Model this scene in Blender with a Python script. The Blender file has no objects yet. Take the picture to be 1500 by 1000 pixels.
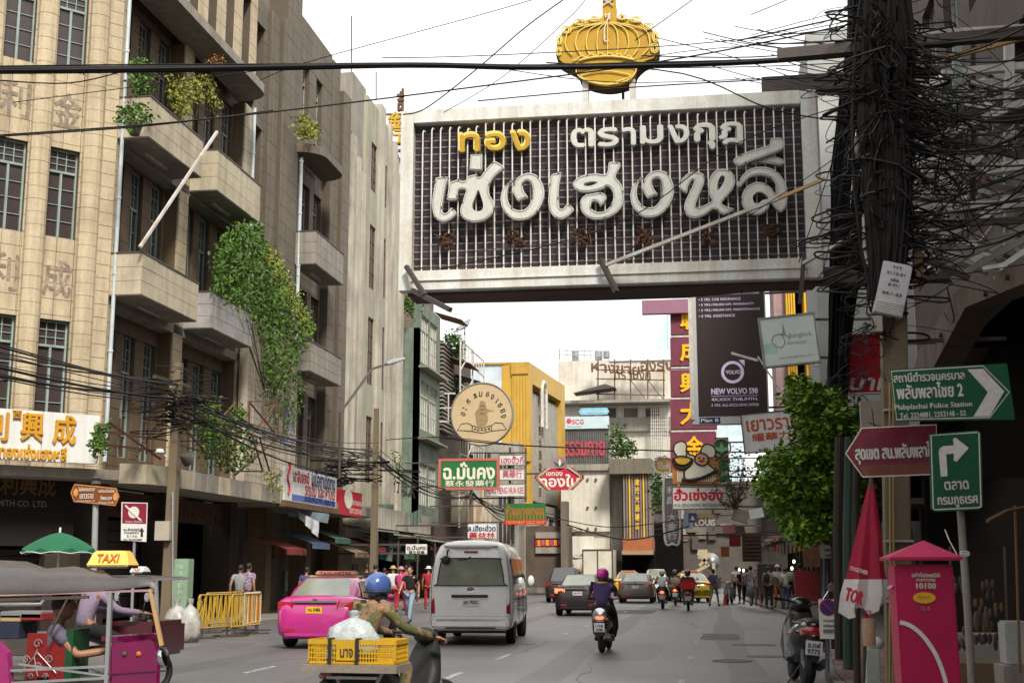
import bpy, bmesh, math, random
from mathutils import Vector, Matrix, Euler
from mathutils.geometry import tessellate_polygon
R = math.radians
rnd = random.Random(7)
S = bpy.context.scene
COL = S.collection

# ------------------------------------------------------------ camera
CAMLOC = Vector((0.0, 0.0, 1.6)); YAW = R(8.55); PITCH = R(10.0); FOC = 1900.0
cam_data = bpy.data.cameras.new("camera"); cam = bpy.data.objects.new("camera", cam_data); COL.objects.link(cam)
cam.location = CAMLOC; cam.rotation_euler = (R(90) + PITCH, 0, YAW)
cam_data.sensor_width = 36; cam_data.lens = 36 * FOC / 1500; cam_data.clip_end = 3000; cam_data.clip_start = 0.1
cam_data.dof.use_dof = True; cam_data.dof.focus_distance = 30; cam_data.dof.aperture_fstop = 4.5
S.camera = cam

# ------------------------------------------------------------ overcast sky and soft sun
SUN_EL, SUN_ROT = R(46), R(152)
world = bpy.data.worlds.new("World"); S.world = world; world.use_nodes = True
_n = world.node_tree.nodes; _l = world.node_tree.links; _n.clear()
sky = _n.new("ShaderNodeTexSky"); sky.sky_type = 'NISHITA'; sky.sun_disc = False
sky.sun_elevation = SUN_EL; sky.sun_rotation = SUN_ROT; sky.air_density = 1.0; sky.dust_density = 4.0
wmix = _n.new("ShaderNodeMix"); wmix.data_type = 'RGBA'; wmix.inputs[0].default_value = 0.93
wtc = _n.new("ShaderNodeTexCoord"); wno = _n.new("ShaderNodeTexNoise"); wno.inputs['Scale'].default_value = 2.2
wno.inputs['Detail'].default_value = 4
wr = _n.new("ShaderNodeValToRGB")
wr.color_ramp.elements[0].position = 0.3; wr.color_ramp.elements[0].color = (10.2, 10.15, 10.0, 1)
wr.color_ramp.elements[1].position = 0.7; wr.color_ramp.elements[1].color = (11.4, 11.3, 11.1, 1)
wbg = _n.new("ShaderNodeBackground"); wbg.inputs['Strength'].default_value = 0.1
wout = _n.new("ShaderNodeOutputWorld")
_l.new(wtc.outputs['Generated'], wno.inputs['Vector']); _l.new(wno.outputs[0], wr.inputs[0])
_l.new(sky.outputs[0], wmix.inputs[6]); _l.new(wr.outputs[0], wmix.inputs[7]); _l.new(wmix.outputs[2], wbg.inputs[0])
_l.new(wbg.outputs[0], wout.inputs[0])
sun_d = bpy.data.lights.new("sun", 'SUN'); sun_d.energy = 4.0; sun_d.angle = R(12); sun_d.color = (1.0, 0.94, 0.84)
sun = bpy.data.objects.new("sun", sun_d); COL.objects.link(sun)
# the sun stands high behind the camera on its right hand
sun_dir = Vector((math.sin(SUN_ROT) * math.cos(SUN_EL), math.cos(SUN_ROT) * math.cos(SUN_EL), math.sin(SUN_EL)))
sun.rotation_euler = sun_dir.to_track_quat('Z', 'Y').to_euler()
S.view_settings.view_transform = 'Standard'; S.view_settings.look = 'None'
S.view_settings.exposure = 0.5; S.view_settings.gamma = 1.0; S.view_settings.use_curve_mapping = False
S.render.engine = 'CYCLES'; S.cycles.use_denoising = True; S.cycles.max_bounces = 6; S.cycles.diffuse_bounces = 3
S.cycles.glossy_bounces = 3; S.cycles.transparent_max_bounces = 8; S.cycles.transmission_bounces = 4

# ------------------------------------------------------------ photo measurements -> points in the place
_f0 = Vector((-math.sin(YAW), math.cos(YAW), 0)); _r = Vector((math.cos(YAW), math.sin(YAW), 0))
_f = _f0 * math.cos(PITCH) + Vector((0, 0, math.sin(PITCH))); _u = -_f0 * math.sin(PITCH) + Vector((0, 0, math.cos(PITCH)))
def ray(x, y): return _f + _r * ((x - 750) / FOC) + _u * ((500 - y) / FOC)
def AT(x, y, X=None, Y=None, Z=None):
 d = ray(x, y)
 t = X / d.x if X is not None else (Y / d.y if Y is not None else (Z - 1.6) / d.z)
 return CAMLOC + d * t

# ------------------------------------------------------------ materials
MATS = {}
def srgb(c):
 if isinstance(c, str):
  c = [int(c[i:i + 2], 16) / 255 for i in (0, 2, 4)]
  return tuple(x / 12.92 if x <= .04045 else ((x + .055) / 1.055) ** 2.4 for x in c)
 return c
def mat(name, col, rough=0.8, metal=0.0, dirt=0.35, dcol=None, scale=1.2, streak=0.0, scol=None, bump=0.15, bscale=40,
  spec=0.3, coat=0.0, alpha=1.0, emit=0.0, fine=0.12, thr=(0.42, 0.68), trans=0.0):
 if name in MATS: return MATS[name]
 m = bpy.data.materials.new(name); m.use_nodes = True
 nt = m.node_tree; N = nt.nodes; L = nt.links
 b = N['Principled BSDF']; c = srgb(col)
 b.inputs['Roughness'].default_value = rough; b.inputs['Metallic'].default_value = metal
 b.inputs['Specular IOR Level'].default_value = spec; b.inputs['Coat Weight'].default_value = coat
 b.inputs['Coat Roughness'].default_value = 0.08
 b.inputs['Alpha'].default_value = alpha
 if trans: b.inputs['Transmission Weight'].default_value = trans
 geo = N.new('ShaderNodeNewGeometry')
 cur = None
 def mixc(fac, A, B, blend='MIX'):
  x = N.new('ShaderNodeMix'); x.data_type = 'RGBA'; x.blend_type = blend
  if hasattr(fac, 'default_value') and not isinstance(fac, float): L.new(fac, x.inputs[0])
  else: x.inputs[0].default_value = fac
  for s, v in ((6, A), (7, B)):
   if isinstance(v, tuple): x.inputs[s].default_value = (*v, 1)
   else: L.new(v, x.inputs[s])
  return x.outputs[2]
 def noise(sc, vs=(1, 1, 1), det=5, lo=.4, hi=.65):
  mp = N.new('ShaderNodeMapping'); mp.inputs['Scale'].default_value = vs
  L.new(geo.outputs['Position'], mp.inputs[0])
  n = N.new('ShaderNodeTexNoise'); n.inputs['Scale'].default_value = sc; n.inputs['Detail'].default_value = det
  n.inputs['Roughness'].default_value = .65
  L.new(mp.outputs[0], n.inputs['Vector'])
  r = N.new('ShaderNodeMapRange'); r.inputs[1].default_value = lo; r.inputs[2].default_value = hi
  L.new(n.outputs[0], r.inputs[0]); return r.outputs[0], n.outputs[0]
 cur = tuple(c)
 dc = srgb(dcol) if dcol is not None else tuple(x * .35 for x in c)
 if dirt > 0:
  f, raw = noise(scale, lo=thr[0], hi=thr[1])
  mm = N.new('ShaderNodeMath'); mm.operation = 'MULTIPLY'; mm.inputs[1].default_value = dirt; L.new(f, mm.inputs[0])
  cur = mixc(mm.outputs[0], cur, dc)
 if streak > 0:
  f, raw = noise(1.0, vs=(3.2, 3.2, .22), det=6, lo=.45, hi=.72)
  mm = N.new('ShaderNodeMath'); mm.operation = 'MULTIPLY'; mm.inputs[1].default_value = streak; L.new(f, mm.inputs[0])
  cur = mixc(mm.outputs[0], cur, srgb(scol) if scol is not None else tuple(x * .3 for x in c))
 if fine > 0:
  f, raw = noise(bscale * .6, det=3, lo=.25, hi=.75)
  x = N.new('ShaderNodeMapRange'); x.inputs[3].default_value = 1 - fine; x.inputs[4].default_value = 1 + fine; L.new(f, x.inputs[0])
  v = N.new('ShaderNodeCombineColor')
  for i in range(3): L.new(x.outputs[0], v.inputs[i])
  cur = mixc(1.0, cur, v.outputs[0], 'MULTIPLY')
 if isinstance(cur, tuple): b.inputs['Base Color'].default_value = (*cur, 1)
 else: L.new(cur, b.inputs['Base Color'])
 if emit > 0:
  b.inputs['Emission Color'].default_value = (*c, 1); b.inputs['Emission Strength'].default_value = emit
 if bump > 0:
  n = N.new('ShaderNodeTexNoise'); n.inputs['Scale'].default_value = bscale; n.inputs['Detail'].default_value = 4
  L.new(geo.outputs['Position'], n.inputs['Vector'])
  bp = N.new('ShaderNodeBump'); bp.inputs['Strength'].default_value = bump; bp.inputs['Distance'].default_value = .02
  L.new(n.outputs[0], bp.inputs['Height']); L.new(bp.outputs[0], b.inputs['Normal'])
 MATS[name] = m
 return m
def paint(name, col, **k):
 d = dict(rough=.5, dirt=.12, fine=.05, bump=0.02, streak=.1); d.update(k); return mat(name, col, **d)

# ------------------------------------------------------------ mesh builder
class MB:
 def __init__(s): s.v = []; s.f = []; s.mi = []; s.cur = 0
 def add(s, vs, fs):
  o = len(s.v); s.v += [Vector(v) for v in vs]; s.f += [[i + o for i in f] for f in fs]; s.mi += [s.cur] * len(fs); return s
 def box(s, x0, x1, y0, y1, z0, z1, M=None):
  vs = [Vector((x, y, z)) for x in (x0, x1) for y in (y0, y1) for z in (z0, z1)]
  if M is not None: vs = [M @ v for v in vs]
  return s.add(vs, [(0, 1, 3, 2), (4, 6, 7, 5), (0, 4, 5, 1), (2, 3, 7, 6), (0, 2, 6, 4), (1, 5, 7, 3)])
 def hexa(s, b4, t4):
  return s.add(list(b4) + list(t4), [(3, 2, 1, 0), (4, 5, 6, 7), (0, 1, 5, 4), (1, 2, 6, 5), (2, 3, 7, 6), (3, 0, 4, 7)])
 def bar(s, p0, p1, w, h=None, up=(0, 0, 1)):
  p0 = Vector(p0); p1 = Vector(p1); h = h or w; d = (p1 - p0).normalized(); up = Vector(up)
  if abs(d.dot(up)) > .97: up = Vector((1, 0, 0))
  a = d.cross(up).normalized() * w / 2; b = a.cross(d).normalized() * h / 2
  return s.hexa([p0 - a - b, p0 + a - b, p0 + a + b, p0 - a + b], [p1 - a - b, p1 + a - b, p1 + a + b, p1 - a + b])
 def cyl(s, p0, p1, r0, r1=None, n=12, caps=True):
  return s.tube([p0, p1], [r0, r0 if r1 is None else r1], n, caps)
 def tube(s, pts, r, n=8, caps=True, closed=False):
  pts = [Vector(p) for p in pts]; k = len(pts)
  rs = r if isinstance(r, (list, tuple)) else [r] * k
  prev = None; rings = []
  for i, p in enumerate(pts):
   if closed: d = pts[(i + 1) % k] - pts[i - 1]
   else: d = pts[min(i + 1, k - 1)] - pts[max(i - 1, 0)]
   if d.length < 1e-9: d = Vector((0, 0, 1))
   d.normalize()
   if prev is None:
    a = d.cross(Vector((0, 0, 1)) if abs(d.z) < .9 else Vector((1, 0, 0))).normalized()
   else:
    a = (prev - d * prev.dot(d))
    a = a.normalized() if a.length > 1e-6 else d.orthogonal().normalized()
   prev = a; b = d.cross(a)
   rings.append([p + (a * math.cos(t) + b * math.sin(t)) * rs[i] for t in [2 * math.pi * j / n for j in range(n)]])
  vs = [v for q in rings for v in q]; fs = []
  for i in range(k - 1 + (1 if closed else 0)):
   i2 = (i + 1) % k
   for j in range(n): fs.append((i * n + j, i * n + (j + 1) % n, i2 * n + (j + 1) % n, i2 * n + j))
  if caps and not closed: fs.append(tuple(range(n))[::-1]); fs.append(tuple((k - 1) * n + j for j in range(n)))
  return s.add(vs, fs)
 def lathe(s, prof, c=(0, 0, 0), n=24, M=None, sx=1, sy=1):
  vs = []; fs = []; k = len(prof)
  for r, z in prof:
   for j in range(n):
    t = 2 * math.pi * j / n; v = Vector((r * math.cos(t) * sx, r * math.sin(t) * sy, z))
    vs.append((M @ v if M is not None else v) + Vector(c))
  for i in range(k - 1):
   for j in range(n): fs.append((i * n + j, i * n + (j + 1) % n, (i + 1) * n + (j + 1) % n, (i + 1) * n + j))
  fs.append(tuple(range(n))[::-1]); fs.append(tuple((k - 1) * n + j for j in range(n)))
  return s.add(vs, fs)
 def ell(s, c, rx, ry, rz, n=16, m=10, M=None):
  prof = [(max(math.sin(math.pi * i / m), 1e-3), -math.cos(math.pi * i / m)) for i in range(m + 1)]
  D = Matrix.Diagonal((rx, ry, rz)); M2 = (M.to_3x3() @ D) if M is not None else D
  return s.lathe(prof, c, n, M2)
 def prism(s, poly, fn, d0, d1):
  """poly: 2D outline, fn(a,b,d)->Vector. front face at d1"""
  poly = [p for i, p in enumerate(poly) if (Vector(p) - Vector(poly[i - 1])).length > 1e-6]
  n = len(poly); tri = tessellate_polygon([[Vector((p[0], p[1], 0)) for p in poly]])
  ar = sum(poly[i - 1][0] * poly[i][1] - poly[i][0] * poly[i - 1][1] for i in range(n))
  vs = [fn(a, b, d0) for a, b in poly] + [fn(a, b, d1) for a, b in poly]
  fs = []
  for t in tri:
   t = list(t)
   A = sum(poly[t[i - 1]][0] * poly[t[i]][1] - poly[t[i]][0] * poly[t[i - 1]][1] for i in range(3))
   if A < 0: t = t[::-1]
   fs.append([q + n for q in t]); fs.append(t[::-1])
  for i in range(n):
   j = (i + 1) % n
   fs.append((i, j, j + n, i + n) if ar > 0 else (j, i, i + n, j + n))
  return s.add(vs, fs)
 def mesh(s, name, mats):
  me = bpy.data.meshes.new(name); me.from_pydata([tuple(v) for v in s.v], [], s.f)
  for m in (mats if isinstance(mats, (list, tuple)) else [mats]): me.materials.append(m)
  if isinstance(mats, (list, tuple)): me.polygons.foreach_set('material_index', s.mi)
  me.update(); return me
 def build(s, name, mats, parent=None, smooth=False, local=False, bevel=0, **props):
  """verts are in world coordinates unless local"""
  if parent is not None and not local:
   o = root_loc(parent); s.v = [v - o for v in s.v]
  me = s.mesh(name, mats)
  if bevel:
   bm = bmesh.new(); bm.from_mesh(me)
   bmesh.ops.remove_doubles(bm, verts=bm.verts, dist=1e-5)
   es = [e for e in bm.edges if len(e.link_faces) == 2 and e.calc_face_angle(0) > .5]
   bmesh.ops.bevel(bm, geom=es, offset=bevel, segments=2, affect='EDGES', clamp_overlap=True)
   bm.to_mesh(me); bm.free()
  if smooth:
   me.shade_smooth()
   if smooth != 'all': me.set_sharp_from_angle(angle=R(smooth if smooth is not True else 38))
  ob = bpy.data.objects.new(name, me); COL.objects.link(ob)
  if parent is not None: ob.parent = parent
  for k, v in props.items(): ob[k] = v
  return ob
def root_loc(o):
 l = Vector((0, 0, 0))
 while o is not None: l = l + o.location; o = o.parent
 return l
def thing(name, label, cat, loc=(0, 0, 0), rz=0, group=None):
 o = bpy.data.objects.new(name, None); COL.objects.link(o); o.empty_display_size = .2
 o.location = loc; o.rotation_euler = (0, 0, rz); o['label'] = label; o['category'] = cat
 if group: o['group'] = group
 return o
def tag(o, label, cat, group=None):
 o['label'] = label; o['category'] = cat
 if group: o['group'] = group
 return o
def dup(root, loc=None, rz=None, label=None, parent=None):
 c = root.copy(); COL.objects.link(c)
 if parent is not None: c.parent = parent
 if loc is not None: c.location = loc
 if rz is not None: c.rotation_euler = (0, 0, rz)
 if label: c['label'] = label
 for ch in list(root.children):
  d = ch.copy(); COL.objects.link(d); d.parent = c
  for g in ch.children:
   e = g.copy(); COL.objects.link(e); e.parent = d
 return c
_unit = {}
def unitbox(m):
 if m.name not in _unit: _unit[m.name] = MB().box(-.5, .5, -.5, .5, -.5, .5).mesh("unit_block", m)
 return _unit[m.name]
_ts = bpy.data.scenes.new('workbench')
def evaluated(o):
 """modifiers or text of a loose object turned into plain mesh lists, in a scratch scene"""
 _ts.collection.objects.link(o); vl = _ts.view_layers[0]; vl.update(); me = bpy.data.meshes.new_from_object(o.evaluated_get(vl.depsgraph))
 vs = [v.co.copy() for v in me.vertices]; fs = [list(p.vertices) for p in me.polygons]
 _ts.collection.objects.unlink(o); bpy.data.objects.remove(o); bpy.data.meshes.remove(me); return vs, fs
def struct(o): o['kind'] = 'structure'; return o

# ------------------------------------------------------------ frames: a plane in the place with axes u (right), v (up), n (out)
class Frame:
 def __init__(s, O, u, v=(0, 0, 1), tilt=0):
  s.O = Vector(O); s.u = Vector(u).normalized(); s.v = Vector(v).normalized(); s.n = s.u.cross(s.v).normalized()
  s.v = s.n.cross(s.u).normalized()
  if tilt:
   c, t = math.cos(R(tilt)), math.sin(R(tilt)); s.u, s.v = s.u * c + s.v * t, s.v * c - s.u * t
 def at(s, a, b, d=0): return s.O + s.u * a + s.v * b + s.n * d
 def px(s, x, y, d=0):
  dr = ray(x, y); t = (s.O + s.n * d - CAMLOC).dot(s.n) / dr.dot(s.n); p = CAMLOC + dr * t - s.O
  return p.dot(s.u), p.dot(s.v)
 def rect(s, x0, y0, x1, y1, d=0):
  """the axis-aligned rectangle of this plane that covers that box of the photo"""
  a0 = s.px(x0, (y0 + y1) / 2, d)[0]; a1 = s.px(x1, (y0 + y1) / 2, d)[0]
  b1 = s.px((x0 + x1) / 2, y0, d)[1]; b0 = s.px((x0 + x1) / 2, y1, d)[1]
  return a0, a1, b0, b1
 def M(s, a=0, b=0, d=0):
  m = Matrix((s.u, s.v, s.n)).transposed().to_4x4(); m.translation = s.at(a, b, d); return m
 def box(s, mb, a0, a1, b0, b1, d0, d1):
  return mb.box(a0, a1, b0, b1, d0, d1, s.M())
 def poly(s, mb, pts, d0, d1): return mb.prism(pts, s.at, d0, d1)
 def ring(s, mb, a0, a1, b0, b1, w, d0, d1):
  s.box(mb, a0, a1, b0, b0 + w, d0, d1); s.box(mb, a0, a1, b1 - w, b1, d0, d1)
  s.box(mb, a0, a0 + w, b0 + w, b1 - w, d0, d1); s.box(mb, a1 - w, a1, b0 + w, b1 - w, d0, d1)
def XZ(Y, x=0, tilt=0): return Frame((x, Y, 0), (1, 0, 0), tilt=tilt)      # faces the camera side (-Y)
def FR(pxl, pyl, Y, tilt=0):
 p = AT(pxl, pyl, Y=Y); return Frame(p, (1, 0, 0), tilt=tilt)

_tx = {}
def text_mesh(txt, bold, spacing=1.0, shear=0.0):
 k = (txt, bold, spacing, shear)
 if k in _tx: return _tx[k]
 c = bpy.data.curves.new("t", 'FONT'); c.body = txt; c.size = 1; c.extrude = 0; c.resolution_u = 2; c.space_character = spacing
 c.shear = shear
 vs, fs = evaluated(bpy.data.objects.new("t", c)); bpy.data.curves.remove(c)
 if not vs: vs = [Vector((0, 0, 0))]
 x0 = min(v.x for v in vs); x1 = max(v.x for v in vs); y0 = min(v.y for v in vs); y1 = max(v.y for v in vs)
 vs = [((v.x - x0) / max(x1 - x0, 1e-6), (v.y - y0) / max(y1 - y0, 1e-6)) for v in vs]
 es = {}
 for f in fs:
  for i in range(len(f)):
   e = (f[i], f[(i + 1) % len(f)]); es[e] = 1
 be = [e for e in es if (e[1], e[0]) not in es]
 _tx[k] = (vs, fs, be); return _tx[k]
def text(fr, txt, a0, a1, b0, b1, d, m, parent, bold=0.0, depth=0.004, name='lettering', mb=None, spacing=1.0, shear=0.0):
 """text stretched to the rectangle; strokes thickened by offset copies, each in its own layer"""
 vs, fs, be = text_mesh(txt, bold, spacing, shear); own = mb is None
 mb = mb or MB(); w = a1 - a0; h = b1 - b0; off = bold * h * .6
 offs = [(0, 0)] if not bold else [(-off, 0), (off, 0), (0, off), (0, -off), (0, 0)]
 for i, (ox, oy) in enumerate(offs):
  D = d + depth + i * .0012
  P = [fr.at(a0 + off + x * (w - 2 * off) + ox, b0 + off + y * (h - 2 * off) + oy, D) for x, y in vs]
  mb.add(P, fs)
  if depth > .008:
   Q = [p - fr.n * (D - d) for p in P]; n = len(P); mb.add(P + Q, [(a, a + n, b + n, b) for a, b in be])
 if own: return mb.build(name, m, parent)
def textpx(fr, txt, x0, y0, x1, y1, d, m, parent, **k):
 return text(fr, txt, *fr.rect(x0, y0, x1, y1, d), d, m, parent, **k)

def spline(pts, k=6, closed=True):
 n = len(pts); out = []
 for i in range(n if closed else n - 1):
  g = lambda j: Vector(pts[j % n] if closed else pts[max(0, min(n - 1, j))])
  p0, p1, p2, p3 = g(i - 1), g(i), g(i + 1), g(i + 2)
  for j in range(k):
   t = j / k
   out.append(tuple(.5 * ((2 * p1) + (-p0 + p2) * t + (2 * p0 - 5 * p1 + 4 * p2 - p3) * t * t + (-p0 + 3 * p1 - 3 * p2 + p3) * t ** 3)))
 if not closed: out.append(tuple(pts[-1]))
 return out
def circ(cx, cy, r, n=32, ry=None): return [(cx + r * math.cos(2 * math.pi * i / n), cy + (ry or r) * math.sin(2 * math.pi * i / n)) for i in range(n)]
def sag(p0, p1, s, n=14):
 p0 = Vector(p0); p1 = Vector(p1); return [p0.lerp(p1, i / n) - Vector((0, 0, s * 4 * (i / n) * (1 - i / n))) for i in range(n + 1)]
def blocks(fr, parent, m, a0, a1, b0, b1, bw, bh, d0, d1, gap=.012, stagger=0, name='stone_block', jit=.004):
 """a wall skin of separate blocks with open joints"""
 nr = max(1, round((b1 - b0) / bh)); hh = (b1 - b0) / nr; out = []
 for r in range(nr):
  nc = max(1, round((a1 - a0) / bw)); ww = (a1 - a0) / nc
  cuts = [a0 + i * ww for i in range(nc + 1)]
  if stagger and r % 2 and nc > 1: cuts = [a0] + [a0 + (i + .5) * ww for i in range(nc)] + [a1]
  for i in range(len(cuts) - 1):
   w = cuts[i + 1] - cuts[i] - gap; h = hh - gap; dd = d1 + rnd.uniform(-jit, jit)
   o = bpy.data.objects.new(name, unitbox(m)); COL.objects.link(o); o.parent = parent
   M = fr.M((cuts[i] + cuts[i + 1]) / 2, b0 + (r + .5) * hh, (d0 + dd) / 2)
   o.matrix_local = Matrix.Translation(-root_loc(parent)) @ M @ Matrix.Diagonal((w, h, dd - d0, 1)); out.append(o)
 return out
# ------------------------------------------------------------ shared materials
stone = mat('beige_stone', (.47, .39, .265), dirt=.45, dcol=(.22, .16, .10), streak=.5, scol=(.13, .095, .06), scale=.9, bscale=25, thr=(.38, .7))
stone2 = mat('balcony_stone', (.42, .37, .27), dirt=.4, dcol=(.19, .15, .1), streak=.45, scale=1.3)
backing = mat('dark_mortar_and_gap_shade', (.09, .07, .05), dirt=.3, bump=0)
conc = mat('grey_brown_concrete', (.14, .118, .09), dirt=.5, dcol=(.09, .075, .06), streak=.6, scol=(.06, .05, .04), scale=.7)
conc_l = mat('pale_concrete', (.26, .235, .2), dirt=.5, dcol=(.13, .115, .1), streak=.6, scol=(.1, .09, .08), scale=1.1)
plaster = mat('peeling_white_plaster', (.43, .4, .33), dirt=.6, dcol=(.2, .17, .13), streak=.75, scol=(.13, .11, .09), scale=.6)
rustwall = mat('rust_streaked_plaster', (.5, .46, .38), dirt=.4, dcol=(.2, .16, .12), streak=1.0, scol=(.25, .11, .03), scale=1)
teal = mat('weathered_teal_paint', (.25, .32, .29), dirt=.5, dcol=(.14, .14, .12), streak=.3, rough=.7)
greyfr = mat('weathered_grey_paint', (.26, .26, .24), dirt=.5, streak=.3, rough=.7)
pane_m = mat('brown_window_pane', (.05, .036, .035), rough=.22, spec=.5, dirt=.5, dcol=(.03, .025, .022), bump=.03, bscale=3)
dark = mat('painted_interior_shade', (.006, .005, .0045), dirt=.3, bump=0, spec=.03, rough=1)  # near-black base colour puts deep interior shade into the surface
black_m = mat('black_rubber', (.014, .013, .013), rough=.55, dirt=.1, bump=0)
steel = mat('galvanised_steel', (.35, .36, .37), rough=.45, metal=.6, dirt=.3)
rust = mat('rusty_steel', (.13, .065, .035), rough=.85, dirt=.6, dcol=(.05, .03, .02), scale=5)
darksteel = mat('dark_steel', (.05, .045, .042), rough=.6, dirt=.4, dcol=(.12, .06, .03), scale=4)
whitesteel = mat('old_white_steel', (.5, .49, .46), rough=.6, dirt=.45, dcol=(.2, .13, .08), scale=3, streak=.35, scol=(.22, .12, .05))
white_b = mat('white_sign_board', (.62, .62, .6), rough=.5, dirt=.2, dcol=(.35, .33, .3), streak=.3, scol=(.3, .27, .22), bump=0)
gold = mat('gold_paint', (.62, .36, .03), rough=.4, dirt=.25, bump=0)
leaf_m = mat('green_leaf', (.065, .135, .014), rough=.55, dirt=.5, dcol=(.028, .065, .012), scale=2.5, bump=0, fine=.5, bscale=14)
leaf_y = mat('yellow_green_leaf', (.22, .22, .03), rough=.55, dirt=.5, dcol=(.07, .1, .012), scale=3, bump=0, fine=.4, bscale=14)
leaf_d = mat('dark_green_leaf', (.045, .09, .015), rough=.55, dirt=.5, dcol=(.02, .04, .01), scale=2.5, bump=0, fine=.4, bscale=14)
stem_m = mat('plant_stem', (.09, .06, .035), dirt=.3)

# ------------------------------------------------------------ ground
asph = mat('asphalt', (.105, .103, .107), rough=.45, dirt=.6, dcol=(.075, .072, .072), scale=.45, bump=.45, bscale=90, spec=.45, fine=.3)
line_m = mat('worn_road_paint', (.42, .42, .4), dirt=.9, dcol=(.12, .12, .12), scale=7, thr=(.4, .55), rough=.6)
kerb_m = mat('kerb_concrete', (.2, .18, .16), dirt=.5, streak=0)
pave_red = mat('red_paving_tile', (.2, .085, .06), dirt=.5, dcol=(.1, .06, .05), scale=2.5, rough=.6)
pave_gr = mat('grey_paving_tile', (.19, .17, .15), dirt=.5, dcol=(.09, .08, .07), scale=2.5, rough=.6)
g = MB(); g.box(-400, 400, -60, 900, -.6, -.02); struct(g.build('ground', mat('bare_ground', (.11, .1, .09))))
g = MB(); g.box(-13.2, 2.9, -20, 40, -.3, 0); g.box(-13.2, 2.9, 40.0, 400, -.3, 0); g.box(-60, -13.2, -20, 24, -.3, -.001); struct(g.build('road', asph))
right_k = [(1.35, -10), (1.45, 8), (1.62, 20), (2.5, 32), (2.72, 47), (2.3, 58), (1.8, 69), (1.6, 90), (1.0, 130)]
def rk(y):
 for (x0, y0), (x1, y1) in zip(right_k, right_k[1:]):
  if y <= y1: return x0 + (x1 - x0) * (y - y0) / (y1 - y0)
 return right_k[-1][0]
pv = MB(); poly = [(x + .16, y) for x, y in right_k] + [(30, 130), (30, -10)]
pv.prism(poly, lambda a, b, d: Vector((a, b, d)), -.2, .1); pav = struct(pv.build('pavement', mat('pavement_bed', (.1, .09, .08))))
pv = MB(); poly = [(-13.36, 24), (-13.36, 200), (-40, 200), (-40, 24)]
pv.prism(poly[::-1], lambda a, b, d: Vector((a, b, d)), -.2, .115); struct(pv.build('pavement', pave_gr))
kb = bpy.data.objects.new('kerb', None); COL.objects.link(kb); struct(kb)
for i in range(130):                                     # kerb stones on the right side
 y0 = 6 + i * .8 if i < 90 else 78 + (i - 90) * 1.0; y1 = y0 + (.785 if i < 90 else .98)
 a, b = rk(y0), rk(y1)
 m = MB(); m.hexa([(a, y0, -.1), (a + .15, y0, -.1), (b + .15, y1, -.1), (b, y1, -.1)], [(a + .015, y0, .12), (a + .15, y0, .13), (b + .15, y1, .13), (b + .015, y1, .12)])
 m.build('kerb_stone', kerb_m, kb)
kb2 = bpy.data.objects.new('kerb', None); COL.objects.link(kb2); struct(kb2)
me = MB().box(-.08, .08, -.39, .39, -.1, .14).mesh('kerb_stone', kerb_m)
for i in range(100):
 o = bpy.data.objects.new('kerb_stone', me); COL.objects.link(o); o.parent = kb2; o.location = (-13.28, 24.6 + i * .8, 0)
# paving tiles on the right, large near ones laid singly
tm = {}
n = 0
for j in range(46):
 for i in range(12):
  y = 8.3 + j * .5; x = rk(y) + .17 + i * .5
  if n >= 295 or x > 6.2 or (j > 26 and i > 3): continue
  k = pave_red if (i + j * 2) % 5 else pave_gr
  if k.name not in tm: tm[k.name] = MB().box(.008, .492, .008, .492, 0, .02).mesh('paving_tile', k)
  o = bpy.data.objects.new('paving_tile', tm[k.name]); COL.objects.link(o); o.parent = pav
  o.location = (x, y, .1 + rnd.uniform(0, .006)); o.rotation_euler = (rnd.uniform(-.004, .004), rnd.uniform(-.004, .004), 0); n += 1
rl = bpy.data.objects.new('road_marking', None); COL.objects.link(rl); struct(rl)
def dash(x, y, l, w=.11, ang=0):
 m = MB(); s, c = math.sin(ang), math.cos(ang)
 m.prism([(x - w / 2, y), (x + w / 2, y), (x + w / 2 - s * l, y + l), (x - w / 2 - s * l, y + l)], lambda a, b, d: Vector((a, b, d)), 0, .005)
 m.build('lane_dash', line_m, rl)
for k in range(16):
 dash(-7.3 - k * .02, 20.3 + k * 4.6 - 9.2, 1.5); dash(-4.15 + k * .09, 19.5 + k * 4.6 - 9.2, 1.4)
 dash(-.45 + k * .045, 19.0 + k * 5.4, 1.0, .1)
mh = MB(); mh.lathe([(.0, .004), (.36, .004), (.36, .012), (.3, .012), (.3, .006), (0, .006)], (.35, 24.2, 0), 24)
struct(mh.build('manhole_cover', darksteel, rl, local=True))

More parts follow.
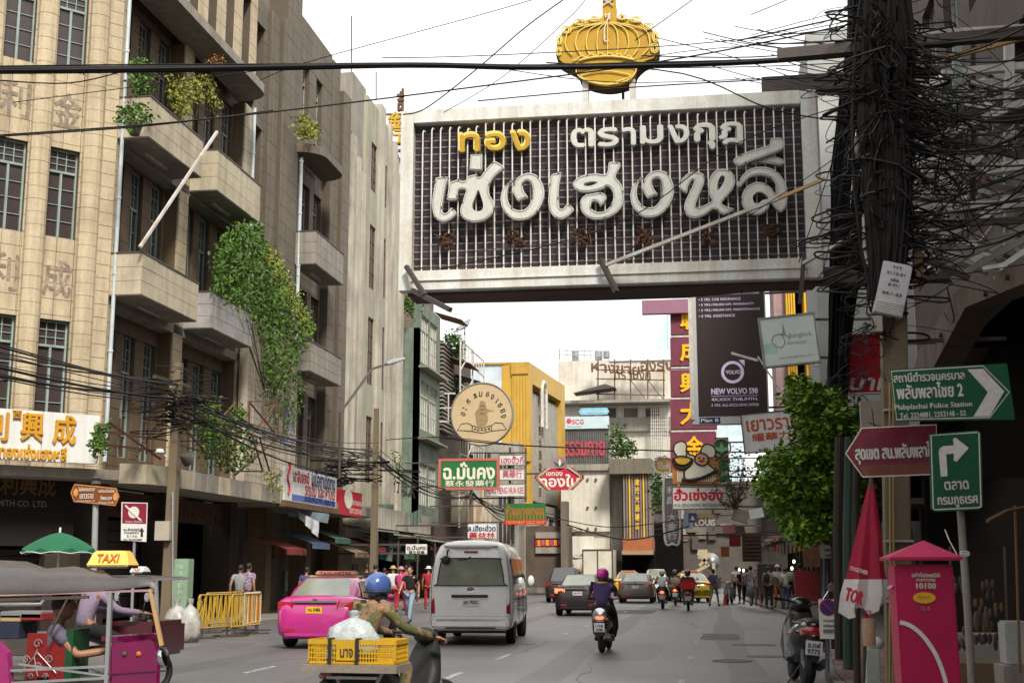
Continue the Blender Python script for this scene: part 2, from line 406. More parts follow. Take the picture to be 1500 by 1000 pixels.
# ------------------------------------------------------------ wall helpers
def cells(a0, a1, b0, b1, ops, na=None, nb=None):
 A = sorted({a0, a1} | {min(max(x, a0), a1) for o in ops for x in o[:2]} | set(na or [])); B = sorted({b0, b1} | {min(max(x, b0), b1) for o in ops for x in o[2:4]} | set(nb or []))
 for i in range(len(A) - 1):
  for j in range(len(B) - 1):
   ca, cb = (A[i] + A[i + 1]) / 2, (B[j] + B[j + 1]) / 2
   if A[i + 1] - A[i] < .03 or B[j + 1] - B[j] < .03: continue
   if any(o[0] < ca < o[1] and o[2] < cb < o[3] for o in ops): continue
   yield A[i], A[i + 1], B[j], B[j + 1]
def wall(fr, a0, a1, b0, b1, d0, d1, ops, m, parent, name='wall', skin=None, bw=.6, bh=.33, sd=.04):
 mb = MB()
 for c in cells(a0, a1, b0, b1, ops): fr.box(mb, *c, d0, d1)
 o = mb.build(name, backing if skin else m, parent)
 if skin:
  nb = [b0 + i * (b1 - b0) / round((b1 - b0) / bh) for i in range(1, round((b1 - b0) / bh))]
  na = [a0 + i * (a1 - a0) / max(1, round((a1 - a0) / bw)) for i in range(1, max(1, round((a1 - a0) / bw)))]
  for c in cells(a0, a1, b0, b1, ops, na, nb):
   q = bpy.data.objects.new('stone_block', unitbox(skin)); COL.objects.link(q); q.parent = o
   M = fr.M((c[0] + c[1]) / 2, (c[2] + c[3]) / 2, d1 + sd / 2 + rnd.uniform(-.003, .003))
   q.matrix_local = Matrix.Translation(-root_loc(o)) @ M @ Matrix.Diagonal((c[1] - c[0] - .014, c[3] - c[2] - .014, sd, 1))
 return o
def window(fr, parent, a0, a1, b0, b1, d, fm, pm, nx=2, ny=4, transom=.25, w=.045, panes=True, name='window', curtain=None):
 """glazed window set at depth d; panes are sub-parts"""
 mb = MB(); fr.ring(mb, a0, a1, b0, b1, w, d - .05, d + .03)
 tz = b1 - (b1 - b0) * transom if transom else b1
 if transom: fr.box(mb, a0 + w, a1 - w, tz - w * .7, tz + w * .7, d - .05, d + .045)
 ps = []
 for (z0, z1, cx, cy) in ([(b0 + w, tz - w * .7, nx, ny)] + ([(tz + w * .7, b1 - w, nx + 1, 3 if ny > 2 else 1)] if transom else [])):
  for i in range(1, cx):
   x = a0 + w + (a1 - a0 - 2 * w) * i / cx; hw = w * (.7 if (z1 == tz - w * .7 or not transom) else .25)
   fr.box(mb, x - hw, x + hw, z0, z1, d - .04, d + .02 + (.015 if hw > .02 else 0))
  for j in range(1, cy):
   z = z0 + (z1 - z0) * j / cy; fr.box(mb, a0 + w, a1 - w, z - w * .22, z + w * .22, d - .035, d + .012)
  for i in range(cx):
   for j in range(cy):
    ps.append((a0 + w + (a1 - a0 - 2 * w) * i / cx, a0 + w + (a1 - a0 - 2 * w) * (i + 1) / cx, z0 + (z1 - z0) * j / cy, z0 + (z1 - z0) * (j + 1) / cy))
 o = mb.build(name, fm, parent)
 if panes == 'one' or panes is True and len(ps) > 40:
  q = MB(); fr.box(q, a0 + w / 2, a1 - w / 2, b0 + w / 2, b1 - w / 2, d - .03, d - .02); q.build('pane', pm, o)
 elif panes:
  for c in ps:
   q = bpy.data.objects.new('pane', unitbox(pm)); COL.objects.link(q); q.parent = o
   M = fr.M((c[0] + c[1]) / 2, (c[2] + c[3]) / 2, d - .03)
   q.matrix_local = Matrix.Translation(-root_loc(o)) @ M @ Matrix.Rotation(rnd.uniform(-.012, .012), 4, 'X') @ Matrix.Diagonal((c[1] - c[0], c[3] - c[2], .012, 1))
 return o
def ST(Xp): return Frame((Xp, 0, 0), (0, 1, 0))     # street-side face of the left row, a = distance up the street, d = towards the street
F1 = ST(-15.7)
def pvc(parent, fr, a, b0, b1, d=.1, r=.055, m=None):
 mb = MB(); mb.cyl(fr.at(a, b0, d), fr.at(a, b1, d), r, n=8)
 z = b0 + .8
 while z < b1: mb.cyl(fr.at(a, z, d), fr.at(a, z + .06, d), r * 1.3, n=8); z += 2.1
 return mb.build('drain_pipe', m or mat('pale_pipe', (.45, .5, .52), rough=.5, dirt=.3), parent, smooth=True)

# leaves: many small bent blades spread in a volume
def leaves(mb, n, pos, size, up=.3, long=1.8):
 for i in range(n):
  p = Vector(pos(i)); s = size * rnd.uniform(.6, 1.3)
  d = Vector((rnd.gauss(0, 1), rnd.gauss(0, 1), rnd.gauss(0, .6) - up)).normalized()
  a = d.cross(Vector((rnd.gauss(0, 1), rnd.gauss(0, 1), rnd.gauss(0, 1)))).normalized() * s * .5
  q = p + d * s * long * .5; e = p + d * s * long; nn = a.cross(d).normalized() * s * .12
  mb.add([p, q + a + nn, e - nn * 2, q - a + nn], [(0, 1, 2, 3)])

# unseen blocks added behind the camera to close the street and darken reflections
for lab, q in (('unseen plain tan block added beyond the crossing behind the camera to darken reflections', (-60, -24, -60, 6, 0, 17)), ('unseen plain grey block added far behind the camera to darken reflections', (-24, 5, -110, -70, 0, 15))):
 mb = MB(); mb.box(*q); o = mb.build('added_street_block', conc if 'grey' in lab else conc_l); tag(o, lab, 'building')
# ------------------------------------------------------------ corner building (beige stone)
b1 = thing('corner_building', 'beige stone corner building with rounded columns, stone balconies and a red brown shop floor', 'building', (-15.7, 31.9, 0))
ub = Vector((math.sin(R(42.5)), math.cos(R(42.5)), 0)); FB = Frame((-15.7, 31.9, 0), ub)
rows = [(5.35, 8.0), (10.2, 12.62), (14.8, 17.2), (19.4, 21.8)]
wb = [(-1.78, -.95), (-3.16, -2.33), (-4.54, -3.71)]
ops = [(a, b, z0, z1) for a, b in wb for z0, z1 in rows]
wall(FB, -5.2, -.0, 3.9, 22.5, -.5, -.12, ops, stone, b1, skin=stone, bw=.46, bh=.42)
wall(FB, -.4, 0.0, 3.9, 22.5, -.1, 0, [], stone, b1, skin=stone, bw=.42, bh=.36)
for (a, b) in wb:
 for z0, z1 in rows: window(FB, b1, a, b, z0, z1, -.26, teal, pane_m, nx=2, ny=4)
cm = MB()                                               # one drum of a rounded column
pts = [(-.26, 0), (-.25, .11), (-.17, .2), (-.06, .245), (.06, .245), (.17, .2), (.25, .11), (.26, 0)]
cm.prism([(x, y) for x, y in pts][::-1], lambda a, b, d: Vector((a, d, b)), -.165, .165)
drum = cm.mesh('stone_block', stone)
for ca in (-.65, -2.04, -3.42, -4.8):
 mb = MB(); FB.box(mb, ca - .22, ca + .22, 3.9, 22.5, -.12, .05); col = mb.build('column', backing, b1)
 for k in range(42 if ca < -3 else 54):
  q = bpy.data.objects.new('stone_block', drum); COL.objects.link(q); q.parent = col
  Mx = Matrix((FB.u, Vector((0, 0, 1)), FB.n)).transposed().to_4x4(); Mx.translation = FB.at(ca, 4.1 + k * .34, -.02 + rnd.uniform(-.004, .004))
  q.matrix_local = Matrix.Translation(-root_loc(col)) @ Mx
# ghost characters left by removed lettering on the spandrels
ghost = mat('old_glue_stain', (.17, .13, .1), dirt=.7, dcol=(.4, .33, .23), scale=7, bump=0)
for z, ch in ((13.2, '金'), (8.6, '成')):
 for (a, b) in wb[:2]: text(FB, ch if a > -2 else '利', a + .05, b - .02, z, z + 1.0, -.076, ghost, b1, bold=.03, name='stain')
# street face with recessed loggias
F1R = ST(-16.15)
def yw(x, y): return F1R.px(x, y)[0]
wx = [(yw(174, 285), yw(180, 285)), (yw(192, 285), yw(209, 290)), (yw(222, 300), yw(238, 305)), (yw(276, 345), yw(283, 345)), (yw(292, 345), yw(306, 350)), (yw(318, 360), yw(332, 365))]
wz = [(4.7, 8.15), (9.3, 13.0), (13.9, 17.55)]
brownst = mat('grimy_shaded_brown_stone', (.13, .09, .055), dirt=.5, dcol=(.12, .09, .06), streak=.5)  # grime and recess shade are both put into this darker stone
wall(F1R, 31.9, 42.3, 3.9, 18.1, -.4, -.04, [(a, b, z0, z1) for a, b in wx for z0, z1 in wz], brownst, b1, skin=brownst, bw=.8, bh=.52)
for a, b in wx:
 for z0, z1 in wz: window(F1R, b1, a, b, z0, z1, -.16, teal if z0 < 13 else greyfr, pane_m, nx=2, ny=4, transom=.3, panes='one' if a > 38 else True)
for z in (8.6, 13.05):
 mb = MB(); F1.box(mb, 31.95, 42.2, z, z + .28, -.75, .0); mb.build('floor_slab', conc_l, b1)
for a0, a1, w in ((36.25, 36.95, .5), (41.55, 42.3, .6), (31.9, 32.25, .4)):
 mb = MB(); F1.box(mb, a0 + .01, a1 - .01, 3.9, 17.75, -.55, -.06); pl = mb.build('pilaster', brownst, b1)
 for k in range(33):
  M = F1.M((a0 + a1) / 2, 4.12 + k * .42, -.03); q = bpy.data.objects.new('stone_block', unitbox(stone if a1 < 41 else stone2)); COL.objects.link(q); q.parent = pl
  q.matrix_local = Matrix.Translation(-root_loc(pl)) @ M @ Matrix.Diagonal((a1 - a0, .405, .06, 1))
# upper floors above the projecting roof slab
upw = [(33.1 + i * 1.55, 33.1 + i * 1.55 + .8) for i in range(6)]
wall(F1, 31.9, 42.3, 18.1, 22.5, -.6, 0, [(a, b, 18.6, 21.6) for a, b in upw], stone, b1, skin=stone, bw=.75, bh=.5)
for a, b in upw: window(F1, b1, a, b, 18.6, 21.6, -.3, greyfr, pane_m, nx=2, ny=4, panes='one')
def slab_round(fr, a0, a1, b, t, dep, m, parent, name, r=.9, both=True):
 pts = [(a0, -.1), (a0, dep - (r if both else 0))]
 if both: pts += [(a0 + r - r * math.cos(t_), dep - r + r * math.sin(t_)) for t_ in [R(15 * k) for k in range(1, 7)]]
 else: pts += []
 pts += [(a1 - r + r * math.sin(t_), dep - r + r * math.cos(t_)) for t_ in [R(15 * k) for k in range(0, 7)]] + [(a1, -.1)]
 mb = MB(); mb.prism(pts, lambda a, c, z: fr.at(a, z, c), b, b + t)
 mb.prism([(x, y * .0 + (y - .12 if y > 0 else y)) for x, y in pts], lambda a, c, z: fr.at(a, z, c), b + t, b + t + .08)
 return mb.build(name, m, parent)
slab_round(F1, 31.9, 41.3, 17.72, .3, 1.0, conc_l, b1, 'roof_slab', r=.85, both=False)
def balcony(parent, a0, a1, z0, z1, m, dep=.9, nb=3, nc=4, under=True):
 mb = MB(); F1.box(mb, a0 + .03, a1 - .03, z0 + .02, z0 + .16, -.1, dep - .03)
 for c in ((a0 + .03, a0 + .15, z0 + .16, z1 - .03, -.1, dep - .03), (a1 - .15, a1 - .03, z0 + .16, z1 - .03, -.1, dep - .03), (a0 + .15, a1 - .15, z0 + .16, z1 - .03, dep - .15, dep - .03)): F1.box(mb, *c)
 o = mb.build('balcony', backing, parent)
 mb = MB(); F1.box(mb, a0 - .02, a1 + .02, z1 - .03, z1 + .02, dep - .16, dep + .02); F1.box(mb, a0 - .02, a0 + .16, z1 - .03, z1 + .02, 0, dep - .16); mb.build('coping', darksteel, o)
 mb = MB(); F1.box(mb, a0 + .01, a1 - .01, z0 - .02, z0 + .02, -.1, dep - .02); mb.build('soffit', conc_l, o)
 if under:
  mb = MB(); F1.box(mb, (a0 + a1) / 2 - .7, (a0 + a1) / 2 + .7, z0 - .1, z0 - .03, .25, .33); mb.build('tube_light', whitesteel, o)
 blocks(F1, o, m, a0, a1, z0, z1 - .02, (a1 - a0) / nc, .4, dep - .03, dep, stagger=1)
 FE = Frame(F1.at(a0, 0, 0), (1, 0, 0)); blocks(FE, o, m, 0, dep - .005, z0, z1 - .02, dep / 1.5, .4, -.03, .0 + .005)
 return o
balcony(b1, 31.95, 35.85, 8.84, 9.99, stone2); balcony(b1, 31.95, 35.75, 13.22, 14.38, stone2)
balcony(b1, 36.95, 40.5, 8.86, 9.99, mat('bleached_grey_stone', (.36, .34, .33), dirt=.4, streak=.5)); balcony(b1, 36.95, 40.85, 13.2, 14.5, stone2)
pvc(b1, F1, 31.98, 4.4, 17.7, .12); pvc(b1, F1, 42.2, 9, 17.8, .1)
mb = MB(); mb.bar(AT(205, 362, X=-14.75), AT(318, 193, X=-14.1), .07); mb.build('flag_pole', whitesteel, b1)
# ground floor: canopy ledge, shop openings, columns
mb = MB(); pts = [(-14.0, 42.3), (-14.0, 32.3), (-14.2, 31.5), (-14.75, 31.1), (-19.0, 26.5), (-21, 28.0), (-16.5, 31.9), (-16.5, 42.3)]
mb.prism(pts, lambda a, b, d: Vector((a, b, d)), 3.85, 4.1); cn = mb.build('canopy', conc_l, b1)
mb = MB()
for p, q in zip(pts[:4], pts[1:4]):
 p = Vector((*p, 0)); q = Vector((*q, 0)); L = (q - p).length; k = max(1, round(L / .9))
 for i in range(k):
  mb = MB(); mb.bar(p.lerp(q, i / k + .004) + Vector((0, 0, 4.02)), p.lerp(q, (i + 1) / k - .004) + Vector((0, 0, 4.02)), .1, .5); mb.build('parapet_panel', conc_l if i % 3 else stone2, cn)
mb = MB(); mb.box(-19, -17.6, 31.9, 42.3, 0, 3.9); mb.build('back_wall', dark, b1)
mb
for y in (32.4, 36.6, 42.0): mb = MB(); mb.box(-16.4, -15.75, y - .3, y + .3, 0, 3.9); mb.build('ground_column', mat('brown_ground_pillar', (.035, .025, .018), dirt=.4, streak=.4), b1)
shut = mat('dark_roller_shutter', (.03, .024, .022), rough=.5, dirt=.5, streak=.4)
for a0, a1 in ((32.8, 36.2), (37, 41.6)):
 mb = MB(); F1R.box(mb, a0, a1, 3.05, 3.75, 0, .12); mb.build('shop_fascia', mat('dark_red_fascia', (.07, .03, .025), dirt=.4), b1)
 if a0 < 34:
  for k in range(9): mb = MB(); F1R.box(mb, a0, a1, .3 + k * .3, .3 + k * .3 + .27, -.3, -.27 + .02 * (k % 2)); mb.build('shutter_slat', shut, b1)
text(F1R, 'ห้างทองเซ่งเฮงหลี', 33.1, 41.2, 3.12, 3.66, .13, mat('dull_gold', (.1, .06, .018)), b1, bold=.02)
# chamfer shop front
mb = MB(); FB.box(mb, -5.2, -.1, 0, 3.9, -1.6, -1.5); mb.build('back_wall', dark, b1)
mb = MB(); FB.box(mb, -5.2, -.6, 2.2, 3.85, -.1, .1); mb.build('shop_fascia', mat('black_fascia', (.01, .008, .007)), b1)
dg = mat('dull_gold', (.1, .06, .018))
textpx(FB, '利興成', 0, 692, 82, 726, .105, dg, b1, bold=.03, depth=.03)
textpx(FB, 'GOLDSMITH CO. LTD.', -42, 732, 70, 741, .105, mat('dull_silver', (.2, .19, .18)), b1)
for k in range(12): mb = MB(); FB.box(mb, -5, -1.2, .1 + k * .17, .1 + k * .17 + .15, -.5, -.47 + .02 * (k % 2)); mb.build('shutter_slat', shut, b1)
for a in (-.85, -5.0): mb = MB(); FB.box(mb, a - .45, a + .45, 0, 2.25 if a > -1 else 3.8, -.3, .12); mb.build('ground_column', mat('brown_ground_pillar', (.1, .075, .055)), b1)

# white shop board with gold letters on the canopy
FBo = Frame(FB.at(0, 0, 1.6), ub)
sb = thing('shop_sign', 'white board with raised gold Chinese and Thai letters above the corner shop', 'sign', FBo.at(-2.5, 4.2))
mb = MB();
for a0, a1 in ((-4.6, -3.52), (-3.5, -2.08), (-2.06, -.66)): mb = MB(); FBo.box(mb, a0, a1, 4.2, 5.4, -.25, 0); mb.build('panel', white_b, sb)
ogold = mat('orange_gold_paint', (.55, .27, .02), rough=.45, dirt=.3)
for ch, q in (('利', (-22, 602, 12, 645)), ('西', (18, 601, 31, 613)), ('興', (30, 604, 63, 646)), ('成', (77, 608, 111, 651))): textpx(FBo, ch, *q, 0, ogold, sb, bold=.03, depth=.06, name='letter')
textpx(FBo, 'ห้างทองเซ่งเฮงหลี', -30, 650, 97, 672, 0, ogold, sb, bold=.05, depth=.04)

# ------------------------------------------------------------ concrete building beside it
b2 = thing('concrete_building', 'dark grey concrete building with stepped piers, curved canopies and narrow windows', 'building', (-15.7, 48, 0))
F2 = F1; F2R = ST(-16.1)
def yv(x, y): return F2R.px(x, y)[0]
va, vb, vc, vd = yv(441, 300), yv(452, 300), yv(458, 305), yv(469, 310)
sw = [(42.25, 43.3, 15.3, 17.35), (42.25, 43.3, 18.8, 21.2), (42.25, 43.3, 11.2, 13.2)]
wall(F2, 42.3, 43.6, 3.9, 22.2, -.8, -.05, sw, conc, b2, skin=conc, bw=.65, bh=.5)
for a, b, z0, z1 in sw: window(F2, b2, a, b, z0, z1, -.35, greyfr, pane_m, nx=2, ny=3, transom=.22, panes='one')
for a0, a1, z, d in ((43.6, 44.5, 22.1, .15), (44.62, 45.5, 22.3, .3), (45.6, 47.2, 27.5, .1)):
 wall(F2, a0, a1, 3.9, z, -.7, d - .04, [], conc, b2, name='pier', skin=conc, bw=.8, bh=.62)
mb = MB(); F2.box(mb, 44.5, 44.62, 3.9, 21.8, -.7, 0); mb.build('wall', backing, b2)
ow = [(48.0, 48.9, 18.9, 21.9), (49.8, 50.7, 18.9, 21.9), (va, vb, 14.3, 17.2), (vc, vd, 14.3, 17.2), (va, vb, 9.6, 12.8), (vc, vd, 9.6, 12.8), (va, vb, 5.4, 8.6), (vc, vd, 5.4, 8.6)]
wall(F2R, 47.2, 52, 3.9, 18.3, -.3, 0, [o for o in ow if o[2] < 18], conc, b2, skin=conc, bw=1.1, bh=.62)
wall(F2, 47.2, 52, 18.3, 23.75, -.4, -.1, [o for o in ow if o[2] > 18], conc, b2, skin=conc, bw=1.1, bh=.62)
for a, b, z0, z1 in ow: window(F2R if z0 < 18 else F2, b2, a, b, z0, z1, -.2 if z0 < 18 else -.3, greyfr, pane_m, nx=2, ny=3, panes='one')
for a0, a1, z, d in ((52.0, 53.1, 23.6, .0), (53.2, 54.3, 22.6, .18)):
 wall(F2, a0, a1, 3.9, z, -.8, d - .04, [], conc, b2, name='pier', skin=conc, bw=1.1, bh=.62)
mb = MB(); F2.box(mb, 43.7, 54.2, 0, 22, -9, -.85); F2.box(mb, 54.2, 54.3, 0, 23, -9, -.5); F2.box(mb, 45.6, 47.1, 20, 27.4, -4, -.71); mb.build('rear_wall', conc, b2)
mb = MB()
for k in range(8): F2.box(mb, 42.2 + k * .45, 42.6 + k * .45, 22.3, 24.6, -1.2 - .03 * (k % 2), -1.1);
mb.build('roof_sheeting', mat('pale_blue_sheeting', (.5, .58, .64), rough=.5, dirt=.3, streak=.3), b2)
slab_round(F2, 47.0, 51.0, 17.75, .3, 1.05, conc, b2, 'canopy_slab', r=1.0)
balcony(b2, 47.25, 51.15, 13.3, 14.6, conc_l); balcony(b2, 46.9, 51.15, 9.05, 10.2, conc_l)
pvc(b2, F2, 47.3, 4, 17.6, .2, r=.07)
# white wall strip with rust streaks and blue street drawing, under the ivy
FW = ST(-15.3)
rw = wall(FW, 41.6, 47.0, 4.0, 10.2, -.3, 0, [], rustwall, b2, name='tiled_wall')
mb = MB()
for k in range(28): FW.box(mb, 41.6, 47.0, 4.1 + k * .22, 4.11 + k * .22, 0, .004)
for k in range(24): FW.box(mb, 41.7 + k * .22, 41.71 + k * .22, 4.0, 10.2, 0, .005)
mb.build('tile_joint', mat('tile_joint', (.2, .17, .14)), rw)
bl = mat('faded_blue_paint', (.13, .15, .35), dirt=.5, dcol=(.4, .38, .35), scale=3, bump=0)
mb = MB(); c = FW.px(418, 622);
FWp = [(c[0] + .35 * math.cos(t) * (1 + .06 * math.sin(5 * t)), c[1] + .85 * math.sin(t)) for t in [k * math.pi / 16 for k in range(32)]]
FWi = [(c[0] + .17 * math.cos(t), c[1] + .5 * math.sin(t)) for t in [k * math.pi / 16 for k in range(32)]]
for i in range(32):
 j = (i + 1) % 32; mb.add([FW.at(*p, .012) for p in (FWp[i], FWp[j], FWi[j], FWi[i])], [(0, 1, 2, 3)])
for k in range(7):
 x = c[0] + .5 + .28 * k % .8; z = c[1] + .7 - k * .22; mb.tube([FW.at(x + .18 * math.cos(t), z + .12 * math.sin(t * 1.3), .012) for t in [q * .6 for q in range(11)]], .018, 4)
mb.build('wall_drawing', bl, b2)
# ground floor
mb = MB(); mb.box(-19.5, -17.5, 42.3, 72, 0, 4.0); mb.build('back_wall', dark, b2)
mb = MB(); mb.box(-16.6, -14.0, 42.3, 54, 3.8, 4.15); mb.build('canopy', conc_l, b2)
mb
for y in (44.9, 49.6, 54.1): mb = MB(); mb.box(-16.2, -15.5, y - .3, y + .3, 0, 3.8); mb.build('ground_column', mat('yellowed_pillar', (.12, .085, .045), dirt=.4, streak=.4), b2)

# ------------------------------------------------------------ fluted building
b3 = thing('fluted_building', 'tall narrow building of peeling white fluted piers and slit windows', 'building', (-15.7, 60, 0))
def ya(x, y=400): return F1.px(x, y)[0]
flut = [(503, 507.5, 21.8, .04), (509, 515, 21.2, .14), (517, 521, 20.4, .2), (523, 528, 19.9, .2), (514, 534, 24.4, -.1)]
for x0, x1, z, d in flut:
 a0, a1 = ya(x0) + .02, ya(x1) - .02
 mb = MB(); F1.box(mb, a0, a1, 4, z, -1.0, d); mb.build('flute', plaster if d > 0 else conc_l, b3)
a0, a1 = ya(531), ya(548)
so = [(a0 + .9, a1 - .15, z0, z1) for z0, z1 in ((19.6, 22.0), (14.8, 17.9), (10.2, 13.4), (5.6, 8.7))]
pgreen = mat('mossy_plaster', (.33, .31, .24), dirt=.5, dcol=(.21, .22, .15), streak=.6)
wall(F1, a0, a1, 4, 24.0, -.8, .08, so, pgreen, b3)
for o in so: window(F1, b3, *o, .0, mat('brown_frame', (.12, .08, .06)), pane_m, nx=2, ny=4, transom=0, panes='one')
for x0, x1, d, z in ((549, 556, .2, 24.4), (565, 569, .12, 24.1), (570, 575, .2, 23.4), (576.5, 580, .12, 22.8), (581.5, 587, .2, 22.2)):
 mb = MB(); F1.box(mb, ya(x0) + .02, ya(x1) - .02, 4, z, -1.2, d); mb.build('flute', plaster, b3)
a0, a1 = ya(556), ya(564)
so = [(a0 + .4, a1 - .1, z0, z1) for z0, z1 in ((19.5, 21.7), (14.9, 17.9), (10.3, 13.4), (5.6, 8.7))]
wall(F1, a0, a1, 4, 23.8, -.8, .05, so, pgreen, b3)
for o in so: window(F1, b3, *o, .0, mat('brown_frame', (.12, .08, .06)), pane_m, nx=2, ny=4, transom=0, panes='one')
mb = MB(); F1.box(mb, 54.4, ya(587), 0, 21.5, -9, -1.21); mb.build('rear_wall', plaster, b3); mb = MB(); F1.box(mb, 54.4, ya(587), 4, 21.5, -1.2, -.12); mb.build('shadow_gap_wall', backing, b3)  # dark backing colour puts shade into the gaps between flutes
mb = MB(); F1.box(mb, 54.4, ya(592), 3.4, 4.3, -.5, 1.6); mb.build('canopy', plaster, b3)
blk = mat('black_paint', (.03, .028, .027))
for i, ch in enumerate('行命人'): textpx(ST(-14.1), ch, 576 + i * 11, 695 + i * 4, 586 + i * 11, 722 + i * 4, .01, blk, b3, bold=.05)

# ------------------------------------------------------------ green and rusty row further up
b4 = thing('green_shophouse', 'pale green shophouse with metal framed windows and rusty rooftop clutter', 'building', (-15.7, 70, 0))
gr = mat('pale_green_wall', (.16, .2, .155), dirt=.6, streak=.6)
Yg = 66.5
mb = MB(); fr = XZ(Yg); fr.box(mb, -18, -15.0, 4, AT(597, 480, Y=Yg).z, -.3, 0); mb.build('side_wall', gr, b4)
F4 = ST(-15.0)
def y4(x, y=600): return F4.px(x, y)[0]
go = []
for z0, z1 in ((12.6, 15.2), (9.0, 11.6), (5.0, 7.2)):
 for k in range(2): go.append((Yg + .5 + k * 2.2, Yg + 2.5 + k * 2.2, z0, z1))
wall(F4, Yg, 72, 4, 15.9, -.3, 0, go, gr, b4)
for o in go: window(F4, b4, *o, -.1, whitesteel, mat('green_glass', (.1, .14, .1), rough=.2), nx=4, ny=2, transom=.3, panes='one')
for z in (8.4, 12.2): mb = MB(); F4.box(mb, Yg, 72, z, z + .12, 0, .5); mb.build('ledge', conc_l, b4)
b5 = thing('rusty_shophouse', 'narrow shophouse stacked with rusted awnings, planters and louvred shutters', 'building', (-15.2, 76, 0))
wall(F4, 72, 84, 0, 15, -3, -.4, [], mat('dark_brown_wall', (.09, .065, .05), dirt=.5), b5)
for k in range(22):
 mb = MB(); F4.box(mb, 73.2, 76.5, 9.6 + k * .24, 9.6 + k * .24 + .1, -.3, -.05); mb.build('louvre_slat', conc_l, b5)
for a, z, s in ((72.2, 16.3, 2.2), (75.0, 14.2, 3.2), (74, 12.0, 3.0), (78.5, 13.6, 3)):
 mb = MB(); mb.hexa([F4.at(a, z, -.4), F4.at(a + s, z, -.4), F4.at(a + s, z - .5, 1.2), F4.at(a, z - .5, 1.2)], [F4.at(a, z + .05, -.4), F4.at(a + s, z + .05, -.4), F4.at(a + s, z - .45, 1.2), F4.at(a, z - .45, 1.2)])
 mb.build('awning', rust if a != 78.5 else darksteel, b5)
mb = MB()
for z in (8.2, 11.2, 13.8):
 for q in (0, 1.0): mb.bar(F4.at(73, z + q, 1.0), F4.at(81, z + q, 1.0), .06)
 for k in range(10): mb.bar(F4.at(73 + k * .88, z, 1.0), F4.at(73 + k * .88, z + 1, 1.0), .05)
for a in (73, 77, 81): mb.bar(F4.at(a, 4, 1.0), F4.at(a, 14.8, 1.0), .08)
for k in range(5): mb.bar(F4.at(73, 5 + k * 2, 1.0), F4.at(77, 7 + k * 2, 1.0), .06)
mb.build('balcony_railing', whitesteel, b5)
wall(XZ(71.8), -18.5, -15.4, 15, 17.8, -.2, 0, [], conc, b5, name='roof_room')
for k, (c1, a, z) in enumerate((((.3, .45, .6), 80, 10), ((.35, .42, .5), 79, 6), ((.45, .4, .3), 77.6, 4.4))):
 mb = MB(); F4.box(mb, a, a + 2.2, z, z + 2, -.4, .6); mb.build('wall_unit', mat('row_colour', c1, dirt=.4, streak=.4) if not k else mat('row_colour%s' % 'ab'[k - 1], c1, dirt=.4, streak=.5), b5)
mb = MB(); XZ(84).box(mb, -15.2, -14.0, 0, 8.5, -.5, 0); mb.build('pillar', rustwall, b5)
# canopies above the pavement, whole left row
cp = thing('street_canopy', 'long sagging row of concrete and tin pavement canopies under the fluted building', 'canopy', (-14.5, 60, 0))
for k, (a0, a1, z, m) in enumerate(((54.4, 58, 3.6, conc_l), (58.2, 62, 3.5, teal), (62.2, 66, 3.6, conc_l), (66.3, 72, 3.4, teal), (72.2, 80, 3.5, rust), (80.3, 92, 3.6, darksteel))):
 mb = MB(); mb.hexa([(-16.4, a0, z), (-16.4, a1, z), (-13.9, a1, z - .35), (-13.9, a0, z - .35)], [(-16.4, a0, z + .06), (-16.4, a1, z + .06), (-13.9, a1, z - .29), (-13.9, a0, z - .29)]); mb.build('awning', m, cp)
 mb = MB(); mb.cyl((-14, a0 + .1, .1), (-14, a0 + .1, z - .35), .05); mb.build('post', darksteel, cp)
clm = [mat('faded_awning_cloth_' + n, c, dirt=.5, streak=.3) for n, c in (('red', (.2, .03, .03)), ('blue', (.08, .12, .2)), ('green', (.05, .12, .08)), ('tan', (.22, .16, .1)))]
for k in range(16):
 a = 43 + k * 2.9; z = 2.75 + .25 * (k % 3); mb = MB(); mb.hexa([(-15.5, a, z), (-15.5, a + 2.2, z), (-14.2, a + 2.2, z - .45), (-14.2, a, z - .45)], [(-15.5, a, z + .03), (-15.5, a + 2.2, z + .03), (-14.2, a + 2.2, z - .42), (-14.2, a, z - .42)])
 for j in range(7): mb.box(-14.21, -14.19, a + j * .314 + .02, a + j * .314 + .29, z - .62, z - .44)
 mb.build('cloth_awning', clm[k % 4], cp)
# ------------------------------------------------------------ buildings closing the street
yel = mat('mustard_facade_panel', (.45, .27, .035), dirt=.25, streak=.25, scol=(.3, .2, .06), rough=.5)
yel_d = mat('ochre_band', (.42, .25, .05), dirt=.3, streak=.3)
pblue = mat('pale_blue_wall', (.5, .56, .6), dirt=.3, streak=.3)
finm = mat('grey_metal_fin', (.3, .28, .24), dirt=.4, rough=.5)
offw = mat('stained_off_white_wall', (.55, .53, .47), dirt=.5, dcol=(.3, .26, .2), streak=.5, scol=(.28, .2, .12), scale=.3)
greyb = mat('old_grey_wall', (.28, .26, .22), dirt=.5, streak=.5, scale=.4)
by = thing('yellow_building', 'mustard yellow building with grey vertical fins and an arched top piece', 'building', (-13, 95, 0))
ztop = 16.95
fy = XZ(95); mb = MB(); a = fy.px(750, 560)[0]; c = fy.px(773, 560)[0]; l = fy.px(686, 560)[0]
mb = MB(); fy.box(mb, l, a, 4, ztop - .1, -.5, -.25); mb.build('end_wall', pblue, by)
mb = MB(); fy.box(mb, l, a + .1, ztop - .1, ztop + .05, -.5, -.1); mb.build('coping', yel_d, by)
zb = fy.px(760, 652)[1]; a2 = fy.px(735, 650)[0]
mb = MB(); fy.box(mb, a, c, zb, ztop, -.5, 0); mb.build('corner_panel', yel, by)
